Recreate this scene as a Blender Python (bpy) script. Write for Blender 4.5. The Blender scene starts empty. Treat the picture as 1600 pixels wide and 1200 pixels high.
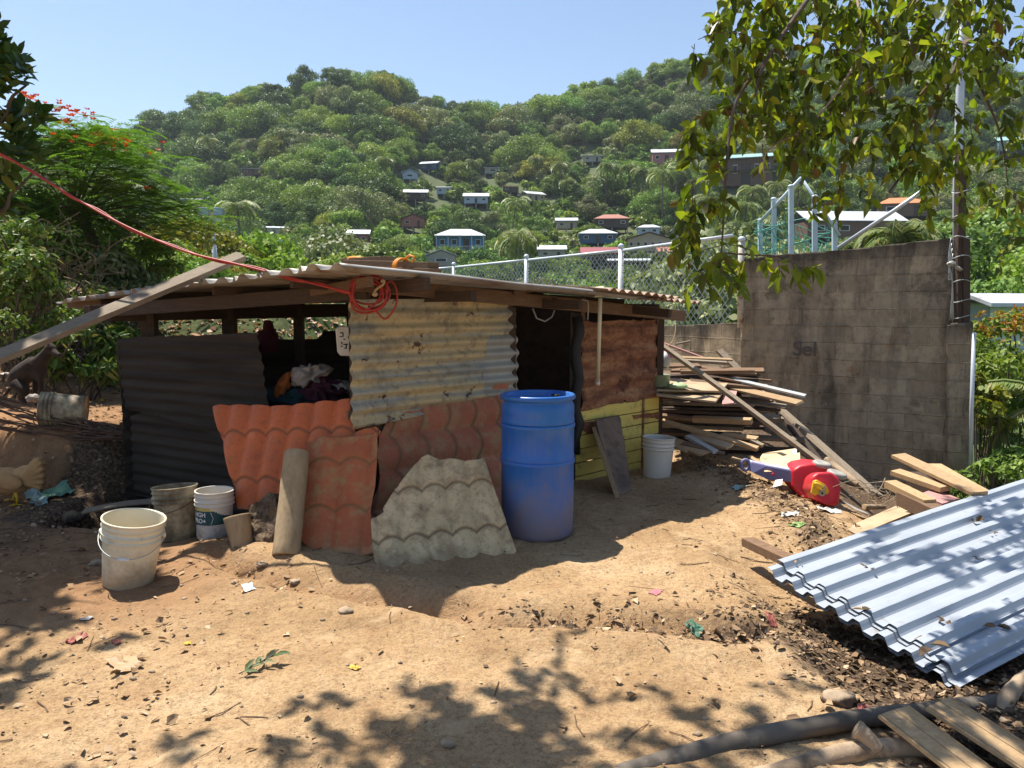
import bpy, bmesh, math, random, re
import numpy as np
from mathutils import Vector, Matrix, noise as mnoise
S = bpy.context.scene
COL = S.collection
# ------------------------------------------------------------------ camera, sky, sun
PITCH = math.atan(0.1)
CAMZ = 1.5
cam = bpy.data.objects.new("camera", bpy.data.cameras.new("camera"))
COL.objects.link(cam)
cam.location = (0, 0, CAMZ)
cam.rotation_euler = (math.pi/2 - PITCH, 0, 0)
cam.data.sensor_width = 36; cam.data.lens = 27.0
cam.data.clip_start = 0.05; cam.data.clip_end = 2500
S.camera = cam
SUN_EL = math.radians(66.5)
SUN_AZ = math.radians(-45)          # sun stands behind the shack, to the left (angle from +Y towards +X)
w = bpy.data.worlds.new("World"); S.world = w; w.use_nodes = True
nt = w.node_tree; nt.nodes.clear()
sky = nt.nodes.new('ShaderNodeTexSky'); sky.sky_type = 'NISHITA'; sky.sun_disc = False
sky.sun_elevation = SUN_EL; sky.sun_rotation = SUN_AZ
sky.air_density = 1.0; sky.dust_density = 0.5; sky.ozone_density = 2.0
bg = nt.nodes.new('ShaderNodeBackground'); bg.inputs[1].default_value = 0.088
wo = nt.nodes.new('ShaderNodeOutputWorld')
nt.links.new(sky.outputs[0], bg.inputs[0]); nt.links.new(bg.outputs[0], wo.inputs[0])
sd = bpy.data.lights.new("sun", 'SUN'); sd.energy = 5.0; sd.angle = math.radians(0.53); sd.color = (1.0, 0.95, 0.86)
sun = bpy.data.objects.new("sun", sd); COL.objects.link(sun)
sdir = Vector((math.sin(SUN_AZ)*math.cos(SUN_EL), math.cos(SUN_AZ)*math.cos(SUN_EL), math.sin(SUN_EL)))
sun.rotation_euler = sdir.to_track_quat('Z', 'Y').to_euler(); sun.location = (0, 0, 30)
S.view_settings.view_transform = 'Standard'; S.view_settings.look = 'None'
S.view_settings.exposure = 0.92; S.view_settings.gamma = 1.0
S.render.engine = 'CYCLES'
S.cycles.max_bounces = 6; S.cycles.diffuse_bounces = 4; S.cycles.transmission_bounces = 4; S.cycles.transparent_max_bounces = 8
S.cycles.volume_bounces = 0
R = math.radians
rng = np.random.RandomState(7)
random.seed(7)

# ------------------------------------------------------------------ image <-> world
def ray(px, py):
    u = (px-800)/1200.0; v = (py-600)/1200.0
    c, s = math.cos(PITCH), math.sin(PITCH)
    return np.array([u, c - v*s, -s - v*c])
def W(px, py, d):
    r = ray(px, py); return Vector((r*(d/r[1])).tolist()) + Vector((0, 0, CAMZ))
def topx(x, y, z):
    c, s = math.cos(PITCH), math.sin(PITCH); z = z-CAMZ
    f = y*c - z*s; up = y*s + z*c
    return 800 + 1200*x/f, 600 - 1200*up/f

# ------------------------------------------------------------------ noise
def _hash(ix, iy, seed):
    h = (ix.astype(np.int64)*374761393 + iy.astype(np.int64)*668265263 + seed*1442695041) & 0xffffffff
    h = ((h ^ (h >> 13))*1274126177) & 0xffffffff
    return ((h ^ (h >> 16)) & 0xffffff)/float(0xffffff)
def vnoise(x, y, seed=0):
    x = np.asarray(x, float); y = np.asarray(y, float)
    ix = np.floor(x); iy = np.floor(y); fx = x-ix; fy = y-iy
    fx = fx*fx*(3-2*fx); fy = fy*fy*(3-2*fy)
    a = _hash(ix, iy, seed); b = _hash(ix+1, iy, seed); c = _hash(ix, iy+1, seed); d = _hash(ix+1, iy+1, seed)
    return (a*(1-fx)+b*fx)*(1-fy) + (c*(1-fx)+d*fx)*fy
def fbm(x, y, oct=4, seed=0):
    s = 0; a = .5; t = 0
    for i in range(oct):
        s = s + a*vnoise(np.asarray(x)*2**i + 13.7*i, np.asarray(y)*2**i - 7.1*i, seed+i); t += a; a *= .5
    return s/t
def sstep(a, b, x):
    t = np.clip((np.asarray(x, float)-a)/(b-a), 0, 1); return t*t*(3-2*t)
def pl_dist(x, y, pts):
    best = None
    for (x0, y0), (x1, y1) in zip(pts[:-1], pts[1:]):
        dx, dy = x1-x0, y1-y0; L = dx*dx+dy*dy
        t = np.clip(((x-x0)*dx+(y-y0)*dy)/L, 0, 1)
        d = np.hypot(x-x0-t*dx, y-y0-t*dy)
        best = d if best is None else np.minimum(best, d)
    return best

# ------------------------------------------------------------------ terrain
SIL = np.array([(-900,360),(-400,330),(0,262),(180,207),(260,190),(330,162),(400,138),(480,127),(560,118),(600,125),(650,152),(690,165),(750,180),
       (800,170),(850,155),(900,134),(960,120),(1060,94),(1120,82),(1180,80),(1300,86),(1600,112),(2000,150),(2600,220)], float)
def hill(x, y):
    yy = np.maximum(y, 1.0); px = 800 + 1200*x/yy
    ys = np.interp(px, SIL[:, 0], SIL[:, 1])
    Dc = 262 - 14*np.exp(-((px-560)/160)**2)
    zc = CAMZ + (480-ys)/1200*Dc - 6.5
    t = np.clip((y-45)/(Dc-45), 0, 1.35)
    up = zc*np.power(np.clip(t, 0, 1), 2.3)
    return np.where(t > 1, zc - (t-1)*zc*1.2, up)
def g2(px, py, z=0):   # flat-ground helper
    d = 1200*(CAMZ-z)/(py-480.0); return ((px-800)/1200*d, d)
GULLY = [g2(335,885), g2(380,905), g2(440,925), g2(520,930), g2(600,950), g2(690,968), g2(790,985), g2(900,985), g2(1060,1000), g2(1200,1000)]
RIDGE = [g2(1045,700), g2(1110,735), g2(1170,765), g2(1230,800), g2(1290,850), g2(1330,880)]
def gz(x, y, fine=True):
    x = np.asarray(x, float); y = np.asarray(y, float)
    u = x/np.maximum(y, .5)
    z = 0.05*(fbm(x*.7+3, y*.7, 3, 1)-.5)
    near = 1-sstep(9, 12, y)
    if fine:
        z = z + near*(.060*(fbm(x*2.1, y*2.1, 4, 5)-.5) + .026*(fbm(x*7, y*7, 3, 9)-.5) + .010*(fbm(x*26, y*26, 2, 15)-.5))
    wx = x + .12*(vnoise(x*5, y*5, 31)-.5); wy = y + .12*(vnoise(x*5+9, y*5, 33)-.5)
    gd = pl_dist(wx, wy, GULLY)
    z = z - .075*np.exp(-(gd/.10)**2) + .035*np.exp(-((gd-.22)/.12)**2)
    rd = pl_dist(wx, wy, RIDGE)
    z = z + .07*np.exp(-(rd/.22)**2)*(.6+.8*vnoise(x*9, y*9, 41))
    z = z - .11*sstep(1.15, 1.5, x)*sstep(2.75, 3.1, y)*(1-sstep(4.4, 5.0, y))
    # slight mound at tile feet
    z = z + .04*sstep(4.25, 4.6, y)*(1-sstep(5.2, 6, y))*sstep(-2.2, -1.6, x)*(1-sstep(-.3, .3, x))
    # pit before the left wall
    pit = sstep(5.15, 5.45, y + .1*(vnoise(x*4, y*4, 51)-.5))*(1-sstep(6.2, 6.5, y))*sstep(-3.4, -3.05, x)*(1-sstep(-2.0, -1.7, x))
    z = z - .38*pit
    # left plateau and bank
    e = -3.05 - .25*(y-6.3)*0 + .25*(vnoise(x*2, y*2, 61)-.5)
    lf = (1-sstep(e-.5, e+.15, x))
    z = z + .50*lf*sstep(6.1, 6.6, y + .5*(vnoise(x*1.5, 3, 62)-.5))
    fold = sstep(-.62, -.44, u)
    by = 7.9 + 1.9*fold
    left = 1-sstep(-.22, -.10, u)
    bank = left*sstep(by, by+3.2, y)*(1-sstep(20, 38, y))
    z = z + bank*(1.15 - .3*fold*0 + .9*(1-sstep(-1.0, -.55, u)) + .5*(fbm(x*.8, y*.8, 3, 71)-.4))
    # right side falls away behind the debris ridge
    dr = sstep(2.3, 3.9, x - .12*(y-5))*sstep(3.9, 5.2, y)
    z = z - .72*dr*(1-.0*y)
    dr2 = sstep(5.2, 9.0, x)*sstep(6.0, 9.0, y)*(1-sstep(30, 60, y))
    z = z - 1.6*dr2
    z = z + hill(x, y) + sstep(60, 90, y)*1.5*(fbm(x*.03, y*.03, 3, 81)-.5)
    return z
def gzf(x, y): return float(gz(np.array([x]), np.array([y]))[0])
def G(px, py, ymin=1.2, ymax=60):
    r = ray(px, py); ys = np.arange(ymin, ymax, .01)
    xs = r[0]/r[1]*ys; zr = CAMZ + r[2]/r[1]*ys
    below = zr < gz(xs, ys)
    i = int(np.argmax(below)) if below.any() else len(ys)-1
    return Vector((xs[i], ys[i], gzf(xs[i], ys[i])))

# ------------------------------------------------------------------ object helpers
def tag(o, label=None, cat=None, group=None, kind=None):
    if label: o['label'] = label
    if cat: o['category'] = cat
    if group: o['group'] = group
    if kind: o['kind'] = kind
    return o
def empty(name, loc, label, cat, group=None):
    o = bpy.data.objects.new(name, None); COL.objects.link(o); o.location = loc; o.empty_display_size = .1
    return tag(o, label, cat, group)
def link(name, me, mats, parent=None, loc=None):
    o = bpy.data.objects.new(name, me); COL.objects.link(o)
    if not isinstance(mats, (list, tuple)): mats = [mats]
    if len(me.materials) == 0:
        for m in mats: me.materials.append(m)
    if parent is not None:
        o.parent = parent
        pl = Vector((0, 0, 0)); q = parent
        while q is not None: pl += q.location; q = q.parent
        o.location = -pl if loc is None else loc
    elif loc is not None: o.location = loc
    return o
def mesh_np(name, V, F, smooth=False, mi=None):
    V = np.asarray(V, np.float32); F = np.asarray(F, np.int32)
    me = bpy.data.meshes.new(name); n = F.shape[1]
    me.vertices.add(len(V)); me.vertices.foreach_set('co', V.ravel())
    me.loops.add(F.size); me.loops.foreach_set('vertex_index', F.ravel())
    me.polygons.add(len(F)); me.polygons.foreach_set('loop_start', np.arange(0, F.size, n, dtype=np.int32))
    me.polygons.foreach_set('loop_total', np.full(len(F), n, np.int32))
    if smooth: me.polygons.foreach_set('use_smooth', np.ones(len(F), bool))
    if mi is not None: me.polygons.foreach_set('material_index', np.asarray(mi, np.int32))
    me.update(calc_edges=True)
    return me
class MB:
    def __init__(s): s.v = []; s.f = []; s.m = []; s.sm = []
    def add(s, vs, fs, m=0, sm=False):
        b = len(s.v); s.v += [tuple(v) for v in vs]
        for f in fs: s.f.append([b+i for i in f]); s.m.append(m); s.sm.append(sm)
        return s
    def box(s, c, size, rot=None, m=0, taper=1.0):
        c = Vector(c); hx, hy, hz = size[0]/2, size[1]/2, size[2]/2; vs = []
        for sz in (-1, 1):
            t = taper if sz > 0 else 1
            for sx, sy in ((-1,-1),(1,-1),(1,1),(-1,1)):
                p = Vector((sx*hx*t, sy*hy*t, sz*hz))
                if rot is not None: p = rot @ p
                vs.append(c+p)
        return s.add(vs, [(3,2,1,0),(4,5,6,7),(0,1,5,4),(1,2,6,5),(2,3,7,6),(3,0,4,7)], m)
    def beam(s, p0, p1, w, h, up=(0,0,1), m=0, seg=1, bend=0, rag=0):
        p0 = Vector(p0); p1 = Vector(p1); d = (p1-p0).normalized(); up = Vector(up)
        a = d.cross(up); a = a.normalized() if a.length > 1e-4 else Vector((1,0,0)); b = a.cross(d).normalized()
        vs = []; fs = []
        for i in range(seg+1):
            t = i/seg; c = p0.lerp(p1, t) + b*bend*math.sin(math.pi*t)
            ww = w*(1+random.uniform(-.04,.04)*(seg > 1))
            for q, (sx, sy) in enumerate(((-1,-1),(1,-1),(1,1),(-1,1))):
                e = d*random.uniform(-rag, rag) if i in (0, seg) else Vector()
                vs.append(c + a*sx*ww/2 + b*sy*h/2 + e)
            if i:
                k = (i-1)*4
                for j in range(4): fs.append((k+j, k+(j+1)%4, k+4+(j+1)%4, k+4+j))
        fs.append((3,2,1,0)); k = seg*4; fs.append((k,k+1,k+2,k+3))
        return s.add(vs, fs, m)
    def tube(s, pts, r, n=8, m=0, caps=True, sm=True, squash=1.0):
        pts = [Vector(p) for p in pts]; N = len(pts)
        if not isinstance(r, (list, tuple, np.ndarray)): r = [r]*N
        vs = []; fs = []; prev = None
        for i, p in enumerate(pts):
            d = (pts[min(i+1, N-1)] - pts[max(i-1, 0)])
            d = d.normalized() if d.length > 1e-9 else Vector((0,0,1))
            if prev is None:
                a = d.cross(Vector((0,0,1)))
                if a.length < 1e-3: a = d.cross(Vector((1,0,0)))
            else: a = prev - d*prev.dot(d)
            a = a.normalized(); prev = a; b = d.cross(a)
            for j in range(n):
                t = 2*math.pi*j/n; vs.append(p + (a*math.cos(t) + b*math.sin(t)*squash)*r[i])
            if i:
                k = (i-1)*n
                for j in range(n): fs.append((k+j, k+(j+1)%n, k+n+(j+1)%n, k+n+j))
        if caps: fs.append(tuple(range(n-1, -1, -1))); fs.append(tuple((N-1)*n+j for j in range(n)))
        return s.add(vs, fs, m, sm)
    def lathe(s, prof, n=32, M=None, m=0, sm=True):
        vs = []; fs = []
        for i, (r, z) in enumerate(prof):
            for j in range(n):
                t = 2*math.pi*j/n; p = Vector((r*math.cos(t), r*math.sin(t), z)); vs.append(M @ p if M else p)
            if i:
                k = (i-1)*n
                for j in range(n): fs.append((k+j, k+(j+1)%n, k+n+(j+1)%n, k+n+j))
        return s.add(vs, fs, m, sm)
    def ell(s, c, r, rot=None, n=12, m=0, nz=0):
        c = Vector(c); vs = []; fs = []; k = n
        for i in range(n+1):
            th = math.pi*i/n
            for j in range(2*k):
                ph = math.pi*j/k; p = Vector((math.sin(th)*math.cos(ph), math.sin(th)*math.sin(ph), math.cos(th)))
                q = 1+nz*mnoise.noise(p*2.3 + c*3); p = Vector((p.x*r[0]*q, p.y*r[1]*q, p.z*r[2]*q))
                if rot is not None: p = rot @ p
                vs.append(c+p)
            if i:
                b = (i-1)*2*k
                for j in range(2*k): fs.append((b+j, b+2*k+j, b+2*k+(j+1)%(2*k), b+(j+1)%(2*k)))
        return s.add(vs, fs, m, True)
    def mesh(s, name):
        me = bpy.data.meshes.new(name); me.from_pydata(s.v, [], s.f)
        me.polygons.foreach_set('material_index', s.m); me.polygons.foreach_set('use_smooth', s.sm); me.update()
        return me
    def build(s, name, mats, parent=None, bevel=0):
        o = link(name, s.mesh(name), mats, parent)
        if bevel:
            b = o.modifiers.new('b', 'BEVEL'); b.width = bevel; b.segments = 2; b.limit_method = 'ANGLE'
        return o
def recenter(o, loc):
    """give a one-mesh thing its origin at its base"""
    loc = Vector(loc); o.data.transform(Matrix.Translation(-loc)); o.location = loc; return o
def thing(mb, name, mats, base, label, cat, group=None, bevel=0):
    o = mb.build(name, mats, None, bevel); recenter(o, base); return tag(o, label, cat, group)

# ------------------------------------------------------------------ materials
class NM:
    def __init__(s, name):
        s.m = bpy.data.materials.new(name); s.m.use_nodes = True; s.t = s.m.node_tree; s.t.nodes.clear()
        s.out = s.n('ShaderNodeOutputMaterial'); s.b = s.n('ShaderNodeBsdfPrincipled'); s.l(s.b.outputs[0], s.out.inputs[0])
        s.tc = s.n('ShaderNodeTexCoord'); s.co = s.tc.outputs['Object']
    def n(s, t, **k):
        x = s.t.nodes.new(t)
        for a, b in k.items(): setattr(x, a, b)
        return x
    def l(s, a, b): s.t.links.new(a, b)
    def noise(s, scale, detail=5, rough=.6, co=None, dist=0):
        x = s.n('ShaderNodeTexNoise'); x.inputs['Scale'].default_value = scale; x.inputs['Detail'].default_value = detail
        x.inputs['Roughness'].default_value = rough; x.inputs['Distortion'].default_value = dist; s.l(co or s.co, x.inputs['Vector']); return x.outputs[0]
    def map(s, sc=(1,1,1), rot=(0,0,0)):
        x = s.n('ShaderNodeMapping'); x.inputs['Scale'].default_value = sc; x.inputs['Rotation'].default_value = rot
        s.l(s.co, x.inputs['Vector']); return x.outputs[0]
    def ramp(s, f, stops):
        x = s.n('ShaderNodeValToRGB'); e = x.color_ramp.elements
        while len(e) < len(stops): e.new(.5)
        for q, (p, c) in zip(e, stops): q.position = p; q.color = (*c, 1) if len(c) == 3 else c
        s.l(f, x.inputs[0]); return x.outputs[0]
    def mask(s, f, a, b): return s.ramp(f, [(a, (0,0,0)), (b, (1,1,1))])
    def mix(s, f, a, b, mode='MIX'):
        x = s.n('ShaderNodeMix', data_type='RGBA', blend_type=mode)
        for i, v in ((0, f), (6, a), (7, b)):
            if hasattr(v, 'is_output') or hasattr(v, 'links'): s.l(v, x.inputs[i])
            elif i == 0: x.inputs[0].default_value = v
            else: x.inputs[i].default_value = (*v, 1)
        return x.outputs[2]
    def math(s, op, a, b=None):
        x = s.n('ShaderNodeMath', operation=op)
        for i, v in ((0, a), (1, b)):
            if v is None: continue
            if hasattr(v, 'links'): s.l(v, x.inputs[i])
            else: x.inputs[i].default_value = v
        return x.outputs[0]
    def bump(s, h, strength=.4, dist=.01, prev=None):
        x = s.n('ShaderNodeBump'); x.inputs['Strength'].default_value = strength; x.inputs['Distance'].default_value = dist
        s.l(h, x.inputs['Height'])
        if prev is not None: s.l(prev, x.inputs['Normal'])
        s.l(x.outputs[0], s.b.inputs['Normal']); return x.outputs[0]
    def col(s, c):
        if hasattr(c, 'links'): s.l(c, s.b.inputs['Base Color'])
        else: s.b.inputs['Base Color'].default_value = (*c, 1)
    def fin(s, rough=.8, metal=0, spec=.5):
        if hasattr(rough, 'links'): s.l(rough, s.b.inputs['Roughness'])
        else: s.b.inputs['Roughness'].default_value = rough
        s.b.inputs['Metallic'].default_value = metal; s.b.inputs['Specular IOR Level'].default_value = spec
        return s.m
def simple(name, c1, c2=None, scale=8, rough=.8, metal=0, spec=.4, bump=.2, dist=.004, stretch=(1,1,1), rot=(0,0,0), rnd=0, dirt=None, dsc=5, dlo=.5, dhi=.65):
    k = NM(name); co = k.map(stretch, rot); f = k.noise(scale, 6, .6, co)
    c = k.ramp(f, [(.3, c1), (.7, c2 or tuple(x*.75 for x in c1))])
    if rnd:
        oi = k.n('ShaderNodeObjectInfo'); c = k.mix(k.math('MULTIPLY', oi.outputs['Random'], rnd), c, tuple(x*.45 for x in c1))
    if dirt: c = k.mix(k.mask(k.noise(dsc, 7, .7), dlo, dhi), c, dirt)
    k.col(c)
    if bump: k.bump(k.noise(scale*3, 5, .65, co), bump, dist)
    return k.fin(rough, metal, spec)
def leafmat(name, c1, c2, c3=None, trans=.35, rnd=.5, rough=.5):
    """leaves: colour differs from leaf to leaf and tree to tree; part of the light passes through"""
    k = NM(name); g = k.n('ShaderNodeNewGeometry'); oi = k.n('ShaderNodeObjectInfo')
    c = k.ramp(g.outputs['Random Per Island'], [(0, c1), (.75, c2), (1, c3 or c2)])
    if rnd:
        h = k.n('ShaderNodeHueSaturation'); k.l(c, h.inputs['Color'])
        r = k.n('ShaderNodeMapRange'); k.l(oi.outputs['Random'], r.inputs[0]); r.inputs[3].default_value = 1-rnd*.55; r.inputs[4].default_value = 1+rnd*.5
        k.l(r.outputs[0], h.inputs['Value'])
        r2 = k.n('ShaderNodeMapRange'); k.l(k.math('FRACT', k.math('MULTIPLY', oi.outputs['Random'], 7.13)), r2.inputs[0]); r2.inputs[3].default_value = .5-.045*rnd; r2.inputs[4].default_value = .5+.035*rnd
        k.l(r2.outputs[0], h.inputs['Hue']); c = h.outputs[0]
    k.col(c); k.fin(rough, 0, .18)
    tr = k.n('ShaderNodeBsdfTranslucent'); tc = k.mix(1.0, c, (1.0, 1.15, .45), 'MULTIPLY'); k.l(tc, tr.inputs[0])
    mx = k.n('ShaderNodeMixShader'); mx.inputs[0].default_value = trans
    k.l(k.b.outputs[0], mx.inputs[1]); k.l(tr.outputs[0], mx.inputs[2]); k.l(mx.outputs[0], k.out.inputs[0])
    return k.m
M = {}
def wood(name, c1, c2, rough=.85, grey=.0, rnd=.5, sc=1.0):
    k = NM(name); oi = k.n('ShaderNodeObjectInfo')
    # grain follows the longest axis closely enough: three stretched noises are blended by the generated coordinates
    co = k.n('ShaderNodeMapping'); k.l(k.tc.outputs['Generated'], co.inputs['Vector']); co.inputs['Scale'].default_value = (3*sc, 9*sc, 9*sc)
    f = k.noise(2.2, 7, .65, co.outputs[0], .6); f2 = k.noise(30, 4, .7)
    c = k.ramp(f, [(.3, c1), (.5, tuple((a+b)/2 for a, b in zip(c1, c2))), (.72, c2)])
    c = k.mix(k.math('MULTIPLY', oi.outputs['Random'], rnd), c, tuple(x*.5+.03 for x in c2))
    c = k.mix(k.math('MULTIPLY', k.mask(f2, .45, .75), .35), c, tuple(x*.5 for x in c2))
    k.col(c); k.bump(f, .35, .004); return k.fin(rough, 0, .25)
M['wood_new'] = wood('wood_new', (.52,.36,.20), (.38,.24,.12), rnd=.45)
M['wood_grey'] = wood('wood_grey', (.36,.29,.21), (.22,.165,.11), rnd=.5)
M['wood_brown'] = wood('wood_brown', (.26,.16,.09), (.13,.075,.045), rnd=.5)
M['wood_dark'] = wood('wood_dark', (.11,.07,.045), (.055,.035,.025), rnd=.4)
M['ply'] = simple('plywood', (.50,.37,.23), (.38,.26,.15), 2.5, .8, bump=.08, stretch=(1,1,1), dirt=(.2,.14,.09), dlo=.55, dhi=.8, rnd=.25)
M['bark'] = simple('bark', (.15,.11,.08), (.07,.05,.035), 9, .95, bump=.8, dist=.02, stretch=(1,1,.25))
M['root'] = simple('root_bark', (.40,.30,.20), (.24,.17,.11), 9, .9, bump=.5, dist=.008, dirt=(.16,.11,.07), dsc=7)
M['log'] = simple('log_wood', (.42,.31,.18), (.27,.19,.105), 5, .85, bump=.5, dist=.006, stretch=(6,6,.7), dirt=(.16,.11,.07), dsc=6, dlo=.58, dhi=.75)
M['endgrain'] = simple('end_grain', (.50,.33,.17), (.36,.22,.11), 20, .8)
M['steel_pole'] = simple('galvanised_pole', (.62,.66,.70), (.48,.52,.56), 6, .45, .25, bump=.05, dirt=(.32,.26,.2), dlo=.6, dhi=.8)
M['wire'] = simple('galvanised_wire', (.42,.44,.43), (.33,.35,.33), 6, .45, .3, bump=0)
M['rebar'] = simple('rusty_bar', (.16,.09,.06), (.08,.05,.04), 20, .85, .2)
def dirtmat():
    k = NM('dirt'); at = k.n('ShaderNodeAttribute', attribute_name='soil'); sp = k.n('ShaderNodeSeparateColor'); k.l(at.outputs['Color'], sp.inputs[0])
    wild, humus_shade, clay = sp.outputs[0], sp.outputs[1], sp.outputs[2]  # second channel: rotting litter, plus the painted shade of the pit
    a = k.noise(1.3, 7, .62); b = k.noise(7, 7, .7); c_ = k.noise(38, 6, .75)
    base = k.ramp(a, [(.32, (.30,.19,.095)), (.46, (.41,.27,.14)), (.56, (.47,.32,.175)), (.68, (.53,.385,.225))])
    base = k.mix(k.math('MULTIPLY', k.mask(b, .45, .7), .55), base, (.36,.21,.105))
    base = k.mix(k.math('MULTIPLY', k.mask(c_, .48, .66), .75), base, (.21,.12,.06)); base = k.mix(k.math('MULTIPLY', k.mask(k.noise(95, 5, .8), .52, .62), .55), base, (.15,.085,.045)); base = k.mix(k.math('MULTIPLY', k.mask(k.noise(18, 6, .8), .56, .64), .5), base, (.25,.15,.08)); base = k.mix(k.math('MULTIPLY', k.mask(k.noise(2.6, 5, .7, dist=.8), .56, .66), .45), base, (.58,.42,.25))
    base = k.mix(k.math('MULTIPLY', k.mask(k.noise(70, 3, .6), .62, .72), .5), base, (.60,.47,.31))
    v = k.n('ShaderNodeTexVoronoi', feature='F1'); v.inputs['Scale'].default_value = 55; k.l(k.co, v.inputs['Vector'])
    peb = k.math('MULTIPLY', k.mask(k.noise(4, 4, .6), .5, .62), k.ramp(v.outputs['Distance'], [(.16, (1,1,1)), (.3, (0,0,0))]))
    base = k.mix(k.math('MULTIPLY', peb, .6), base, (.42,.33,.24))
    base = k.mix(clay, base, k.ramp(b, [(.35, (.22,.12,.06)), (.65, (.34,.19,.095))]))
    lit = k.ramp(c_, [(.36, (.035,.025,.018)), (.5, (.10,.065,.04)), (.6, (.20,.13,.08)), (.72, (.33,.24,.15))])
    base = k.mix(k.mask(k.math('ADD', humus_shade, k.math('MULTIPLY', k.math('SUBTRACT', b, .5), .9)), .38, .62), base, lit)
    green = k.ramp(b, [(.35, (.03,.05,.015)), (.6, (.07,.10,.03)), (.75, (.16,.12,.06))])
    base = k.mix(wild, base, green)
    k.col(base)
    n0 = k.bump(k.noise(3.2, 6, .7), .35, .06); n1 = k.bump(b, .6, .035, n0); n2 = k.bump(c_, .9, .014, n1)
    k.bump(v.outputs['Distance'], .15, .004, n2)
    return k.fin(.95, 0, .15)
M['dirt'] = dirtmat()
def corr_old():
    k = NM('weathered_zinc'); f = k.noise(2.6, 8, .65); g = k.noise(2, 6, .6, k.map((.6,.6,7)))
    c = k.ramp(g, [(.30, (.24,.26,.25)), (.42, (.36,.35,.29)), (.52, (.52,.41,.23)), (.70, (.64,.47,.23))])
    c = k.mix(k.math('MULTIPLY', k.mask(k.noise(14, 6, .75), .5, .62), .55), c, (.19,.15,.11))
    c = k.mix(k.mask(k.noise(7, 5, .6), .63, .66), c, (.10,.045,.025)); c = k.mix(k.math('MULTIPLY', k.mask(k.noise(38, 6, .85), .57, .64), .6), c, (.11,.075,.045))
    c = k.mix(k.math('MULTIPLY', k.mask(f, .55, .66), .55), c, (.12,.115,.10))
    k.col(c); k.bump(k.noise(25, 4), .15, .003); return k.fin(.6, .12, .4)
M['zinc_old'] = corr_old()
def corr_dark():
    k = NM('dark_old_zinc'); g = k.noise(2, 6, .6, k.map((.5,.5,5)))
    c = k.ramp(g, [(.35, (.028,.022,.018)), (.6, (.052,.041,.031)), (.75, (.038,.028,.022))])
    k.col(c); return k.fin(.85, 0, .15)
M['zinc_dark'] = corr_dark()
def rustm():
    k = NM('rust_sheet'); f = k.noise(3, 8, .7); g = k.noise(3, 7, .65, k.map((1,1,4)))
    c = k.ramp(g, [(.3, (.12,.050,.030)), (.47, (.25,.105,.055)), (.6, (.36,.18,.09)), (.72, (.42,.28,.14))])
    c = k.mix(k.mask(f, .56, .62), c, (.12,.05,.032)); c = k.mix(k.math('MULTIPLY', k.mask(k.noise(22, 6, .7), .5, .65), .6), c, (.06,.032,.024))
    k.col(c); k.bump(k.noise(18, 7, .75), .7, .008); return k.fin(.9, 0, .2)
M['rust'] = rustm()
def roofm():
    k = NM('roof_zinc'); f = k.noise(1.5, 6, .6); oi = k.n('ShaderNodeObjectInfo')
    c = k.ramp(f, [(.35, (.40,.38,.35)), (.55, (.28,.25,.22)), (.72, (.20,.14,.10))])
    c = k.mix(k.mask(k.noise(6, 5, .6), .58, .68), c, (.20,.13,.08)); k.col(c); return k.fin(.55, .15, .4)
M['roof'] = roofm()
M['zinc_new'] = simple('new_zinc', (.40,.43,.47), (.33,.36,.40), 3, .42, .10, .4, bump=.03, dist=.002, dirt=(.30,.26,.22), dsc=11, dlo=.60, dhi=.75)
def tilem(name, c1, c2, stain, lo=.5, hi=.62, gl=.6, amt=.9):
    k = NM(name); f = k.noise(3, 8, .65); g = k.noise(9, 7, .7)
    c = k.ramp(f, [(.35, c1), (.65, c2)]); c = k.mix(k.math('MULTIPLY', k.mask(g, lo, hi), amt), c, stain); c = k.mix(k.math('MULTIPLY', k.mask(k.noise(30, 7, .85), .54, .62), .55), c, tuple(x*.55 for x in stain)); c = k.mix(k.math('MULTIPLY', k.mask(k.noise(4.5, 4, .6), .60, .66), .45), c, tuple(min(1, x*1.35+.03) for x in c1))
    zz = k.n('ShaderNodeSeparateXYZ'); k.l(k.co, zz.inputs[0]); mud = k.math('SUBTRACT', k.math('ADD', .30, k.math('MULTIPLY', k.noise(7, 6, .7), .8)), k.math('MULTIPLY', zz.outputs[2], 2.6)); c = k.mix(k.math('MULTIPLY', k.mask(mud, .50, .75), .75), c, (.34,.22,.12))
    at = k.n('ShaderNodeAttribute', attribute_name='grime'); c = k.mix(k.math('MULTIPLY', at.outputs['Fac'], .8), c, tuple(x*.4 for x in stain))
    k.col(c); k.bump(k.noise(24, 6, .7), .35, .004); return k.fin(gl, 0, .4)
M['tile_orange'] = tilem('orange_sheet', (.64,.15,.035), (.50,.11,.028), (.26,.11,.05), .5, .75, .5, .6)
M['tile_red'] = tilem('red_sheet', (.46,.13,.05), (.34,.09,.04), (.36,.23,.10), .46, .62, .75, .8)
M['tile_pink'] = tilem('faded_red_sheet', (.52,.16,.08), (.37,.12,.06), (.40,.25,.12), .46, .6, .7, .8)
M['tile_grey'] = tilem('grey_sheet', (.66,.50,.29), (.50,.38,.21), (.22,.145,.08), .46, .66, .7, .85)
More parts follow.
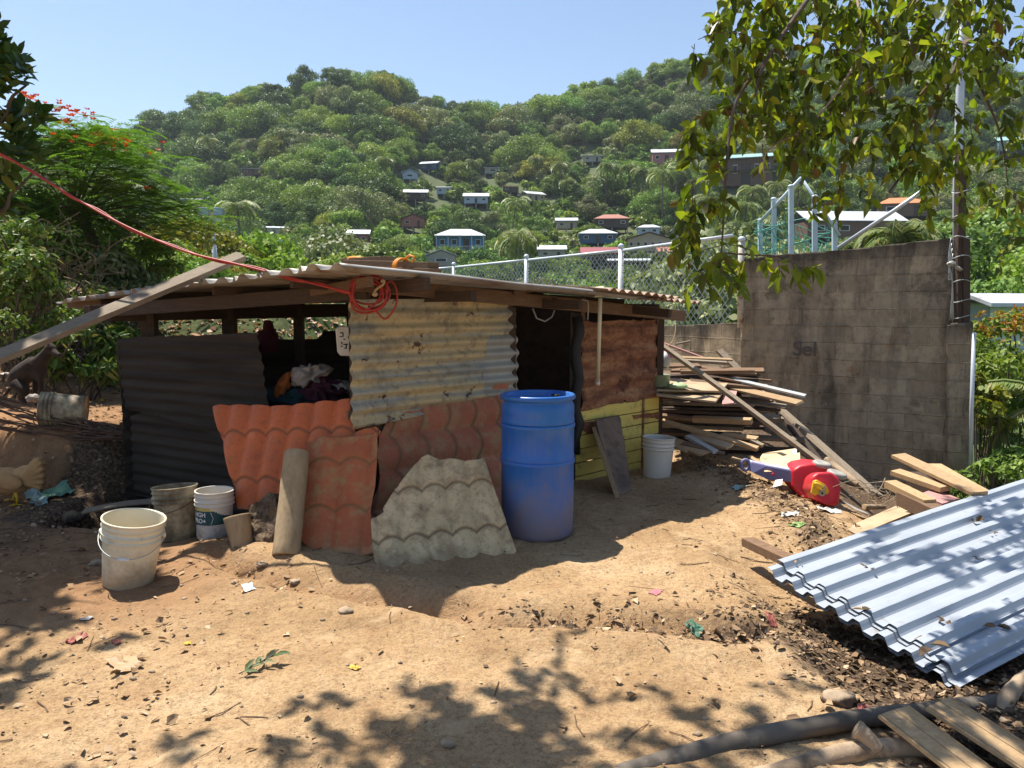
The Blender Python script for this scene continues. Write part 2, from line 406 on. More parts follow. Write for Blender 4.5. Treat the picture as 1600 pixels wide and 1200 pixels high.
def conc(blocks=True):
    k = NM('block_wall'); uv = k.n('ShaderNodeAttribute', attribute_name='wuv')
    f = k.noise(1.1, 8, .7); g = k.noise(6, 8, .75); st = k.noise(2.2, 7, .7, k.map((1.3,1.3,.28)))
    sx = k.n('ShaderNodeVectorMath', operation='ADD'); k.l(uv.outputs['Vector'], sx.inputs[0])
    nn = k.n('ShaderNodeTexNoise'); nn.inputs['Scale'].default_value = 4; nn.inputs['Detail'].default_value = 4; k.l(k.co, nn.inputs['Vector'])
    sc = k.n('ShaderNodeVectorMath', operation='SCALE'); k.l(nn.outputs['Color'], sc.inputs[0]); sc.inputs['Scale'].default_value = .035; k.l(sc.outputs[0], sx.inputs[1])
    br = k.n('ShaderNodeTexBrick'); k.l(sx.outputs[0], br.inputs['Vector']); br.inputs['Scale'].default_value = 1
    br.inputs['Brick Width'].default_value = .41; br.inputs['Row Height'].default_value = .208; br.inputs['Mortar Size'].default_value = .012; br.inputs['Mortar Smooth'].default_value = 1.0
    br.inputs['Color1'].default_value = (.29,.23,.155,1); br.inputs['Color2'].default_value = (.46,.37,.25,1); br.inputs['Mortar'].default_value = (.54,.44,.30,1)
    c = k.mix(k.math('MULTIPLY', k.mask(st, .46, .60), .72), br.outputs[0], (.075,.06,.045))
    c = k.mix(k.math('MULTIPLY', k.mask(g, .46, .66), .6), c, (.13,.105,.08))
    c = k.mix(k.math('MULTIPLY', k.mask(f, .50, .66), .6), c, (.37,.32,.24)); c = k.mix(k.math('MULTIPLY', k.mask(k.noise(11, 7, .8), .55, .62), .4), c, (.40,.35,.27)); c = k.mix(k.math('MULTIPLY', k.mask(k.noise(2.1, 6, .75), .56, .64), .6), c, (.09,.072,.05))
    c = k.mix(k.math('MULTIPLY', k.mask(k.noise(3.3, 3, .5), .68, .76), .5), c, (.28,.15,.06))
    top = k.n('ShaderNodeSeparateXYZ'); k.l(uv.outputs['Vector'], top.inputs[0])
    tm = k.math('ADD', top.outputs[2], k.math('MULTIPLY', k.math('SUBTRACT', st, .5), .9))
    c = k.mix(k.math('MULTIPLY', k.mask(tm, .6, 1.0), .8), c, (.055,.048,.04))
    k.col(c); n1 = k.bump(br.outputs['Fac'], .8, .02); k.bump(g, 1.0, .03, n1); return k.fin(.95, 0, .15)
M['wall'] = conc()
def barrelm():
    k = NM('blue_plastic'); z = k.n('ShaderNodeSeparateXYZ'); k.l(k.co, z.inputs[0])
    c = k.ramp(k.noise(2.2, 6, .6), [(.35, (.005,.11,.47)), (.65, (.010,.14,.42))])
    c = k.mix(k.math('MULTIPLY', k.mask(k.noise(30, 3, .6, k.map((1,1,.12))), .5, .7), .35), c, (.07,.16,.36))
    h = k.math('SUBTRACT', k.math('ADD', .55, k.math('MULTIPLY', k.noise(5, 7, .7), 1.0)), k.math('MULTIPLY', z.outputs[2], 1.05))
    c = k.mix(k.math('MULTIPLY', k.mask(h, .52, 1.0), .72), c, (.24,.17,.12))
    c = k.mix(k.math('MULTIPLY', k.mask(k.noise(9, 8, .8), .54, .68), .45), c, (.15,.16,.19)); c = k.mix(.03, c, (.35,.30,.24))
    k.col(c); k.bump(k.noise(6, 3), .12, .008); return k.fin(k.ramp(h, [(.4, (.36,.36,.36)), (1.0, (.8,.8,.8))]), 0, .5)
M['blue_plastic'] = barrelm()
def bucketm():
    k = NM('white_plastic'); z = k.n('ShaderNodeSeparateXYZ'); k.l(k.co, z.inputs[0]); c = k.ramp(k.noise(3, 5, .6), [(.35, (.72,.66,.50)), (.65, (.62,.54,.37))])
    h = k.math('SUBTRACT', k.math('ADD', .30, k.math('MULTIPLY', k.noise(9, 7, .75), .9)), k.math('MULTIPLY', z.outputs[2], 1.5))
    c = k.mix(k.math('MULTIPLY', k.mask(h, .46, .75), .7), c, (.30,.19,.10)); c = k.mix(k.math('MULTIPLY', k.mask(k.noise(12, 7, .8), .60, .68), .5), c, (.20,.14,.09))
    k.col(c); return k.fin(.42, 0, .45)
M['white_plastic'] = bucketm()
M['clean_plastic'] = simple('clean_white_plastic', (.68,.63,.54), (.60,.55,.46), 2, .42, 0, .45, bump=.03, dirt=(.45,.40,.33), dsc=4.5, dlo=.56, dhi=.8)
M['dirty_plastic'] = simple('dirty_bucket_plastic', (.48,.41,.27), (.36,.29,.17), 3, .6, 0, .4, bump=.1, dirt=(.13,.09,.05), dsc=6, dlo=.42, dhi=.62)
M['yellow_board'] = simple('yellow_painted_board', (.76,.60,.15), (.63,.49,.12), 3, .75, bump=.12, stretch=(1,1,6), dirt=(.20,.16,.07), dsc=6, dlo=.52, dhi=.72)
M['shed_ply'] = simple('old_plywood', (.25,.18,.12), (.15,.10,.07), 3, .85, bump=.1, dirt=(.09,.06,.045), dsc=5)
def flat(name, c, rough=.6, metal=0, **k): return simple(name, c, tuple(x*.8 for x in c), 6, rough, metal, **k)
M['orange_strap'] = flat('orange_strap', (.75,.25,.015)); M['red_cord'] = flat('red_cord', (.40,.035,.022), .5)
M['black'] = flat('black_rubber', (.02,.02,.02)); M['cream'] = flat('cream_plastic', (.68,.61,.42), .5); M['white'] = flat('white_paint', (.75,.75,.73))
M['red_plastic'] = simple('red_plastic', (.62,.02,.035), (.52,.03,.04), 3, .4, bump=.03, dirt=(.42,.22,.16), dsc=5, dlo=.55, dhi=.85)
M['yellow_plastic'] = flat('yellow_plastic', (.72,.42,.02), .45); M['violet_plastic'] = simple('violet_plastic', (.19,.19,.37), (.16,.16,.31), 3, .45, dirt=(.3,.26,.3), dsc=5, dlo=.55, dhi=.9, bump=.03)
M['grey_plastic'] = flat('grey_plastic', (.36,.34,.30), .5)
M['buff'] = simple('buff_feathers', (.50,.29,.12), (.38,.20,.08), 14, .85, bump=.5, dist=.006)
M['fur'] = simple('brown_fur', (.05,.032,.022), (.02,.015,.012), 9, .95, bump=.4, dist=.006)
for n_, c_ in (('cl_white', (.36,.31,.27)), ('cl_orange', (.36,.10,.02)), ('cl_maroon', (.06,.010,.022)), ('cl_teal', (.014,.045,.05)), ('cl_red', (.07,.006,.010)), ('cl_navy', (.012,.015,.035))):
    M[n_] = flat(n_, c_, .9)
# ------------------------------------------------------------------ ground and hills (one sheet each, meeting at 45 m)
def soil_attr(me, V):
    x, y = V[:, 0], V[:, 1]; u = x/np.maximum(y, .5)
    left = 1-sstep(-.22, -.10, u)
    wild = np.clip(left*sstep(9.0, 10.5, y + .8*(vnoise(x, y, 3)-.5)), 0, 1)*.8
    wild = np.maximum(wild, sstep(10.5, 12.5, y)); wild = np.maximum(wild, sstep(4.8, 5.6, x)*sstep(5, 6.5, y))
    hum_shade = .95*(sstep(1.0, 1.6, x - .25*(2.9-y) + .5*(vnoise(x*2.2, y*2.2, 7)-.5))*(1-sstep(3.4, 4.1, y)))
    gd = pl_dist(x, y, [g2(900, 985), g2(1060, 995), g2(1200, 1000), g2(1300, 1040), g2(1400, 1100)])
    hum_shade = np.maximum(hum_shade, .62*np.exp(-(gd/.24)**2)*sstep(.3, 1.0, x))
    rd = pl_dist(x, y, RIDGE); hum_shade = np.maximum(hum_shade, .55*np.exp(-(rd/.30)**2)); hum_shade = np.maximum(hum_shade, .7*sstep(2.3, 2.8, x)*sstep(4, 5, y))
    hum_shade = np.maximum(hum_shade, .5*(1-sstep(-3.2, -2.6, x))*sstep(3.8, 4.4, y)*(1-sstep(5.2, 5.6, y)))
    hum_shade = np.maximum(hum_shade, .8*left*sstep(8.2, 9.5, y))
    hum_shade = np.maximum(hum_shade, .9*sstep(5.1, 5.4, y)*(1-sstep(6.5, 6.9, y))*(1-sstep(-2.0, -1.6, x))*sstep(-3.9, -3.5, x))  # deep shade of the pit and plateau face, painted in as dark soil
    clay = (1-sstep(-2.0, -1.6, x))*sstep(4.9, 5.3, y); clay = np.maximum(clay, .5*np.exp(-(pl_dist(x, y, GULLY)/.16)**2)); clay = np.maximum(clay, .95*(1-sstep(-1.9, -1.3, x + .4*(vnoise(x*2, y*2, 19)-.5)))*(1-sstep(5, 6, y))*sstep(3.2,3.9,y-.3*x-.6))
    c = np.stack([wild, hum_shade, clay, np.ones_like(x)], 1).astype(np.float32)
    a = me.color_attributes.new('soil', 'FLOAT_COLOR', 'POINT'); a.data.foreach_set('color', c.ravel())
def polar(name, rs, mat):
    az = np.concatenate([np.linspace(-math.pi, -R(42), 60)[:-1], np.linspace(-R(42), R(42), 620), np.linspace(R(42), math.pi, 60)[1:]])
    A, Rr = np.meshgrid(az, rs); x = Rr*np.sin(A); y = Rr*np.cos(A)
    z = gz(x, y); z = np.where(y < 0.5, z*sstep(-1, .5, y), z)
    V = np.stack([x, y, z], -1).reshape(-1, 3); nr, na = A.shape
    idx = np.arange(nr*na).reshape(nr, na); F = np.stack([idx[:-1, :-1], idx[1:, :-1], idx[1:, 1:], idx[:-1, 1:]], -1).reshape(-1, 4)
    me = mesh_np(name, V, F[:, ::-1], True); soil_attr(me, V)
    return tag(link(name, me, mat), kind='structure')
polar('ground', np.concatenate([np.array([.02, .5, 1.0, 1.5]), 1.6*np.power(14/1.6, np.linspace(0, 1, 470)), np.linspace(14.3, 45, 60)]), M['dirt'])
M['hill'] = simple('hill_cover', (.045,.07,.02), (.09,.10,.04), .3, .95, bump=0)
polar('hills', np.concatenate([np.linspace(45, 300, 120), np.linspace(310, 1500, 12)]), M['hill'])

# ------------------------------------------------------------------ foliage
def unit(v): return v/np.maximum(np.linalg.norm(v, axis=-1, keepdims=True), 1e-9)
def quad_leaves(P, D, Nn, L, Wd, fold=.0):
    """one diamond per leaf"""
    D = unit(D); Sd = unit(np.cross(D, Nn)); Nn = np.cross(Sd, D)
    L = np.asarray(L).reshape(-1, 1); Wd = np.asarray(Wd).reshape(-1, 1); n = len(P)
    V = np.stack([P, P+D*L*.45+Sd*Wd*.5+Nn*fold*Wd, P+D*L, P+D*L*.45-Sd*Wd*.5+Nn*fold*Wd], 1).reshape(-1, 3)
    return V, np.arange(4*n).reshape(n, 4)
def shaped_leaves(P, D, Nn, L, Wd, fold=.25, droop=.15):
    """pointed oval leaf folded along its midrib, two quads"""
    D = unit(D); Sd = unit(np.cross(D, Nn)); Nn = np.cross(Sd, D)
    L = np.asarray(L).reshape(-1, 1); Wd = np.asarray(Wd).reshape(-1, 1); n = len(P); dn = np.array([[0, 0, -1.0]])
    b = P; t = P+D*L+dn*L*droop
    r1 = P+D*L*.28+Sd*Wd*.46+Nn*fold*Wd*.5; r2 = P+D*L*.66+Sd*Wd*.40+Nn*fold*Wd*.5+dn*L*droop*.4
    l1 = P+D*L*.28-Sd*Wd*.46+Nn*fold*Wd*.5; l2 = P+D*L*.66-Sd*Wd*.40+Nn*fold*Wd*.5+dn*L*droop*.4
    V = np.stack([b, r1, r2, t, l2, l1], 1).reshape(-1, 3); i = np.arange(n)[:, None]*6
    return V, np.concatenate([i+np.array([[0, 1, 2, 3]]), i+np.array([[0, 3, 4, 5]])], 0)
def crown_pts(rs, n, rad, hgt, nb, base=0.0, shell=.85):
    """points and outward normals on many overlapping clumps that fill a domed crown"""
    th = rs.uniform(0, 2*math.pi, nb); cz = rs.uniform(-.45, 1, nb); rr = np.sqrt(np.clip(1-np.clip(cz, 0, 1)**2, 0, 1))*rs.uniform(.40, .95, nb)
    C = np.stack([rr*np.cos(th)*rad, rr*np.sin(th)*rad, (cz*.72)*hgt], 1)
    br = rs.uniform(.15, .40, nb)*rad
    k = rs.choice(nb, n, p=br**2/np.sum(br**2)); d = unit(rs.normal(size=(n, 3))); d[:, 2] = np.where(d[:, 2] < -.35, -d[:, 2], d[:, 2]); d = unit(d)
    lump = 1 + .30*np.sin(d[:, 0]*7+k)*np.sin(d[:, 1]*6+k*2)*np.sin(d[:, 2]*6)
    r = br[k]*lump*rs.uniform(shell-.12, 1.05, n)
    P = C[k] + d*r[:, None]*np.array([1, 1, .8]); P[:, 2] += base
    return P, d, C, br
def tube_np(pts, r, n=6):
    mb = MB(); mb.tube(pts, r, n, caps=False); return np.array(mb.v), np.array(mb.f)
def join(parts):
    Vs, Fs, Ms, b = [], [], [], 0
    for V, F, m in parts: Vs.append(V); Fs.append(np.asarray(F)+b); Ms.append(np.full(len(F), m)); b += len(V)
    return np.concatenate(Vs), np.concatenate(Fs), np.concatenate(Ms)
L_ = {}
L_['mid'] = leafmat('leaf_mid_green', (0.117,0.200,0.038), (0.207,0.295,0.059), (0.281,0.348,0.086), .28)
L_['dark'] = leafmat('leaf_dark_green', (0.053,0.106,0.025), (0.101,0.163,0.037), (0.143,0.202,0.047), .22)
L_['bright'] = leafmat('leaf_bright_green', (0.155,0.245,0.038), (0.248,0.331,0.057), (0.327,0.374,0.071), .32)
L_['yellow'] = leafmat('leaf_yellow_green', (0.210,0.230,0.030), (0.300,0.290,0.040), (0.340,0.280,0.050), .32)
L_['grey'] = leafmat('leaf_grey_green', (0.163,0.194,0.079), (0.247,0.264,0.114), (0.309,0.300,0.143), .22)
L_['palm'] = leafmat('palm_leaf', (0.112,0.175,0.044), (0.188,0.225,0.069), (0.325,0.275,0.112), .25, .35)
L_['over'] = leafmat('overhanging_leaf', (.11,.16,.018), (.23,.27,.026), (.36,.33,.035), .55, 0, .42)
L_['almond'] = leafmat('broad_leaf', (.028,.066,.016), (.06,.11,.022), (.16,.15,.03), .28, 0, .4)
L_['fern'] = leafmat('feathery_leaf', (0.081,0.176,0.030), (0.162,0.284,0.047), (0.243,0.338,0.068), .35, 0, .55)
L_['bush'] = leafmat('bush_leaf', (0.057,0.115,0.023), (0.127,0.196,0.040), (0.253,0.230,0.069), .3, .3, .45)
L_['palebush'] = leafmat('pale_bush_leaf', (.10,.15,.06), (.17,.22,.10), (.30,.32,.20), .25, .3, .5)
M['trunk'] = simple('trunk', (.20,.16,.12), (.11,.09,.07), 3, .95, bump=0)
M['dry'] = simple('dry_vine', (.30,.22,.14), (.17,.12,.08), 9, .95, bump=0)
def tree_mesh(seed, rad, hgt, th, nb, n, leaf, tall=1.0):
    rs = np.random.RandomState(seed)
    P, d, C, br = crown_pts(rs, n, rad, hgt, nb, th)
    Nn = unit(d + rs.normal(size=d.shape)*.55); D = unit(np.cross(Nn, rs.normal(size=d.shape)))
    V, F = quad_leaves(P, D, Nn, leaf*rs.uniform(.7, 1.5, n), leaf*rs.uniform(.5, .9, n), .1)
    parts = [(V, F, 0)]
    tv, tf = tube_np([(0, 0, -2.5), (0, 0, th*.6), (0, 0, th+hgt*.3)], [rad*.06, rad*.045, rad*.02], 6); parts.append((tv, tf, 1))
    for c in C[:7]:
        tv, tf = tube_np([(0, 0, th*.7), tuple(np.array([c[0]*.5, c[1]*.5, th+c[2]*.5])), (c[0], c[1], th+c[2])], [rad*.03, rad*.02, rad*.008], 4); parts.append((tv, tf, 1))
    V, F, m = join(parts); return mesh_np('tree', V, F, False, m)
def palm_parts(seed, nf=20, L=3.4, H=7, nl=26, lw=.10, ll=.75, lean=.8):
    rs = np.random.RandomState(seed); Vs = []
    top = np.array([lean, rs.uniform(-.4, .4), H]); P, D, Nn, LL, WW = [], [], [], [], []; rac = []
    for i in range(nf):
        a = 2*math.pi*i/nf*1.618*3 + rs.uniform(-.2, .2); el = rs.uniform(-.15, 1.25); Lf = L*rs.uniform(.8, 1.1)
        h = np.array([math.cos(a), math.sin(a), 0.0]); pts = []; p = top.copy(); e = el
        for k in range(10):
            pts.append(p.copy()); p = p + (h*math.cos(e) + np.array([0, 0, math.sin(e)]))*Lf/9; e -= .24 + .08*rs.rand()
        rac.append((pts, [.035*(1-k/11) for k in range(10)])); pts = np.array(pts)
        for k in range(nl):
            t = (.12+.88*k/nl)*9; j = min(int(t), 8); q = pts[j]+(pts[j+1]-pts[j])*(t-j); tg = unit((pts[j+1]-pts[j])[None])[0]
            side = unit(np.cross(tg, [0, 0, 1.0])[None])[0]; s_ = math.sin(math.pi*(.12+.85*k/nl))**.6
            for sg in (-1, 1):
                P.append(q); D.append(side*sg + tg*.55 + np.array([0, 0, -.38-.3*rs.rand()])); Nn.append(np.array([0, 0, 1.0]) + side*sg*.2); LL.append(ll*s_*L/3.4*rs.uniform(.8, 1.1)); WW.append(lw)
    V, F = quad_leaves(np.array(P), np.array(D), np.array(Nn), LL, WW, 0)
    crown = [(V, F, 0)]
    for pts, r in rac: v, f = tube_np(pts, r, 4); crown.append((v, f, 0))
    cn = MB(); v, f = tube_np([(0, 0, -2), (lean*.1, 0, H*.3), (lean*.5, 0, H*.7), tuple(top)], [.17, .14, .12, .13], 7)
    return crown, [(v, f, 1)]
def slotobj(name, me, mats, loc, rz, sc, parent=None):
    o = bpy.data.objects.new(name, me); COL.objects.link(o); o.location = loc; o.rotation_euler = (0, 0, rz); o.scale = sc
    for i, m in enumerate(mats):
        o.material_slots[i].link = 'OBJECT'; o.material_slots[i].material = m
    return o
protos = []
specs = [(5.0, 5.4, 2.6, 46, .40), (6.2, 5.2, 2.9, 60, .40), (4.4, 6.4, 2.8, 46, .36), (3.6, 4.6, 2.0, 34, .33), (5.5, 4.6, 2.8, 48, .42), (4.6, 5.2, 2.4, 38, .38), (6.8, 5.8, 3.2, 70, .42)]
for i, (rad, hgt, th, nb, lf) in enumerate(specs):
    me = tree_mesh(100+i, rad, hgt, th, nb, int(6800+300*i), lf); me.materials.append(L_['mid']); me.materials.append(M['trunk']); protos.append((me, rad, th+hgt*.95))
palms = []
for i in range(3):
    c, t = palm_parts(300+i, 22, 3.6, 7.5+i, 16, .17, .95, .5+.4*i); V, F, m = join(c+t); me = mesh_np('palm', V, F, False, m); me.materials.append(L_['palm']); me.materials.append(M['trunk']); palms.append(me)

# ------------------------------------------------------------------ houses on the hillside
HOUSES = []     # (px0, px1, py0, py1, Y, short phrase)
def wm(name, c, rough=.8): 
    return simple(name, c, tuple(x*.85 for x in c), 1.2, rough, bump=.05)
HM = {k: wm('paint_'+k, c) for k, c in dict(blue=(.05,.24,.52), darkblue=(.04,.10,.19), paleblue=(.35,.45,.58), brown=(.17,.10,.07), darkbrown=(.075,.055,.045), tan=(.42,.36,.26), pink=(.40,.17,.18), grey=(.36,.34,.31), teal=(.25,.42,.40), paleteal=(.50,.58,.52), green=(.20,.38,.22), rustred=(.36,.15,.11), orange=(.55,.20,.08), maroon=(.27,.07,.08), white=(.75,.76,.78), dark=(.03,.03,.035), wall_white=(.62,.62,.58), tarp=(.03,.12,.42)).items()}
HM['zinc'] = simple('house_zinc', (.56,.59,.63), (.42,.44,.46), .8, .55, .05, bump=0, dirt=(.30,.20,.14), dsc=.7, dlo=.56, dhi=.7)
def house(px, py, wpx, roof, wallc, label, style='gable', cat='house', dep=.75, wallh=None, stilts=True, wins=3, balcony=False, door=True, Yfix=None, rz=0, name='hillside_house', zfix=None, pitch=.22, storeys=1):
    if Yfix is None:
        u = (px-800)/1200; ys = np.arange(30, 258, .5); tan = (480-py)/1200*1.0
        zr = CAMZ + tan*ys; zt = gz(u*ys, ys, False) + 2.2
        ok = np.where(zt >= zr)[0]; Y = ys[ok[0]] if len(ok) else 250
    else: Y = Yfix
    p = W(px, py, Y); wd = wpx/1200*Y; dp = wd*dep; h = (wallh or 2.5)*min(1.25, max(.6, wd/9))*storeys
    zt = gzf(p.x, Y) if zfix is None else zfix
    base = max(zt+.2, p.z-h*.55); top = base+h; rz_ = rz - math.atan2(p.x, Y)*.5
    e = empty(name, (p.x, Y, base), label, cat); e.rotation_euler.z = rz_
    def P(nm, mb, m, par=e):
        o = bpy.data.objects.new(nm, mb.mesh(nm)); COL.objects.link(o); o.parent = par
        o.data.materials.append(m); return o
    W2, D2 = wd/2, dp/2; lat = bpy.data.objects
    wl = P('wall', MB().box((0, 0, h/2), (wd, dp, h)), HM[wallc])
    ov = .35; m = MB()
    rh = wd*pitch if style != 'shed' else wd*.06; t = .12
    X0, Y0 = W2+ov, D2+ov
    if style == 'gable':     # ridge along the depth, gable towards the camera
        v = [(-X0,-Y0,h),(0,-Y0,h+rh),(X0,-Y0,h),(-X0,Y0,h),(0,Y0,h+rh),(X0,Y0,h)]
        vs = v + [(a,b,c+t) for a,b,c in v]
        m.add(vs, [(6,7,10,9),(7,8,11,10),(0,3,4,1),(1,4,5,2),(0,1,7,6),(1,2,8,7),(3,9,10,4),(4,10,11,5),(0,6,9,3),(2,5,11,8)])
        P('gable_wall', MB().add([(-W2,-D2+.01,h+.002),(W2,-D2+.01,h+.002),(0,-D2+.01,h+rh-.1),(-W2,-D2+.12,h+.002),(W2,-D2+.12,h+.002),(0,-D2+.12,h+rh-.1)], [(0,1,2),(5,4,3),(0,2,5,3),(1,4,5,2)]), HM[wallc])
    elif style == 'side':    # ridge along the width
        rh = dp*pitch*1.1
        v = [(-X0,-Y0,h),(-X0,0,h+rh),(-X0,Y0,h),(X0,-Y0,h),(X0,0,h+rh),(X0,Y0,h)]; vs = v + [(a,b,c+t) for a,b,c in v]
        m.add(vs, [(6,9,10,7),(7,10,11,8),(0,1,4,3),(1,2,5,4),(0,3,9,6),(2,8,11,5),(0,6,7,1),(1,7,8,2),(3,4,10,9),(4,5,11,10)])
    elif style == 'hip':
        v = [(-X0,-Y0,h),(X0,-Y0,h),(X0,Y0,h),(-X0,Y0,h),(-X0*.4,0,h+rh*.75),(X0*.4,0,h+rh*.75)]
        vs = v + [(-X0,-Y0,h-t),(X0,-Y0,h-t),(X0,Y0,h-t),(-X0,Y0,h-t)]
        m.add(vs, [(0,1,5,4),(1,2,5),(2,3,4,5),(3,0,4),(6,7,1,0),(7,8,2,1),(8,9,3,2),(9,6,0,3),(9,8,7,6)])
    else:
        vs = [(-X0,-Y0,h+.02),(X0,-Y0,h+.02),(X0,Y0,h+.6),(-X0,Y0,h+.6)]; vs += [(a,b,c+t) for a,b,c in vs]
        m.add(vs, [(3,2,1,0),(4,5,6,7),(0,1,5,4),(1,2,6,5),(2,3,7,6),(3,0,4,7)])
    P('roof', m, HM[roof] if roof in HM else HM['zinc'])
    for i in range(wins):
        x = (i+.5)/wins*wd - W2
        if door and i == wins//2 and wins > 1:
            P('door', MB().box((x, -D2-.03, 1.0*h/2.5), (.9*h/2.5, .06, 1.95*h/2.5)), HM['darkbrown']); continue
        f = P('window', MB().box((x, -D2-.02, h*.60), (wd/wins*.42, .06, h*.34)), HM['wall_white'])
        P('pane', MB().box((x, -D2-.05, h*.60), (wd/wins*.34, .04, h*.27)), HM['dark'], f)
    if storeys > 1: P('floor_band', MB().box((0, -D2-.04, h/2), (wd+.1, .1, .25)), HM['tan'])
    if balcony:
        P('balcony_floor', MB().box((0, -D2-.75, .05 if storeys == 1 else h/2+.05), (wd, 1.4, .12)), HM['darkbrown'])
        zb = .1 if storeys == 1 else h/2+.1; r_ = MB(); r_.box((0, -D2-1.42, zb+.95), (wd, .07, .08)); n = int(wd/.35)
        for i in range(n+1): r_.box((-W2+i*wd/n, -D2-1.42, zb+.45), (.06, .05, .9))
        P('railing', r_, HM['wall_white'] if wallc == 'blue' else HM['brown'])
        for i in range(5): P('post', MB().box((-W2+.1+i*(wd-.2)/4, -D2-1.4, h/2), (.12, .12, h)), HM['wall_white'] if wallc == 'blue' else HM['darkbrown'])
        P('porch_roof', MB().box((0, -D2-.85, h+.02-.13), (wd+.5, 1.7, .08), Matrix.Rotation(R(7), 3, 'X')), HM['zinc'])
    if stilts and base-zt > .0:
        for sx in (-1, 0, 1):
            for sy in (-1, 1):
                x, y = sx*(W2-.2), sy*(D2-.2); zz = gzf(p.x+x, Y+y)-base if zfix is None else zt-base
                if zz < -.1: P('stilt', MB().box((x, y, zz/2-.15), (.22, .22, -zz+.3)), HM['grey'])
    a = topx(p.x, Y, top+rh); b = topx(p.x, Y, base+h*.2)
    HOUSES.append((px-wpx/2-1, px+wpx/2+1, a[1]-2, b[1], Y, label)); return e
house(720, 382, 72, 'zinc', 'blue', 'bright blue house with a white railed balcony and pale roof', 'hip', balcony=True, wins=4, wallh=3.2)
house(397, 271, 30, 'zinc', 'brown', 'small brown house with flat white roof alone high on the left hill', 'shed')
house(458, 408, 50, 'green', 'tan', 'pale block house with green hip roof beyond the left end of the shack', 'hip', wins=3)
house(650, 308, 34, 'zinc', 'darkbrown', 'dark house with long white roof among palms, left of the red roofed one', 'side')
house(694, 299, 22, 'zinc', 'paleblue', 'little pale house with white roof half hidden behind a palm', 'shed', wins=2)
house(744, 314, 36, 'zinc', 'paleblue', 'light blue house with flat white roof above the bright blue house', 'side')
house(798, 297, 24, 'orange', 'darkbrown', 'small house with orange red roof in the middle of the slope', 'shed', wins=2)
house(832, 310, 30, 'zinc', 'tan', 'house with pale grey slanting roof right of the orange red roof', 'side', rz=.5)
house(673, 262, 26, 'zinc', 'darkblue', 'dark blue house with pale roof high between the palms', 'side', rz=-.3)
house(641, 276, 22, 'paleblue', 'paleblue', 'tiny pale blue gabled hut left of the dark blue house', 'gable', wins=1, door=False)
house(646, 349, 34, 'brown', 'rustred', 'unfinished brown gabled house above the bright blue house', 'gable', wins=2)
house(1040, 252, 42, 'zinc', 'pink', 'pink wooden house on stilts high on the right slope', 'side', wins=3, wallh=3.4)
house(1165, 284, 78, 'teal', 'brown', 'long two storey brown wooden house with railed balconies behind the leaves', 'side', balcony=True, wins=5, storeys=2, dep=.4, rz=-.15)
house(1013, 362, 32, 'zinc', 'paleblue', 'small pale blue house with two windows and a white hip roof', 'hip', wins=2, door=False)
house(955, 350, 50, 'rustred', 'darkbrown', 'brown house with faded pink hip roof at the foot of the bare slope', 'hip', wins=3)
house(933, 374, 54, 'zinc', 'darkblue', 'low dark house under a broad white hip roof', 'hip', wins=3, dep=1)
house(1012, 384, 64, 'brown', 'tan', 'brown gabled house with rows of light windows', 'gable', wins=6, door=False, pitch=.16)
house(938, 405, 56, 'maroon', 'darkbrown', 'low house with a dark red roof behind the wire fence', 'side', wins=3)
house(985, 418, 64, 'zinc', 'darkbrown', 'dark shed with a big white flat roof behind the wire fence', 'shed', wins=2)
house(1093, 434, 34, 'grey', 'grey', 'small bare concrete hut with one square dark window', 'shed', wins=1, door=False, wallh=3)
house(1092, 476, 112, 'zinc', 'grey', 'large low building with bright white roof just beyond the fence', 'side', wins=4, pitch=.3, Yfix=46, zfix=-.6)
house(555, 374, 42, 'zinc', 'maroon', 'maroon house with a light grey gable above the roof timbers', 'side', wins=3)
house(425, 387, 26, 'tarp', 'tarp', 'blue tarpaulin covered hut left of the green roofed house', 'shed', wins=1, door=False)
house(430, 364, 34, 'zinc', 'wall_white', 'white walled building above the blue tarpaulin hut', 'shed', wins=3)
house(925, 250, 28, 'zinc', 'grey', 'grey roofed house below the tall palms on the right slope', 'shed', wins=2)
house(1320, 362, 150, 'zinc', 'brown', 'long brown wooden house with white roof standing above the block wall', 'side', wins=4, dep=.5, rz=.25)
house(1405, 330, 70, 'orange', 'brown', 'house with an orange roof behind the palm above the block wall', 'hip', wins=2)
house(1583, 236, 50, 'teal', 'teal', 'teal roofed house at the right edge high on the slope', 'side', wins=2)
house(1552, 512, 84, 'zinc', 'paleteal', 'pale green hut with white gabled roof right of the block wall', 'side', Yfix=26, rz=.55, zfix=-1.6, wins=1, door=False, stilts=False, wallh=2.6)
house(1546, 415, 26, 'zinc', 'grey', 'little white roof in the trees right of the tall pole', 'shed', wins=1)
house(300, 318, 26, 'zinc', 'grey', 'grey roofed hut behind the feathery tree on the left', 'shed', wins=1)
house(690, 408, 44, 'zinc', 'grey', 'grey gabled shed behind the strapped timbers', 'gable', wins=1)

house(862, 398, 40, 'zinc', 'grey', 'grey house with pale roof left of the dark red roof', 'side', wins=2)
house(1052, 402, 46, 'rustred', 'brown', 'rusty roofed wooden house right of the brown gabled one', 'side', wins=3)
house(1070, 366, 36, 'zinc', 'grey', 'grey walled house with white roof above the rusty roofed one', 'gable', wins=2)
house(885, 352, 30, 'zinc', 'tan', 'tan house with white roof left of the faded pink hip roof', 'side', wins=2)
house(770, 268, 24, 'zinc', 'grey', 'small grey roof high in the saddle between the hills', 'shed', wins=1)
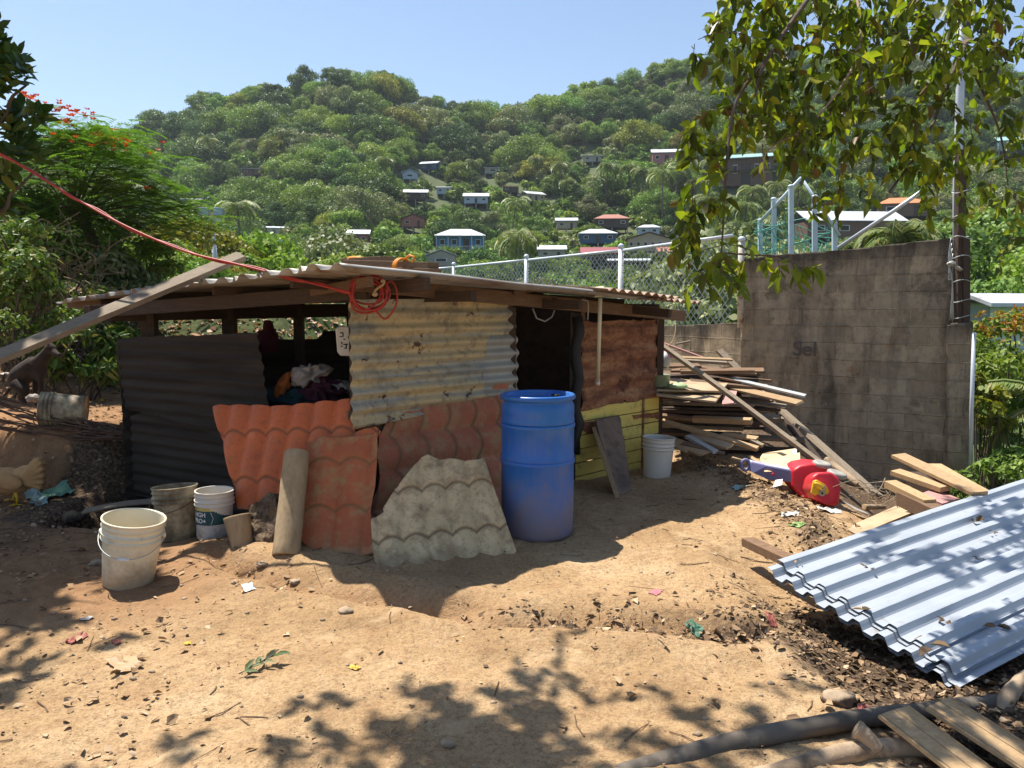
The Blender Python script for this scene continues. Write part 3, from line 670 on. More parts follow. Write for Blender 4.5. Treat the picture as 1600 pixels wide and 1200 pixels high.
# ------------------------------------------------------------------ trees on the hills
cand = []
Y = 50.0
while Y < 282:
    st = 5.2 + Y*.0095
    xs = np.arange(-.95*Y-10, .95*Y+10, st)
    for x in xs:
        xx = x + rng.uniform(-.45, .45)*st; yy = Y + rng.uniform(-.45, .45)*st*.9
        cand.append((xx, yy))
    Y += st*.92
def blocked(x, y, z, r, H):
    a = topx(x, y, z+H); b = topx(x, y, z+H*.25); rp = r*1200/y
    for (x0, x1, y0, y1, Yh, _) in HOUSES:
        if y < Yh+2.5 and a[0]+rp*.85 > x0 and a[0]-rp*.85 < x1 and a[1] < y1-1 and b[1] > y0: return True
        if abs(y-Yh) < 6 and abs(a[0]-(x0+x1)/2) < (x1-x0)/2+rp*.55 and a[1] < y1: return True
    return False
trees = []
for (x, y) in cand:
    z = gzf(x, y); ppx, ppy = topx(x, y, z+6)
    if ppx < -260 or ppx > 1860: continue
    pn = vnoise(np.array([x*.03]), np.array([y*.03]), 5)[0]
    lowzone = 560 < ppx < 1250 and 190 < ppy < 430
    if y < 215 and rng.rand() < (.30*(pn > .45) + .08 if lowzone else .02):
        s = rng.uniform(.85, 1.2); k = rng.randint(3)
        if blocked(x, y, z, 2.5*s, 9*s): continue
        trees.append(('palm', k, x, y, z, s, 3.2*s, 9*s, 'palm')); continue
    k = rng.randint(len(protos)); s = rng.uniform(.50, 1.10) * (1.0 if y > 100 else .72 if y > 75 else .55)
    if y > 200: s = min(s*rng.uniform(.9, 1.25), 1.15)
    r_, H = protos[k][1]*s, protos[k][2]*s
    if blocked(x, y, z, r_, H):
        s *= .45; r_, H = protos[k][1]*s, protos[k][2]*s
        if blocked(x, y, z, r_, H): continue
    q = rng.rand(); g = vnoise(np.array([x*.02+9]), np.array([y*.02]), 6)[0]
    if y < 95 and ppx < 560: kind = 'bright' if q < .45 else 'yellow' if q < .7 else 'mid'
    else: kind = 'dark' if q < .22+.25*(g > .55) else 'mid' if q < .70 else 'bright' if q < .82 else 'grey' if q < .965 else 'yellow'
    trees.append(('tree', k, x, y, z, s, r_, H, kind))
trees.sort(key=lambda t: t[3])
colmin = np.full(2200, 900.0); scored = []
for t in trees:
    a = topx(t[2], t[3], t[4]+t[7]); b = topx(t[2], t[3], t[4]); rp = t[6]*1200/t[3]
    x0 = int(np.clip(a[0]-rp*.8+300, 0, 2199)); x1 = int(np.clip(a[0]+rp*.8+300, x0+1, 2200))
    top = a[1]; vis = np.clip(colmin[x0:x1]-top, 0, b[1]-top).mean(); sc = vis*2*rp
    if a[0] < 130 or a[0] > 1600: sc *= .02
    if a[0] < 280 and a[1] > 300: sc *= .1
    if a[0] > 1180 and a[1] < 330: sc *= .45
    base = 425 if a[0] < 560 else 440
    if a[1] > base: sc *= .1
    colmin[x0:x1] = np.minimum(colmin[x0:x1], top+rp*.15)
    scored.append((sc, t, a, rp))
scored.sort(key=lambda s: -s[0])
bro = [s for s in scored if s[1][0] == 'tree']; pal = [s for s in scored if s[1][0] == 'palm']
NI = 286
indiv = bro[:NI] + pal[:70]; rest = bro[NI:] + pal[70:]
KW = dict(mid='mid green leafy', dark='dark green dense', bright='fresh green leafy', grey='dull grey green', yellow='yellow green')
def region(px, py):
    c = 'the left hill flank' if px < 330 else 'the left hill below its summit' if px < 640 else 'the saddle between the hills' if px < 820 else 'the open right hill' if px < 1070 else 'the right hill behind the boughs'
    r = 'skyline crest' if py < np.interp(px, SIL[:, 0], SIL[:, 1])+22 else 'upper slope' if py < 240 else 'middle slope' if py < 310 else 'lower slope' if py < 370 else 'foot'
    return c, r
used = {}
for sc, t, a, rp in indiv:
    nm = 'palm_tree' if t[0] == 'palm' else 'hillside_tree'
    me = palms[t[1]] if t[0] == 'palm' else protos[t[1]][0]
    o = slotobj(nm, me, [L_[t[8]], M['trunk']], (t[2], t[3], t[4]), rng.uniform(0, 6.28), (t[5]*rng.uniform(.92, 1.1), t[5]*rng.uniform(.92, 1.1), t[5]*rng.uniform(.9, 1.1)))
    lab = None
    for (x0, x1, y0, y1, Yh, hl) in HOUSES:
        cx, cy = (x0+x1)/2, (y0+y1)/2
        if abs(a[0]-cx) < (x1-x0)/2+rp+6 and abs(a[1]+rp*.6-cy) < 26:
            rel = 'left of' if a[0] < x0+2 else 'right of' if a[0] > x1-2 else 'above' if a[1] < cy else 'below'
            short = ' '.join(re.split(r' (?:with|under|among|behind|beyond|above|in|on|alone|left|right|high|at|below|half|just) ', hl)[0].split()[:6]); k2 = (rel, short, t[8])
            if k2 not in used: used[k2] = 1; lab = ('%s %s %s the %s' % ('coconut palm' if t[0] == 'palm' else KW[t[8]]+' tree', '', rel, short)).replace('  ', ' '); break
    c, r = region(*a)
    if lab is not None and len(lab.split()) > 16: lab = None
    if lab is None:
        lab = ('coconut palm' if t[0] == 'palm' else KW[t[8]]+' tree') + ' on the %s of %s' % (r, c)
    tag(o, lab, 'palm tree' if t[0] == 'palm' else 'tree', ('palms' if t[0] == 'palm' else KW[t[8]]+' trees')+' on the %s of %s' % (r, c))
# the rest of the wood: one object, instances on points
pc = bpy.data.collections.new('wood_sources'); src = []
for i, (me, k) in enumerate([(protos[j % 7][0], kk) for j, kk in enumerate(['mid', 'dark', 'mid', 'bright', 'grey', 'dark', 'mid'])] + [(palms[0], 'palm')]):
    o = bpy.data.objects.new('wood_source_%02d' % i, me.copy()); o.data.materials.clear(); o.data.materials.append(L_[k]); o.data.materials.append(M['trunk']); pc.objects.link(o)
def gn_scatter(name, pts, rots, scs, idx, coll, mats, base_me=None):
    me = bpy.data.meshes.new(name); me.from_pydata([tuple(p) for p in pts], [], [])
    a = me.attributes.new('rot', 'FLOAT_VECTOR', 'POINT'); a.data.foreach_set('vector', np.asarray(rots, np.float32).ravel())
    a = me.attributes.new('scl', 'FLOAT', 'POINT'); a.data.foreach_set('value', np.asarray(scs, np.float32))
    a = me.attributes.new('idx', 'INT', 'POINT'); a.data.foreach_set('value', np.asarray(idx, np.int32))
    o = bpy.data.objects.new(name, me); COL.objects.link(o)
    g = bpy.data.node_groups.new(name, 'GeometryNodeTree')
    g.interface.new_socket('Geometry', in_out='INPUT', socket_type='NodeSocketGeometry'); g.interface.new_socket('Geometry', in_out='OUTPUT', socket_type='NodeSocketGeometry')
    n = g.nodes.new; gi = n('NodeGroupInput'); go = n('NodeGroupOutput'); iop = n('GeometryNodeInstanceOnPoints'); ci = n('GeometryNodeCollectionInfo')
    ci.inputs['Collection'].default_value = coll; ci.inputs['Separate Children'].default_value = True; ci.inputs['Reset Children'].default_value = True
    iop.inputs['Pick Instance'].default_value = True
    def at(nm, ty):
        x = n('GeometryNodeInputNamedAttribute'); x.data_type = ty; x.inputs['Name'].default_value = nm; return x.outputs['Attribute']
    l = g.links.new; l(gi.outputs[0], iop.inputs['Points']); l(ci.outputs[0], iop.inputs['Instance']); l(at('idx', 'INT'), iop.inputs['Instance Index'])
    l(at('rot', 'FLOAT_VECTOR'), iop.inputs['Rotation']); l(at('scl', 'FLOAT'), iop.inputs['Scale']); l(iop.outputs[0], go.inputs[0])
    md = o.modifiers.new('scatter', 'NODES'); md.node_group = g
    return o
if rest:
    o = gn_scatter('far_woods', [(t[2], t[3], t[4]) for _, t, _, _ in rest], [(0, 0, rng.uniform(0, 6.28)) for _ in rest], [t[5] for _, t, _, _ in rest],
        [7 if t[0] == 'palm' else t[1] % 7 for _, t, _, _ in rest], pc, None)
    tag(o, 'the remaining trees of the wooded hillsides reading as one green mass', 'woods', kind='stuff')

uc = bpy.data.collections.new('shrub_sources'); shrubs = []
for i in range(4):
    me = tree_mesh(400+i, 1.7, 1.7, .35, 12, 900, .34); me.materials.append(L_['mid']); me.materials.append(M['trunk']); shrubs.append(me)
for i, k in enumerate(['mid', 'dark', 'bright', 'grey', 'mid', 'dark']):
    o = bpy.data.objects.new('shrub_source_%d' % i, shrubs[i % 4].copy()); o.data.materials.clear(); o.data.materials.append(L_[k]); o.data.materials.append(M['trunk']); uc.objects.link(o)
up_, ur, us, ui = [], [], [], []
Y = 46.0
while Y < 262:
    st = 2.5 + Y*.0105
    for x in np.arange(-.74*Y-4, .74*Y+4, st):
        xx = x + rng.uniform(-.5, .5)*st; yy = Y + rng.uniform(-.5, .5)*st; ppx = 800+1200*xx/yy
        if any(yy < h[4]+1 and h[0]-4 < ppx < h[1]+4 and topx(xx, yy, gzf(xx, yy)+2.6)[1] < h[3]-1 and topx(xx, yy, gzf(xx, yy))[1] > h[2] for h in HOUSES): continue
        if any(abs(yy-h[4]) < 5 and h[0]-6 < ppx < h[1]+6 for h in HOUSES): continue
        if any(h[4]-14 < yy <= h[4]-3 and h[0] < ppx < h[1] for h in HOUSES): sc = .45
        else: sc = rng.uniform(.8, 1.5)*(1+Y*.0022)
        up_.append((xx, yy, gzf(xx, yy)-.2)); ur.append((0, 0, rng.uniform(0, 6.28))); us.append(sc); ui.append(rng.randint(6))
    Y += st
o = gn_scatter('undergrowth', up_, ur, us, ui, uc, None); tag(o, 'low green undergrowth filling the gaps between the trees of the hillsides', 'undergrowth', kind='stuff')
# ------------------------------------------------------------------ sheets cut to an outline on a plane
class Plane:
    def __init__(s, p0, pa, pb):
        """origin p0, first axis towards pa, second axis in the plane towards pb; normal faces the camera"""
        s.o = Vector(p0); s.a = (Vector(pa)-s.o).normalized(); b = Vector(pb)-s.o; s.b = (b - s.a*b.dot(s.a)).normalized()
        s.n = s.a.cross(s.b)
        if s.n.dot(Vector((0, 0, CAMZ))-s.o) < 0: s.n = -s.n
    def hit(s, px, py):
        r = Vector(ray(px, py).tolist()); c = Vector((0, 0, CAMZ)); t = (s.o-c).dot(s.n)/r.dot(s.n); return c+r*t
    def loc(s, px, py):
        d = s.hit(px, py)-s.o; return (d.dot(s.a), d.dot(s.b))
    def at(s, a, b, h=0): return s.o + s.a*a + s.b*b + s.n*h
def inside(px, py, poly):
    c = np.zeros(px.shape, bool); n = len(poly)
    for i in range(n):
        x0, y0 = poly[i]; x1, y1 = poly[(i+1) % n]
        k = ((y0 > py) != (y1 > py)) & (px < (x1-x0)*(py-y0)/((y1-y0) if y1 != y0 else 1e-9)+x0); c ^= k
    return c
def snap(px, py, poly):
    bx = px.copy(); by = py.copy(); bd = np.full(px.shape, 1e9); n = len(poly)
    for i in range(n):
        x0, y0 = poly[i]; x1, y1 = poly[(i+1) % n]; dx, dy = x1-x0, y1-y0
        t = np.clip(((px-x0)*dx+(py-y0)*dy)/(dx*dx+dy*dy+1e-12), 0, 1); qx, qy = x0+t*dx, y0+t*dy
        d = np.hypot(px-qx, py-qy); m = d < bd; bd = np.where(m, d, bd); bx = np.where(m, qx, bx); by = np.where(m, qy, by)
    return bx, by
def rough_poly(poly, amp, step=.04, seed=0, edges=None):
    rs = np.random.RandomState(seed); out = []; n = len(poly)
    for i in range(n):
        x0, y0 = poly[i]; x1, y1 = poly[(i+1) % n]; L = math.hypot(x1-x0, y1-y0); k = max(1, int(L/step)) if (edges is None or i in edges) else 1
        for j in range(k):
            t = j/k; q = amp*(rs.rand()-.5)*2 if (0 < j) else 0
            out.append((x0+(x1-x0)*t - (y1-y0)/max(L, 1e-6)*q, y0+(y1-y0)*t + (x1-x0)/max(L, 1e-6)*q))
    return out
def sheet(name, pl, poly_px, hf, mat, parent=None, step=.012, rag=0, seed=0, holes=(), thick=.0015, edges=None, grime=None, local=False, ragstep=.04, dents=.006):
    poly = poly_px if local else [pl.loc(*p) for p in poly_px]
    if rag: poly = rough_poly(poly, rag, ragstep, seed, edges)
    P = np.array(poly); a0, b0 = P.min(0)-step; a1, b1 = P.max(0)+step
    na = int((a1-a0)/step)+2; nb = int((b1-b0)/step)+2
    A, B = np.meshgrid(a0+np.arange(na)*step, b0+np.arange(nb)*step)
    ok = inside(A, B, poly)
    for hc, hr in holes:
        hx, hy = pl.loc(*hc) if not local else hc
        rr = np.hypot(A-hx, B-hy)*(1+.5*(fbm(A*14, B*14, 3, seed+3)-.5)*2); ok &= rr > hr
    cell = (ok[:-1, :-1].astype(int)+ok[1:, :-1]+ok[1:, 1:]+ok[:-1, 1:]) >= 2
    sx, sy = snap(A, B, poly); ins = inside(A, B, poly); A2 = np.where(ins, A, sx); B2 = np.where(ins, B, sy)
    Hh = hf(A2, B2) + dents*(fbm(A2*3+seed, B2*3, 3, seed)-.5)*2
    O, a, b, n = [np.array(v[:]) for v in (pl.o, pl.a, pl.b, pl.n)]
    V = O + A2[..., None]*a + B2[..., None]*b + Hh[..., None]*n
    idx = np.arange(A.size).reshape(A.shape); j, i = np.where(cell)
    F = np.stack([idx[j, i], idx[j, i+1], idx[j+1, i+1], idx[j+1, i]], -1)
    used_ = np.unique(F); rm = np.full(A.size, -1); rm[used_] = np.arange(len(used_)); F = rm[F]
    if np.dot(np.cross(a, b), n) < 0: F = F[:, ::-1]
    me = mesh_np(name, V.reshape(-1, 3)[used_], F, True)
    if grime is not None:
        at = me.attributes.new('grime', 'FLOAT', 'POINT'); at.data.foreach_set('value', grime(A2, B2).ravel()[used_].astype(np.float32))
    o = link(name, me, mat, parent); md = o.modifiers.new('s', 'SOLIDIFY'); md.thickness = thick; md.offset = -1
    return o
def wave(p, amp, along='b', ph=0):
    def f(A, B):
        t = (B if along == 'b' else A)/p+ph; return amp*np.sin(2*np.pi*t)
    return f
def tilewave(p, amp, row, lip, axis='a', ph=0, rph=0, curve=.035):
    def w_(A, B):
        t = (A if axis == 'a' else B)/p+ph; return np.abs(np.sin(np.pi*t))**.8
    def f(A, B):
        r = ((B if axis == 'a' else A) - curve*w_(A, B))/row + rph
        fr = r-np.floor(r); return amp*w_(A, B) + lip*(1-fr)*np.minimum(1, fr*18)
    def g(A, B):
        r = ((B if axis == 'a' else A) - curve*w_(A, B))/row + rph; fr = r-np.floor(r); return np.exp(-(np.minimum(fr, 1-fr)*row/.010)**2)
    return f, g

# ------------------------------------------------------------------ the shack
shack = empty('shack', (-.2, 6.8, 0), 'low shack of patched corrugated sheets and boards with a sagging zinc roof', 'shack')
C0 = Vector((-1.03, 4.92, 0)); D1 = Vector((.025, 5.97, 0)); D2 = Vector((.57, 6.52, 0)); C1 = Vector((1.41, 7.36, 0)); L1 = Vector((-3.2, 6.25, 0)); BK = L1+C1-C0
rN = Vector((-.93, 4.25, 1.725)); rL = Vector((-3.95, 6.80, 1.54)); rR = Vector((1.64, 6.78, 1.515)); rB = Vector((-1.35, 9.3, 1.93))
def roofp(s, t, off=0):
    p = (rN*(1-t)+rL*t)*(1-s) + (rR*(1-t)+rB*t)*s
    return p + Vector((0, 0, off + .012*math.sin(3.1*s+2*t)))
UP = Vector((0, 0, 1))
fpl = Plane(C0 + Vector((.03, -.03, 0)), C1 + Vector((.03, -.03, 0)), C0+UP)
o = sheet('wall_sheet', fpl, [(546,468),(640,467),(720,466),(802,470),(806,500),(803,530),(808,560),(806,590),(808,611),(780,620),(700,640),(550,672)], wave(.102, .015, 'b'), M['zinc_old'], shack, seed=3, rag=.004, edges=[9, 10])
fpl2 = Plane(C0 + Vector((.022, -.022, 0)), C1 + Vector((.022, -.022, 0)), C0+UP)
M['zinc_mid'] = simple('greyer_zinc', (.42,.41,.36), (.32,.31,.27), 5, .5, .2, bump=.1, dirt=(.3,.24,.15), dsc=4, dlo=.5, dhi=.7)
fplm = Plane(C0 + Vector((.035, -.035, 0)), C1 + Vector((.035, -.035, 0)), C0+UP)
o = sheet('wall_sheet', fplm, [(752,526),(807,522),(809,560),(807,590),(809,612),(760,622),(755,580)], wave(.102, .0155, 'b'), M['zinc_mid'], shack, seed=4, rag=.004); o['label'] = 'newer greyer patch of corrugated sheet'
# lower boards behind the leaning tiles, dark
MB().beam(C0+Vector((-.05,.07,.42)), D1+Vector((-.06,.06,.42)), .02, .80).build('lower_wall', M['shed_ply'], shack)
o = sheet('wall_sheet', fpl, [(904,503),(960,501),(1027,499),(1028,560),(1029,655),(1010,653),(990,655),(978,640),(962,658),(945,676),(918,681),(906,668),(903,650),(910,618),(901,590),(908,552),(901,530)], lambda A, B: .012*np.clip(np.sin(2*np.pi*B/.205)*2.2, -1, 1)+.004*np.sin(A*9), M['rust'], shack, seed=8, rag=.012, holes=[((975,628),.028),((1005,545),.006),((948,575),.01)], dents=.012); o['label'] = 'torn brown rusty sheet'
# yellow boards
for i in range(7):
    z0 = -.18 + i*.118
    b = MB(); b.beam(D2.lerp(C1, -.04)+Vector((.01,-.01,z0+.055)), C1+Vector((.01,-.01,z0+.055)), .018, .110); b.build('yellow_board', M['yellow_board'], shack, .004)
MB().beam(D2.lerp(C1, .76)+Vector((.022,-.022,-.1)), D2.lerp(C1, .76)+Vector((.022,-.022,.66)), .02, .018, (0,1,0)).build('batten', M['rust'], shack)
MB().beam(C1+Vector((.01,.0,-.2)), C1+Vector((.01,0,1.42)), .06, .06, (0,1,0), seg=4).build('post', M['wood_dark'], shack)
MB().beam(D2+Vector((-.03,.03,-.05)), D2+Vector((-.03,.03,1.45)), .09, .09, (0,1,0), seg=6).build('post', M['wood_dark'], shack)
mb = MB(); pts = [D2+Vector((-.02+.02*math.sin(k*2), -.03, 1.42-k*.13)) for k in range(10)]; mb.tube(pts, [.045+.018*math.sin(k*3.1) for k in range(10)], 8); mb.build('black_wrapping', M['black'], shack)
MB().beam(D1+Vector((-.03,.03,-.05)), D1+Vector((-.03,.03,1.5)), .07, .07, (0,1,0)).build('post', M['wood_dark'], shack)
MB().beam(C0+Vector((.0,.13,-.05)), C0+Vector((.0,.13,1.6)), .07, .07, (0,1,0)).build('post', M['wood_dark'], shack)
# side, back walls and left wall
MB().beam(C1+Vector((-.01,.02,.68)), BK+Vector((0,0,.70)), .02, 1.7).build('side_wall', M['wood_dark'], shack)
MB().beam(L1.lerp(BK,.62)+Vector((.02,.02,1.35)), BK+Vector((0,0,1.40)), .015, .5).build('back_board', M['wood_dark'], shack)
bpl = Plane(L1, BK, L1+UP); Lb = (BK-L1).length
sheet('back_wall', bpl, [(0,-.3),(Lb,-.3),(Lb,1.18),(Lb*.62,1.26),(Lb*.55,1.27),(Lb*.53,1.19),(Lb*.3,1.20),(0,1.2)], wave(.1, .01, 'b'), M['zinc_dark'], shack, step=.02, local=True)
lpl = Plane(L1, C0, L1+UP); Ll = (C0-L1).length
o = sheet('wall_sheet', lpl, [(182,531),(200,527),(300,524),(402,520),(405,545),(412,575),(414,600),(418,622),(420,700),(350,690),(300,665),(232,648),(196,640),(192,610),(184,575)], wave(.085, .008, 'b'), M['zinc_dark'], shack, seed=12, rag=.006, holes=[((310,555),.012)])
lpl2 = Plane(L1+Vector((.03,.05,0)), C0+Vector((.03,.05,0)), L1+UP)
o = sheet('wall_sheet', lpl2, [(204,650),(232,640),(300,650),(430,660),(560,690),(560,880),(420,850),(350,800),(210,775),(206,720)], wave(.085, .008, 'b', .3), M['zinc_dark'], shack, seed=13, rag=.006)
for t, z in ((.06, 1.55), (.26, 1.58), (.46, 1.62), (.8, 1.7)):
    p = L1.lerp(BK, t); MB().beam(p+Vector((.03,.03,-.2)), p+Vector((.03,.03,z)), .11 if t < .3 else .085, .09, (0,1,0)).build('post', M['wood_dark'], shack)
p = L1.lerp(C0, .56); MB().beam(p+Vector((.05,.08,-.2)), p+Vector((.05,.08,1.25)), .07, .07, (0,1,0)).build('post', M['wood_dark'], shack)
# beams
def beam(p0, p1, w, h, m, nm='beam', **k): return MB().beam(p0, p1, w, h, seg=5, **k).build(nm, m, shack, .003)
of = Vector((.05, -.05, 0))
beam(C0.lerp(C1, -.015)+of+Vector((0,0,1.655)), C0.lerp(C1, 1.09)+of+Vector((0,0,1.415)), .045, .10, M['wood_brown'], 'wall_plate')
beam(rN+Vector((.42,.42,-.085)), rL+Vector((.50,.30,-.075)), .05, .08, M['wood_dark'])
beam(rN+Vector((.10,.30,-.075)), rN.lerp(rL,.32)+Vector((.42,.30,-.075)), .04, .06, M['wood_brown'])
beam(L1+Vector((-.3,.1,1.46)), C0+Vector((.1,.06,1.60)), .05, .10, M['wood_dark'])
beam(L1.lerp(BK, -.06)+Vector((0,0,1.45)), L1.lerp(BK, 1.04)+Vector((0,0,1.48)), .05, .13, M['wood_dark'])
for t in (.18, .42, .66, .9):
    a_, b_ = roofp(.04, t, -.045), roofp(.97, t, -.045); beam(a_, b_, .045, .06, M['wood_dark'], 'purlin')
for s_ in (.3, .6, .93): beam(roofp(s_, .03, -.10), roofp(s_, .97, -.10), .05, .07, M['wood_dark'], 'rafter')
MB().beam(W(300,476,6.35), W(108,476,6.95), .03, .06).build('eave_board', M['wood_brown'], shack)
for px_, l_ in ((792, 0), (905, .12)): 
    pl_ = fpl.hit(px_, 470); MB().beam(pl_+Vector((.03,-.04,-.04-l_)), pl_+Vector((.03,-.04,.10)), .035, .05, (0,1,0)).build('block', M['wood_brown'], shack)
# roof sheets: waves run from the left eave towards the right
def roofsheet(t0, t1, s0, s1, lift, seed, mat, nper=25.5, amp=.020):
    nt_, ns = int((t1-t0)*nper*16), 34; T = np.linspace(t0, t1, nt_); Sx = np.linspace(s0, s1, ns); rs = np.random.RandomState(seed)
    V = []
    jit = rs.uniform(-.004, .004)
    for i, s_ in enumerate(Sx):
        for t in T:
            ss = s_ + jit + (.008*math.sin(t*60+seed) if i in (0, ns-1) else 0)
            p = roofp(ss, t, lift); c = math.sin(2*math.pi*t*nper); z = amp*max(-.75, min(.9, c*1.4))
            z += .010*mnoise.noise(Vector((s_*4, t*5, seed)))
            V.append((p.x, p.y, p.z+z))
    idx = np.arange(ns*nt_).reshape(ns, nt_); F = np.stack([idx[:-1, :-1], idx[1:, :-1], idx[1:, 1:], idx[:-1, 1:]], -1).reshape(-1, 4)
    me = mesh_np('roof_sheet', np.array(V), F, True); o = link('roof_sheet', me, mat, shack); md = o.modifiers.new('s', 'SOLIDIFY'); md.thickness = .0015; return o
for i, (a_, b_, s1_) in enumerate(((-.0, .215, .80), (.205, .42, .98), (.41, .625, 1.0), (.615, .83, .99), (.82, 1.02, 1.0))):
    roofsheet(a_, b_, -.01 + .012*(i % 2), s1_, .004*(i % 2), 20+i, M['roof'])
# two short rusty sheets over the right end, their wavy ends towards the camera
M['roof_rust'] = simple('rusting_roof_sheet', (.42,.33,.25), (.27,.17,.11), 4, .75, .0, bump=.15, dirt=(.16,.08,.05), dsc=5, dlo=.5, dhi=.7)
def patch(p00, p10, p01, n, lift, nm='roof_sheet'):
    pl = Plane(p00, p10, p01); a = (p10-p00).length; b = (p01-p00).dot(pl.b)
    sh = (p01-p00).dot(pl.a)
    o = sheet(nm, pl, [(0, 0), (a, 0), (a+sh, b), (sh, b)], wave(a/n, .013, 'a'), M['roof_rust'], shack, step=.012, local=True, seed=n); return o
a_ = roofp(.60, -.03, .03); b_ = roofp(.86, -.035, .035); c_ = roofp(.62, .30, .035)
patch(a_, b_, c_, 9, 0)
a_ = roofp(.78, -.02, .008); b_ = W(1096, 473, 6.95); c_ = roofp(.80, .35, .012)
patch(a_, b_, c_, 8, 0)
# stick lying across the roof edge and strapped timbers: own things
def plank_px(a, b, w, t, mat, label, up=(0,0,1), name='plank', cat='plank', group=None, seg=4, bend=0, rag=0, ground=False):
    p0 = W(*a) if len(a) == 3 else G(*a); p1 = W(*b) if len(b) == 3 else G(*b)
    mb = MB().beam(p0, p1, w, t, up, seg=seg, bend=bend, rag=rag)
    return thing(mb, name, mat, p0 if p0.z < p1.z else p1, label, cat, group, .0025)
plank_px((800,458,5.85), (866,447,5.95), .10, .03, M['wood_brown'], 'short worn board sticking out over the shack roof edge', name='roof_board')
t_ = empty('timber_bundle', W(610,412,5.2), 'two stacked brown timbers lying on the roof, tied with orange strap', 'timber')
MB().beam(W(545,411,5.6), W(677,415,5.0), .10, .042).build('timber', M['wood_brown'], t_, .003)
MB().beam(W(520,419,5.75), W(680,425,4.98), .11, .042).build('timber', M['wood_brown'], t_, .003)
mb = MB()
for k in (0, .012, .026):
    c = W(628,419,5.12); ax = (W(677,415,5.0)-W(545,411,5.6)).normalized(); sd_ = ax.cross(UP).normalized()
    q = [c + ax*(k-.01) + sd_*.065*math.cos(t)*1.05 + UP*(.062*math.sin(t)) for t in np.linspace(0, 2*math.pi, 22)]
    mb.tube(q, .008, 6)
q = [W(634,404,5.1), W(640,399,5.08), W(649,402,5.06), W(644,410,5.06)]; mb.tube(q, .009, 6)
mb.build('strap', M['orange_strap'], t_)
t2 = empty('timber_bundle', W(570,410,6.1), 'far brown timber on the roof with orange rope laid along it', 'timber')
MB().beam(W(545,410,6.3), W(607,407,5.9), .14, .06).build('timber', M['wood_brown'], t2, .003)
MB().tube([W(545+k*6, 405-2*math.sin(k*.9)+.2*k, 6.2-k*.03) for k in range(10)], .02, 6).build('rope', M['orange_strap'], t2)
# hanging bits
mb = MB(); mb.tube([fpl.hit(817,482)+of*1.5, fpl.hit(822,497)+of*1.6, fpl.hit(835,502)+of*1.6, fpl.hit(846,495)+of*1.6, fpl.hit(853,480)+of*1.5, fpl.hit(850,468)+of*1.6], .006, 6)
thing(mb, 'hose_loop', M['grey_plastic'], fpl.hit(850,468)+of, 'thin pale hose loop hanging in the shack doorway', 'hose')
mb = MB(); mb.tube([fpl.hit(842,466)+of*1.5, fpl.hit(852,467)+of*1.7, fpl.hit(853,478)+of*1.6, fpl.hit(850,484)+of*1.6], .008, 6)
thing(mb, 'rubber_loop', M['black'], fpl.hit(850,468)+of, 'black rubber band hooked over the beam by the pale hose', 'rubber band')
mb = MB(); mb.tube([fpl.hit(888,474)+of*1.5, fpl.hit(892,468)+of*1.8, fpl.hit(900,470)+of*1.8, fpl.hit(903,480)+of*1.6, fpl.hit(903,500)+of*1.5], .007, 6)
thing(mb, 'wire_hook', M['wire'], fpl.hit(892,468)+of, 'grey wire hook over the beam beside the black wrapped post', 'hook')
# pole with a scoop head over the roof edge
t_ = empty('long_handled_scoop', W(932,600,6.2), 'cream plastic pole with a flat scoop head hooked over the roof edge', 'scoop')
pT = W(938,466,6.02)
MB().tube([pT, W(936,530,6.1), W(934,596,6.22)], .016, 12).build('pole', M['cream'], t_)
MB().tube([W(934,592,6.22), W(934,601,6.23)], .019, 12).build('pole_cap', M['white'], t_)
pl_ = Plane(W(903,461,6.6), W(945,462,6.0), W(925,446,6.6))
mb = MB(); v = [W(900,461,6.55), W(929,465,5.98), W(947,463,6.02), W(943,449,6.12), W(905,453,6.7)]; mb.add(v+[p+Vector((0,0,.014)) for p in v], [(4,3,2,1,0),(5,6,7,8,9)]+[(i,(i+1)%5,5+(i+1)%5,5+i) for i in range(5)])
mb.build('head', M['cream'], t_, .005)

# ------------------------------------------------------------------ sheets leaning on the front
def sagging(base_f, k=.0): return base_f
plO = Plane(W(400,800,4.90), W(548,800,4.72), W(440,632,5.22)); f, g = tilewave(.165, .030, .33, .012, 'a', .15, .42, .035)
o = sheet('tile_pattern_sheet', plO, [(335,637),(347,634),(400,634),(440,636),(500,630),(551,625),(556,676),(590,668),(598,676),(585,690),(560,720),(520,760),(470,800),(420,798),(376,797),(362,740)], f, M['tile_orange'], None, step=.0085, seed=31, grime=g)
recenter(o, W(400,800,4.9)); tag(o, 'bright orange tile pattern plastic sheet leaning at the open window', 'roofing sheet')
plR = Plane(W(482,868,4.55), W(575,868,4.50), W(520,690,4.86)); f, g = tilewave(.20, .028, .30, .012, 'a', .3, .12, .04)
o = sheet('tile_pattern_sheet', plR, [(480,693),(505,684),(540,684),(562,684),(590,676),(592,700),(588,760),(580,800),(588,868),(566,868),(540,873),(515,872),(492,862),(470,845),(474,760)], f, M['tile_red'], None, step=.0085, seed=32, grime=g)
recenter(o, W(500,868,4.55)); tag(o, 'dull red moss stained tile sheet standing behind the leaning log', 'roofing sheet')
plM = Plane(W(600,840,4.86), W(785,800,5.52), W(600,660,5.14)); f, g = tilewave(.24, .034, .235, .014, 'b', .25, .3, .05)
o = sheet('tile_pattern_sheet', plM, [(596,672),(606,640),(660,620),(720,610),(792,590),(792,860),(740,872),(690,870),(600,840),(568,812),(580,780),(592,740),(583,712),(592,680)], f, M['tile_pink'], None, step=.0095, seed=33, grime=g)
recenter(o, W(690,860,4.9)); tag(o, 'faded red tile sheet set sideways between the corrugated sheet and the grey one', 'roofing sheet')
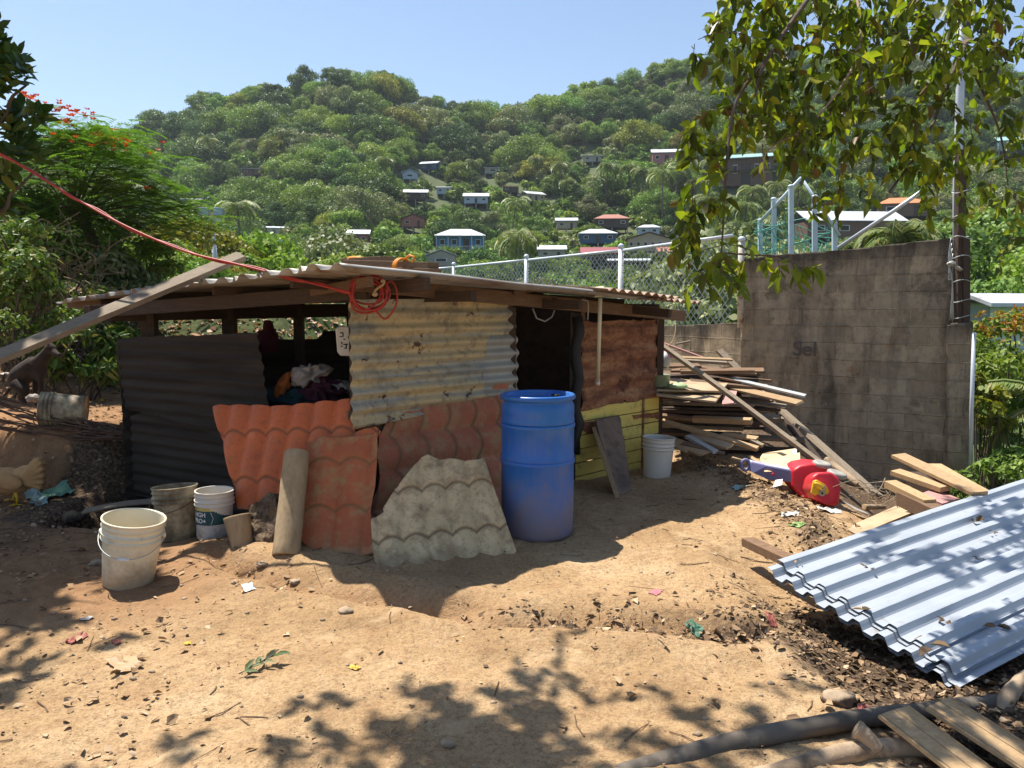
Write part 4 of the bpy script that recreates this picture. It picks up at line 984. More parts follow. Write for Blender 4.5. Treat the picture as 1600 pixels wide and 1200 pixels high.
plG = Plane(W(600,893,4.35), W(806,866,4.54), W(690,716,4.84)); f, g = tilewave(.148, .030, .305, .012, 'a', .1, .46, .03)
o = sheet('tile_pattern_sheet', plG, [(657,717),(668,713),(680,718),(745,722),(755,717),(760,727),(775,775),(806,865),(798,872),(780,874),(765,880),(740,884),(722,880),(700,889),(680,884),(660,892),(640,887),(600,895),(586,880),(582,855),(580,812),(600,803),(598,797),(618,765)], f, M['tile_grey'], None, step=.0075, seed=34, grime=g, thick=.006)
recenter(o, W(690,885,4.35)); tag(o, 'broken piece of weathered grey tile sheet leaning in front of the red ones', 'roofing sheet')
# plywood and stick
plP = Plane(W(962,780,5.95), W(987,766,6.2), W(945,655,6.62))
o = sheet('plywood_piece', plP, [(931,656),(969,648),(988,766),(963,778)], lambda A, B: A*0, M['shed_ply'], None, step=.02, seed=35, thick=.014, dents=.002); recenter(o, W(965,776,6)); tag(o, 'narrow brown plywood piece leaning on the yellow boards', 'plywood')
plank_px((928,668,6.5), (965,779,5.85), .035, .02, M['wood_new'], 'pale stick leaning against the edge of the plywood piece', (0,1,0), 'stick', 'stick')

# ------------------------------------------------------------------ blue barrel
bp = Vector((.168, 4.98, gzf(.168, 4.98)-.015)); t_ = empty('plastic_barrel', bp, 'tall blue plastic barrel streaked with mud in front of the doorway', 'barrel')
prof = [(.0,.0),(.205,.0),(.225,.012),(.232,.04)]; z = .04
def rib(zc, o=.007): return [(.238,zc-.018),(.238+o,zc-.008),(.238+o,zc+.008),(.238,zc+.018)]
prof += [(.236,.10),(.239,.30)] + rib(.50) + rib(.525,.004) + rib(.735) + rib(.765,.003) + [(.239,.82),(.238,.865),(.226,.885),(.224,.895),(.238,.900),(.243,.912),(.243,.928),(.236,.935),(.222,.935),(.214,.925),(.212,.905),(.10,.902),(.0,.900)]
MB().lathe(prof, 64, Matrix.Translation(bp)).build('body', M['blue_plastic'], t_)
mb = MB(); mb.lathe([(.2445,.905),(.2475,.91),(.2475,.924),(.2445,.93)], 64, Matrix.Translation(bp)); mb.build('rim_band', M['blue_plastic'], t_)
mb = MB(); mb.lathe([(0,.925),(.028,.925),(.030,.904)], 20, Matrix.Translation(bp+Vector((.12,.05,0)))); mb.build('bung', M['black'], t_)

# ------------------------------------------------------------------ buckets
def bucket(pos, rt, rb, h, M3, mat, label, name='bucket', handle=True, hang=1.0, hdir=-1, lid=False, liner='#', group=None, hmat=None, azh=math.radians(200)):
    t = empty(name, pos, label, 'bucket', group); X = Matrix.Translation(pos) @ M3.to_4x4(); w_ = .004
    def rr(z): return rb+(rt-rb)*z/h
    pr = [(0,.004),(rb-.006,.004),(rb-.006,0),(rb,0),(rb+.003,.01)]
    for z in (.25,.5,.68): pr.append((rr(h*z), h*z))
    for z in (.715,.80): pr += [(rr(h*z), h*z-.004),(rr(h*z)+.010, h*z-.002),(rr(h*z)+.010, h*z+.004),(rr(h*z)+.001, h*z+.006)]
    pr += [(rr(h*.9), h*.9-.004),(rr(h*.9)+.007, h*.9),(rr(h*.9)+.001, h*.9+.005),(rt, h-.012),(rt+.005, h-.008),(rt+.005, h),(rt-w_, h),(rt-w_-.001, h-.01),(rr(h*.5)-w_, h*.5),(rb-.007,.012),(0,.010)]
    MB().lathe(pr, 48, X).build('body', mat, t)
    if handle:
        zz = h*.76; r = rr(zz)+.014; mb = MB(); pts = []
        for k in range(19):
            a = math.pi*k/18; s_ = math.cos(a); dn = math.sin(a)*hang
            pts.append(X @ Vector((r*s_*math.cos(azh)-(math.sin(azh)*hdir*-1)*math.sin(a)*(r+.03), r*s_*math.sin(azh)+(math.cos(azh)*hdir*-1)*math.sin(a)*(r+.03), zz - dn*h*.22)))
        mb.tube(pts, .0028, 6); mb.build('handle', hmat or M['wire'], t)
        g = MB(); g.tube(pts[8:11], .010, 10); g.build('grip', M['white'], t)
        for s_ in (1, -1):
            e = MB(); e.lathe([(0,0),(.016,0),(.016,.014),(0,.016)], 12, X @ Matrix.Translation((s_*(r-.012)*math.cos(azh), s_*(r-.012)*math.sin(azh), zz)) @ Matrix.Rotation(azh+(math.pi if s_ < 0 else 0), 4, 'Z') @ Matrix.Rotation(math.pi/2, 4, 'Y')); e.build('ear', mat, t)
    return t
def tilt(ax, ay, rz=0): return (Matrix.Rotation(R(ax), 3, 'X') @ Matrix.Rotation(R(ay), 3, 'Y') @ Matrix.Rotation(R(rz), 3, 'Z'))
p = G(200,908); p.z -= .012
bucket(p, .158, .128, .375, tilt(2, 9), M['white_plastic'], 'open cream white bucket standing alone nearest the camera on the left', hdir=1, azh=R(15), hang=.9)
p = G(278,840); bucket(p+Vector((0,0,-.005)), .138, .118, .345, tilt(-4, -3), M['dirty_plastic'], 'mud stained brown bucket behind the white ones', hdir=1, azh=R(-10), hang=.9, hmat=M['rebar'])
p = W(337,853,4.86); p.z = gzf(p.x, p.y)-.01
tb = bucket(p, .116, .106, .31, tilt(0, 1), M['clean_plastic'], 'white paint bucket with a dark green label reading HIGH PRO+', handle=False)
# its label: curved band and raised lettering
def band(rad, z0, z1, a0, a1, c, n=24):
    mb = MB(); vs = []; fs = []
    for i in range(n+1):
        a = a0+(a1-a0)*i/n
        for z in (z0, z1): vs.append(c + Vector((rad*math.cos(a), rad*math.sin(a), z)))
        if i: k = i*2; fs.append((k-2, k, k+1, k-1))
    return mb.add(vs, fs, 0, True)
band(.1135, .105, .195, R(185), R(345), p).build('label_band', flat('label_green', (.012,.075,.085), .5), tb)
band(.1132, .196, .213, R(185), R(345), p).build('label_stripe', flat('label_yellow', (.62,.50,.14), .5), tb)
band(.1128, .02, .100, R(185), R(345), p).build('label_foot', simple('label_text_grey', (.55,.54,.50), (.30,.30,.29), 60, .6, bump=0, stretch=(1,1,5), dirt=(.25,.2,.15), dsc=9), tb)
def text_mesh(body, size, bold=0.0):
    cu = bpy.data.curves.new('t', 'FONT'); cu.body = body; cu.size = size; cu.align_x = 'CENTER'; cu.align_y = 'CENTER'; cu.extrude = .0004; cu.offset = bold
    o = bpy.data.objects.new('t', cu); COL.objects.link(o); dg = bpy.context.evaluated_depsgraph_get(); dg.update()
    me = bpy.data.meshes.new_from_object(o.evaluated_get(dg)); bpy.data.objects.remove(o); me.materials.clear(); return me
def wrap_text(body, size, ac, zc, rad, c, mat, name='lettering', bold=.0):
    me = text_mesh(body, size, bold)
    for v in me.vertices:
        a = ac + v.co.x/rad; r = rad + v.co.z; v.co = c + Vector((r*math.cos(a), r*math.sin(a), zc+v.co.y))
    return link(name, me, M['white'], tb)
wrap_text('HIGH', .040, R(240), .171, .1150, p, M['white'], bold=.001); wrap_text('PRO+', .040, R(240), .131, .1150, p, M['white'], bold=.001)
mb = MB()
for (z0, z1) in ((.15, .19), (.15, .11)):
    q = [p+Vector((.1155*math.cos(R(a)), .1155*math.sin(R(a)), z)) for a, z in ((288, .15), (280, z1))]; mb.tube(q, .0018, 4)
mb.build('chevron', M['white'], tb)
p = W(1026,757,6.75); p.z = gzf(p.x, p.y)-.01
bucket(p, .140, .118, .36, tilt(0, 2), M['clean_plastic'], 'clean white bucket by the right end of the yellow boards', handle=False)
# fallen bucket on the bank
c = W(134,629,6.6); Mx = Matrix.Rotation(R(-86), 3, 'Y') @ Matrix.Rotation(R(0), 3, 'Z'); Mx = Matrix.Rotation(R(18), 3, 'Z') @ Mx
gp = W(134,629,6.6); gp.z = gzf(gp.x, gp.y)+.115
bucket(gp, .145, .122, .34, Mx, M['dirty_plastic'], 'grey muddy bucket lying on its side on the bank', handle=False)

# ------------------------------------------------------------------ logs and rubble beside the tiles
def logthing(a, b, r0, r1, label, name='log', mat='log', nz=.06, n=24, seg=10, squash=1):
    p0, p1 = a, b; mb = MB(); pts = [p0.lerp(p1, k/seg) for k in range(seg+1)]; mb.tube(pts, [(r0+(r1-r0)*k/seg)*(1+nz*mnoise.noise(Vector((k*.5, r0*9, 1)))) for k in range(seg+1)], n, 0, True, True, squash)
    for f in (-1, -2): mb.m[f] = 1; mb.sm[f] = False
    return thing(mb, name, [M[mat], M['endgrain']], p0, label, 'log', None, .004)
logthing(W(447,868,4.42), W(464,706,4.72), .082, .076, 'thick peeled log leaning upright against the red tile sheet')
p_ = W(380,862,4.6); logthing(p_, W(370,806,4.66), .060, .082, 'short stump with a slanting cut top beside the paint bucket', 'stump', 'log')
def chunk(poly, pl, th, mat, label, name, cat, nz=.03, seed=1):
    P_ = [pl.loc(*q) for q in poly]; P_ = rough_poly(P_, .008, .03, seed); A = np.array(P_); st = .012
    a0, b0 = A.min(0)-st; a1, b1 = A.max(0)+st; X_, Y_ = np.meshgrid(np.arange(a0, a1+st, st), np.arange(b0, b1+st, st))
    o = sheet(name, pl, P_, lambda A_, B_: nz*(fbm(A_*16, B_*16, 4, seed)-.5)*1.6 + .02*(fbm(A_*40, B_*40, 2, seed)-.5), mat, None, step=.009, local=True, thick=th, seed=seed); recenter(o, pl.at(*P_[0])); return tag(o, label, cat)
M['rubble'] = simple('porous_rubble', (.24,.17,.10), (.12,.08,.05), 16, .95, bump=1.0, dist=.02, dirt=(.09,.06,.04), dsc=22, dlo=.48, dhi=.55)
chunk([(389,790),(404,783),(420,768),(430,776),(433,806),(438,860),(415,856),(388,853)], Plane(W(390,855,4.62), W(438,862,4.50), W(420,770,4.74)), .07, M['rubble'], 'rough brown slab of broken concrete between the stump and the log', 'rubble_slab', 'rubble', .03, 5)
plank_px((130,799,5.35), (268,782,5.55), .13, .012, M['wood_grey'], 'grey weathered board on the ground running behind the buckets', bend=.02)
plank_px((300,776,5.5), (362,757,5.75), .17, .012, M['wood_grey'], 'grey board end showing between the buckets and the orange sheet', bend=.0)
# long plank across the left of the picture
pA = W(0,557,4.35); pB = W(377,400,5.5); dA = (pA-pB).normalized()
mb = MB().beam(pA+dA*.8, pB, .105, .035, (.1,-.45,.9), seg=12); thing(mb, 'plank', M['wood_grey'], pA, 'very long grey plank slanting over the left end of the shack roof', 'plank', None, .002)

# ------------------------------------------------------------------ red cord with its coil
def catmull(pts, n=8):
    P_ = [pts[0]]+list(pts)+[pts[-1]]; out = []
    for i in range(1, len(P_)-2):
        for k in range(n):
            t = k/n; p0, p1, p2, p3 = P_[i-1:i+3]
            out.append(.5*((2*p1)+(-p0+p2)*t+(2*p0-5*p1+4*p2-p3)*t*t+(-p0+3*p1-3*p2+p3)*t**3))
    out.append(pts[-1]); return out
mb = MB(); main = [W(-60,215,5.4), W(0,240,5.3), W(60,275,5.2), W(130,317,5.1), W(200,355,5.0), W(290,393,4.9), W(370,413,4.8), W(450,433,4.7), W(510,448,4.65), W(548,457,4.62)]
mb.tube(catmull(main, 6), .0075, 8); mb.tube([p_+Vector((.004*math.sin(i), .006, .012*math.sin(i*.7))) for i, p_ in enumerate(catmull(main, 6))], .006, 6)
rsC = np.random.RandomState(4)
for k in range(7):
    cx, cy = 574+rsC.uniform(-5, 5), 458+rsC.uniform(-4, 4); ra, rb_ = rsC.uniform(22, 30), rsC.uniform(21, 29); ph = rsC.uniform(0, 6)
    mb.tube([W(cx+ra*math.cos(t)+4*math.sin(2*t+ph), cy+rb_*math.sin(t), 4.66+.01*k*.5+.012*math.sin(t+ph)) for t in np.linspace(0, 2*math.pi, 26)], .0062, 6)
mb.tube(catmull([W(598,446,4.7), W(612,440,4.72), W(620,455,4.73), W(619,475,4.74), W(610,492,4.75), W(600,498,4.75), W(588,487,4.72), W(575,478,4.70)], 6), .006, 6)
thing(mb, 'electric_cord', M['red_cord'], W(574,458,4.66), 'red cord sagging in from the left to a tangled coil on the shack corner', 'cord')
mb = MB(); mb.tube(catmull([W(583,462,4.62), W(588,452,4.61), W(598,445,4.61), W(600,438,4.6), W(595,440,4.6)], 5), .008, 6); mb.ell(W(586,460,4.61), (.018,.012,.014)); thing(mb, 'string_tie', M['wood_new'], W(586,460,4.6), 'knot of pale string tying the red cord coil', 'string')

# ------------------------------------------------------------------ inside the window
def cloth(px, py, d, r, rot, mat, label, name='garment', nz=.5, seed=0):
    c_ = W(px, py, d); mb = MB(); mb.ell((0,0,0), r, rot, 34); v = []
    for q in mb.v:
        q = Vector(q); f_ = mnoise.noise(q*9+Vector((seed,0,0)))*.6 - abs(mnoise.noise(q*14+Vector((0,seed,0))))*1.5 - abs(mnoise.noise(q*30+Vector((seed,seed,0))))*.5 + .3; v.append(c_+q*(1+nz*f_))
    mb.v = [tuple(q) for q in v]; return thing(mb, name, mat, c_-Vector((0,0,r[2])), label, 'garment')
I3 = None
M['table'] = M['wood_dark']
t_ = empty('table', Vector((-1.55,5.85,0)), 'dark wooden table under the heap of clothes inside the window', 'table')
MB().box((-1.50,6.0,.80), (1.0,.6,.04), Matrix.Rotation(R(-15),3,'Z')).build('tabletop', M['wood_dark'], t_)
for sx in (-.42,.42):
    for sy in (-.22,.22): 
        q = Matrix.Rotation(R(-15),3,'Z') @ Vector((sx,sy,0)); MB().box((-1.50+q.x,6.0+q.y,.39), (.06,.06,.78)).build('leg', M['wood_dark'], t_)
cloth(470,620,5.7, (.30,.18,.10), None, M['cl_teal'], 'teal cloth at the bottom of the clothes heap', seed=1)
cloth(410,628,5.75, (.22,.15,.06), None, M['cl_navy'], 'dark navy cloth at the left of the clothes heap', seed=8)
cloth(500,612,5.65, (.17,.15,.11), None, M['cl_maroon'], 'maroon garment on the right of the clothes heap', seed=2)
cloth(443,601,5.6, (.045,.05,.10), Matrix.Rotation(R(32),3,'Y'), M['cl_orange'], 'orange garment draped on the left of the heap', seed=3)
cloth(485,585,5.62, (.13,.10,.075), Matrix.Rotation(R(-12),3,'Y'), M['cl_white'], 'off white garment on top of the clothes heap', seed=4, nz=.8)
cloth(528,606,5.7, (.12,.10,.06), None, M['cl_white'], 'greyish cloth hidden at the right of the heap', seed=6)
cloth(418,528,6.15, (.085,.06,.13), None, M['cl_red'], 'dark red garment hanging from the beam inside the window', seed=7)
t_ = empty('jug', W(545,555,5.3), 'white plastic jug with dark marks hanging inside by the corrugated sheet', 'jug')
pj = Plane(W(526,556,5.22), W(560,556,5.25), W(526,511,5.22)); mb = MB(); v = [pj.loc(*q) for q in ((524,514),(530,510),(562,510),(562,557),(532,556),(527,550))]
vs = [pj.at(a_, b_, 0) for a_, b_ in v] + [pj.at(a_, b_, -.09) for a_, b_ in v]; n_ = len(v); mb.add(vs, [tuple(range(n_)), tuple(range(2*n_-1, n_-1, -1))]+[(i, n_+i, n_+(i+1)%n_, (i+1)%n_) for i in range(n_)])
mb.build('body', M['clean_plastic'], t_, .008)
mb = MB()
for (x, y, w_, h_, r_) in ((534,520,5,2,20),(536,523,2,6,-10),(533,526,5,1.6,-25),(538,530,3,2,0),(534,536,2,4,0),(534,541,3,2,10),(540,538,7,2,10),(541,541,2,8,-5),(539,544,3,1.5,30),(545,527,3,5,0)):
    a_, b_ = pj.loc(x, y); c_ = pj.at(a_, b_, .001); mb.add([c_ + (pj.a*sx*w_*.5 + pj.b*sy*h_*.5)*.0044 for sx, sy in ((-1,-1),(1,-1),(1,1),(-1,1))], [(0,1,2,3)])
mb.build('dark_marks', M['black'], t_)
# ------------------------------------------------------------------ block walls
def conc_wall(name, pl, poly, thick, label, top, seed, cat='wall', step=.03):
    P_ = rough_poly([pl.loc(*q) for q in poly], .006, .08, seed)
    o = sheet(name, pl, P_, lambda A, B: .010*(fbm(A*5, B*5, 4, seed)-.5), M['wall'], None, step=step, local=True, thick=thick, seed=seed, dents=.004)
    me = o.data; n = len(me.vertices); V = np.zeros(n*3, np.float32); me.vertices.foreach_get('co', V); V = V.reshape(-1, 3)
    d = V-np.array(pl.o[:]); A = d@np.array(pl.a[:]); B = d@np.array(pl.b[:]); tb_ = top(A)
    at = me.attributes.new('wuv', 'FLOAT_VECTOR', 'POINT'); at.data.foreach_set('vector', np.stack([A, B, 1-(tb_-B)/.7], 1).astype(np.float32).ravel())
    q = pl.o; recenter(o, q); return tag(o, label, cat)
wl = Vector((3.02,10.25,-1.0)); wr = Vector((5.05,8.92,-1.0)); plW = Plane(wl, wr, wl+UP)
tA, tB = plW.loc(1157,405), plW.loc(1487,372)
conc_wall('block_wall', plW, [(1157,405),(1200,399),(1320,390),(1400,381),(1487,372),(1487,860),(1157,860)], .18, 'tall stained concrete block wall behind the pile of boards', lambda A: tA[1]+(A-tA[0])/(tB[0]-tA[0])*(tB[1]-tA[1]), 51)
plQ = Plane(Vector((5.02,8.82,-1.4)), Vector((5.42,8.66,-1.4)), Vector((5.02,8.82,0)))
conc_wall('wall_pillar', plQ, [(1481,506),(1521,502),(1519,800),(1481,860)], .30, 'rough concrete pillar ending the tall block wall on the right', lambda A: plQ.loc(1500,504)[1]+A*0, 52, 'pillar')
wa = Vector((.6,14.9,-1.0)); wb = Vector((3.06,10.62,-1.0)); plL = Plane(wa, wb, wa+UP)
tL = plL.loc(1100,508)
conc_wall('low_wall', plL, [(985,512),(1040,509),(1100,507),(1162,503),(1164,860),(985,700)], .18, 'lower dark block wall under the wire fence, joining the tall one', lambda A: tL[1]+A*0, 53)
me = text_mesh('Sel', .26, .004)
Mt = Matrix((( *plW.a, ), ( *plW.b, ), ( *plW.n, ))).transposed().to_4x4(); Mt.translation = plW.hit(1258,546)+plW.n*.022
me.transform(Mt); o = link('painted_writing', me, flat('faded_paint', (.12,.10,.085), .95)); recenter(o, plW.hit(1258,546)); tag(o, 'faint dark painted letters on the tall block wall', 'writing')
# pipe at the joint, tall pole and dark posts
t_ = empty('fence_post', W(1159,510,10.15), 'rusty white pipe post standing at the left end of the tall wall', 'post')
mb = MB(); mb.tube([W(1157,512,10.12), W(1157,440,10.12), W(1159,376,10.12)], .042, 12); mb.build('pipe', simple('rusted_white_pipe', (.55,.52,.46), (.42,.38,.31), 6, .7, dirt=(.20,.10,.05), dsc=5, dlo=.52, dhi=.62), t_)
mb = MB(); mb.ell(W(1159,374,10.12), (.05,.05,.04)); mb.build('cap', M['steel_pole'], t_)
t_ = empty('tall_pole', W(1494,505,9.15), 'tall white metal pole rising beside the end of the block wall', 'pole')
MB().tube([W(1495,520,9.15), W(1495,300,9.15), W(1500,150,9.2), W(1503,-60,9.25)], .045, 14).build('pole_shaft', M['steel_pole'], t_)
MB().tube([W(1310,387,9.9), W(1400,327,9.5), W(1482,270,9.15)], .024, 10).build('brace', M['steel_pole'], t_)
t_ = empty('dark_post', W(1502,503,8.85), 'dark rough timber posts bound with wire on top of the pillar', 'post')
MB().beam(W(1498,505,8.85), W(1501,235,8.9), .085, .09, (0,1,0), seg=10, rag=.01).build('timber', M['wood_dark'], t_)
MB().beam(W(1508,504,8.82), W(1508,372,8.84), .075, .07, (0,1,0), seg=8, rag=.01).build('timber', M['wood_dark'], t_)
mb = MB()
for py in (300,340,372,402,440,470,495):
    c_ = W(1502,py,8.85); mb.tube([c_+Vector((.10*math.cos(t), .075*math.sin(t), .02*math.sin(t*1.7+py))) for t in np.linspace(0, 6.28, 14)], .005, 4)
for k in range(4): mb.tube(catmull([W(1486+k,372+k*8,8.8), W(1482,405+k*10,8.78), W(1488,440,8.76), W(1484+k*2,500,8.8)], 4), .005, 4)
mb.build('binding_wire', M['wire'], t_)
t_ = empty('rag_bundle', W(1490,415,8.75), 'pale rags and string knotted round the posts', 'rag')
mb = MB(); mb.ell(W(1487,412,8.74), (.045,.03,.03), nz=.5); mb.ell(W(1497,419,8.73), (.05,.03,.022), Matrix.Rotation(.5,3,'Y'), nz=.5); mb.build('rag', M['grey_plastic'], t_)
MB().tube([W(1522,520,8.6), W(1518,640,8.6), W(1516,760,8.6)], .022, 8).build('x', M['steel_pole']).name = 'drain_pipe'
o = bpy.data.objects['drain_pipe']; recenter(o, W(1516,760,8.6)); tag(o, 'thin grey pipe down the outer edge of the pillar', 'pipe')

# ------------------------------------------------------------------ chain link fences
def chain(p0, p1, z0, z1, pitch=.10, r=.0045, z0b=None):
    """diamond mesh between two posts as thin crossing wires"""
    p0 = Vector(p0); p1 = Vector(p1); L = (Vector((p1.x, p1.y, 0))-Vector((p0.x, p0.y, 0))).length; H = z1-z0; d = (p1-p0); d.z = 0; d.normalize(); nrm = Vector((-d.y, d.x, 0)); mb = MB()
    def seg(a, b, off):
        A = p0+d*a[0]+nrm*off; B = p0+d*b[0]+nrm*off; A.z = z0+a[1]; B.z = z0+b[1]; mb.beam(A, B, r*2, r*2)
    n = int((L+H)/pitch)+1
    for i in range(n):
        s_ = i*pitch
        a = (s_, 0) if s_ < L else (L, s_-L); b = (s_-H, H) if s_-H > 0 else (0, s_)
        if a[1] < H and b[1] > a[1]: seg(a, b, .004)
        a = (L-s_, 0) if s_ < L else (0, s_-L); b = (L-s_+H, H) if s_-H > 0 else (L, s_)
        if a[1] < H and b[1] > a[1]: seg(a, b, -.004)
    return mb
t_ = empty('chain_link_fence', Vector((1.8,13.3,1.3)), 'galvanised chain link fence with white posts above the low wall', 'fence')
fp = [Vector((3.1,10.95,1.22)), Vector((1.86,13.25,1.2)), Vector((.29,15.6,1.15)), Vector((-1.35,18.0,.9)), Vector((-3.0,20.4,.8)), Vector((-4.7,22.8,.8)), Vector((-6.4,25.2,.8))]
zt_ = [2.5,2.46,2.44,2.42,2.42,2.42,2.42]
for i, p in enumerate(fp):
    if i: MB().tube([Vector((p.x,p.y,-.1)), Vector((p.x,p.y,zt_[i]+.05))], .045, 10).build('post', M['white'] if i == 1 else M['steel_pole'], t_)
    if i: mb = MB(); mb.ell((p.x,p.y,zt_[i]+.07), (.055,.055,.05)); mb.build('post_cap', M['steel_pole'], t_)
    if i:
        a_, b_ = fp[i-1], p; MB().tube([Vector((a_.x,a_.y,zt_[i-1])), Vector((b_.x,b_.y,zt_[i]))], .026, 8).build('top_rail', M['steel_pole'], t_)
        chain(b_, a_, min(a_.z,b_.z)-.02, (zt_[i]+zt_[i-1])/2-.01, .12, .0028+.0007*i).build('wire_mesh', M['wire'], t_)
t_ = empty('chain_link_fence', Vector((-5.5,13.5,1.3)), 'wire fence seen through the gap under the shack roof', 'fence')
q_ = [Vector((-5.2,13.6,1.0)), Vector((-3.3,14.4,1.0)), Vector((-1.3,15.2,1.0)), Vector((.29,15.7,1.0))]
for i, p in enumerate(q_[:-1]):
    MB().tube([Vector((p.x,p.y,0)), Vector((p.x,p.y,1.75))], .035, 8).build('post', M['steel_pole'], t_)
    chain(p, q_[i+1], .9, 1.7, .10, .006).build('wire_mesh', M['wire'], t_)
# goal frame with torn net
t_ = empty('goal_frame', W(1240,395,13.5), 'pale blue metal frame of posts and slanting pipes with a torn green net', 'goal frame')
M['ice'] = flat('pale_blue_paint', (.55,.66,.72), .5)
for px_, y0, d_ in ((1188,345,13.6),(1209,312,13.3),(1236,292,13.0),(1273,308,12.8),(1304,345,12.9)):
    MB().beam(W(px_,400,d_), W(px_,y0,d_), .075, .06, (0,1,0)).build('post', M['ice'], t_)
    mb = MB(); mb.ell(W(px_,y0-1,d_), (.05,.05,.03)); mb.build('post_cap', M['ice'], t_)
MB().tube([W(1186,348,13.5), W(1252,278,12.9)], .03, 8).build('slanting_pipe', M['ice'], t_); MB().tube([W(1252,278,12.9), W(1312,368,12.8)], .024, 8).build('slanting_pipe', M['ice'], t_)
mb = MB(); rs = np.random.RandomState(3)
for k in range(34):
    x0 = 1180+k*3.8; top = 335+18*math.sin(k*.35)+ (k*.9); mb.tube([W(x0+rs.uniform(-3,3), top+rs.uniform(-6,10), 13.1), W(x0+6+rs.uniform(-6,6), (top+395)/2, 13.1+rs.uniform(-.1,.1)), W(x0+rs.uniform(-4,14), 397, 13.1)], .007, 3, sm=False)
for k in range(9): mb.tube([W(1178+q*16, 345+k*6+8*math.sin(q+k)+rs.uniform(-3,3)+q*1.2, 13.1) for q in range(9)], .007, 3, sm=False)
mb.build('net', flat('net_green', (.14,.42,.34), .8), t_)
# floodlight pole on the far field
t_ = empty('floodlight_pole', W(340,470,32), 'thin grey pole with two square floodlights beyond the shack', 'floodlight')
MB().tube([Vector((W(343,430,32).x,32,-.2)), W(331,343,32)], [.13,.09], 10).build('pole_shaft', M['steel_pole'], t_)
MB().beam(W(318,343,32), W(344,343,32), .12, .10).build('crossbar', M['steel_pole'], t_)
for px_ in (320,342):
    c_ = W(px_,331,31.9); MB().box(c_, (.42,.22,.34)).build('lamp_head', HM['grey'], t_, .02); MB().box(c_+Vector((0,-.12,0)), (.36,.02,.28)).build('lamp_glass', HM['paleblue'], t_)

# ------------------------------------------------------------------ heap of boards
def Z5(x, y, d): return (1020+x/5.714, 520+y/5.714, d)
PG = 'old boards in the heap beside the shack'
def bd(x0, y0, d0, x1, y1, d1, w_, t, mat, label=None, up=(0,-.25,1), rag=.006, bend=0, name='board'):
    a, b = W(*Z5(x0,y0,d0)), W(*Z5(x1,y1,d1)); mb = MB().beam(a, b, w_, t, up, seg=4, rag=rag, bend=bend)
    return thing(mb, name, M[mat], a if a.z < b.z else b, label or 'old board lying in the heap beside the shack', 'board', None if label else PG, .002)
M['pinkwood'] = wood('pink_painted_wood', (.55,.28,.26), (.40,.22,.18), rnd=.1)
M['bluewood'] = wood('blue_painted_wood', (.38,.46,.52), (.45,.38,.30), rnd=.1)
bd(78,88,8.5, 520,250,8.6, .045,.02,'pinkwood','thin pink painted strip at the top of the board heap')
bd(55,95,7.7, 1490,1160,6.35, .055,.035,'wood_grey','longest pole slanting down across the whole board heap',(.3,-.6,.7),bend=.01)
bd(590,155,8.9, 1130,700,8.3, .10,.03,'wood_grey','grey board leaning with its square end up against the block wall',(.3,-.7,.6))
bd(1140,680,8.1, 2000,1450,6.0, .12,.035,'wood_grey','wide grey board slanting from the heap down past the red toy',(.3,-.8,.5))
bd(1090,660,8.4, 1560,1240,7.4, .10,.03,'wood_dark','dark board under the wide grey slanting one',(.3,-.8,.5))
bd(700,410,7.9, 1365,565,7.5, .07,.02,'bluewood','narrow light blue board sticking out of the heap')
bd(730,490,7.8, 1310,628,7.4, .14,.02,'wood_new','splintered fresh board below the light blue one', rag=.03)
bd(600,395,7.9, 1000,480,7.8, .09,.02,'wood_brown','brown board slanting right under the light blue one'); bd(400,300,8.2, 710,350,8.0, .08,.02,'wood_brown','brown curved board just right of the crossing pole, high up'); bd(60,295,8.0, 420,290,8.1, .10,.02,'wood_brown','thick brown board above the upper plywood sheet')
bd(230,220,8.3, 700,240,8.5, .07,.02,'wood_new','thin fresh lath lying on the very top of the heap'); bd(230,245,8.2, 660,270,8.3, .05,.03,'wood_grey','grey pole end lying on the top of the heap'); bd(880,410,8.5, 1060,428,8.5, .03,.02,'wood_brown','thin short stick poking out against the block wall')
bd(1100,690,8.3, 400,640,8.2, .10,.02,'wood_brown','brown board in the shadow under the plywood sheets'); bd(750,600,7.8, 1190,660,7.6, .12,.015,'wood_grey','thin grey sheet edge under the splintered fresh board')
bd(360,770,7.6, 885,790,7.3, .08,.05,'wood_new','thick squared timber sticking out of the middle of the heap'); bd(80,740,7.6, 370,770,7.6, .07,.03,'wood_brown','brown board left of the thick squared timber')
bd(80,785,7.4, 935,1035,6.9, .07,.03,'wood_new','long fresh batten slanting down the front of the heap'); bd(620,905,7.3, 930,945,7.1, .09,.02,'wood_new','broad fresh board lying lowest at the front of the heap')
bd(340,910,7.2, 690,1020,6.9, .12,.02,'ply','pale grey board end low in the heap'); bd(310,925,7.1, 560,1065,6.7, .06,.03,'bluewood','short board with a blue white painted face at the foot of the heap')
bd(80,930,7.1, 480,1080,6.7, .14,.02,'wood_new','thin fresh lath at the foot of the yellow boards'); bd(70,960,7.0, 300,1060,6.7, .03,.02,'wood_new','short fresh batten end in the dirt below the heap'); bd(700,1125,6.7, 820,1160,6.6, .05,.03,'wood_new','small fresh stick left of the cardboard box'); bd(860,1105,6.5, 985,1185,6.2, .04,.02,'wood_new','brown board lying lowest on the dirt before the heap')
bd(260,985,6.9, 640,1080,6.7, .06,.02,'wood_brown','small grey block at the right end of the fresh battens'); bd(880,960,7.1, 980,1010,7.0, .05,.03,'wood_grey','thin grey stick above the heap against the low wall'); bd(210,100,9.5, 335,75,9.6, .02,.02,'wood_grey')
rs = np.random.RandomState(12)
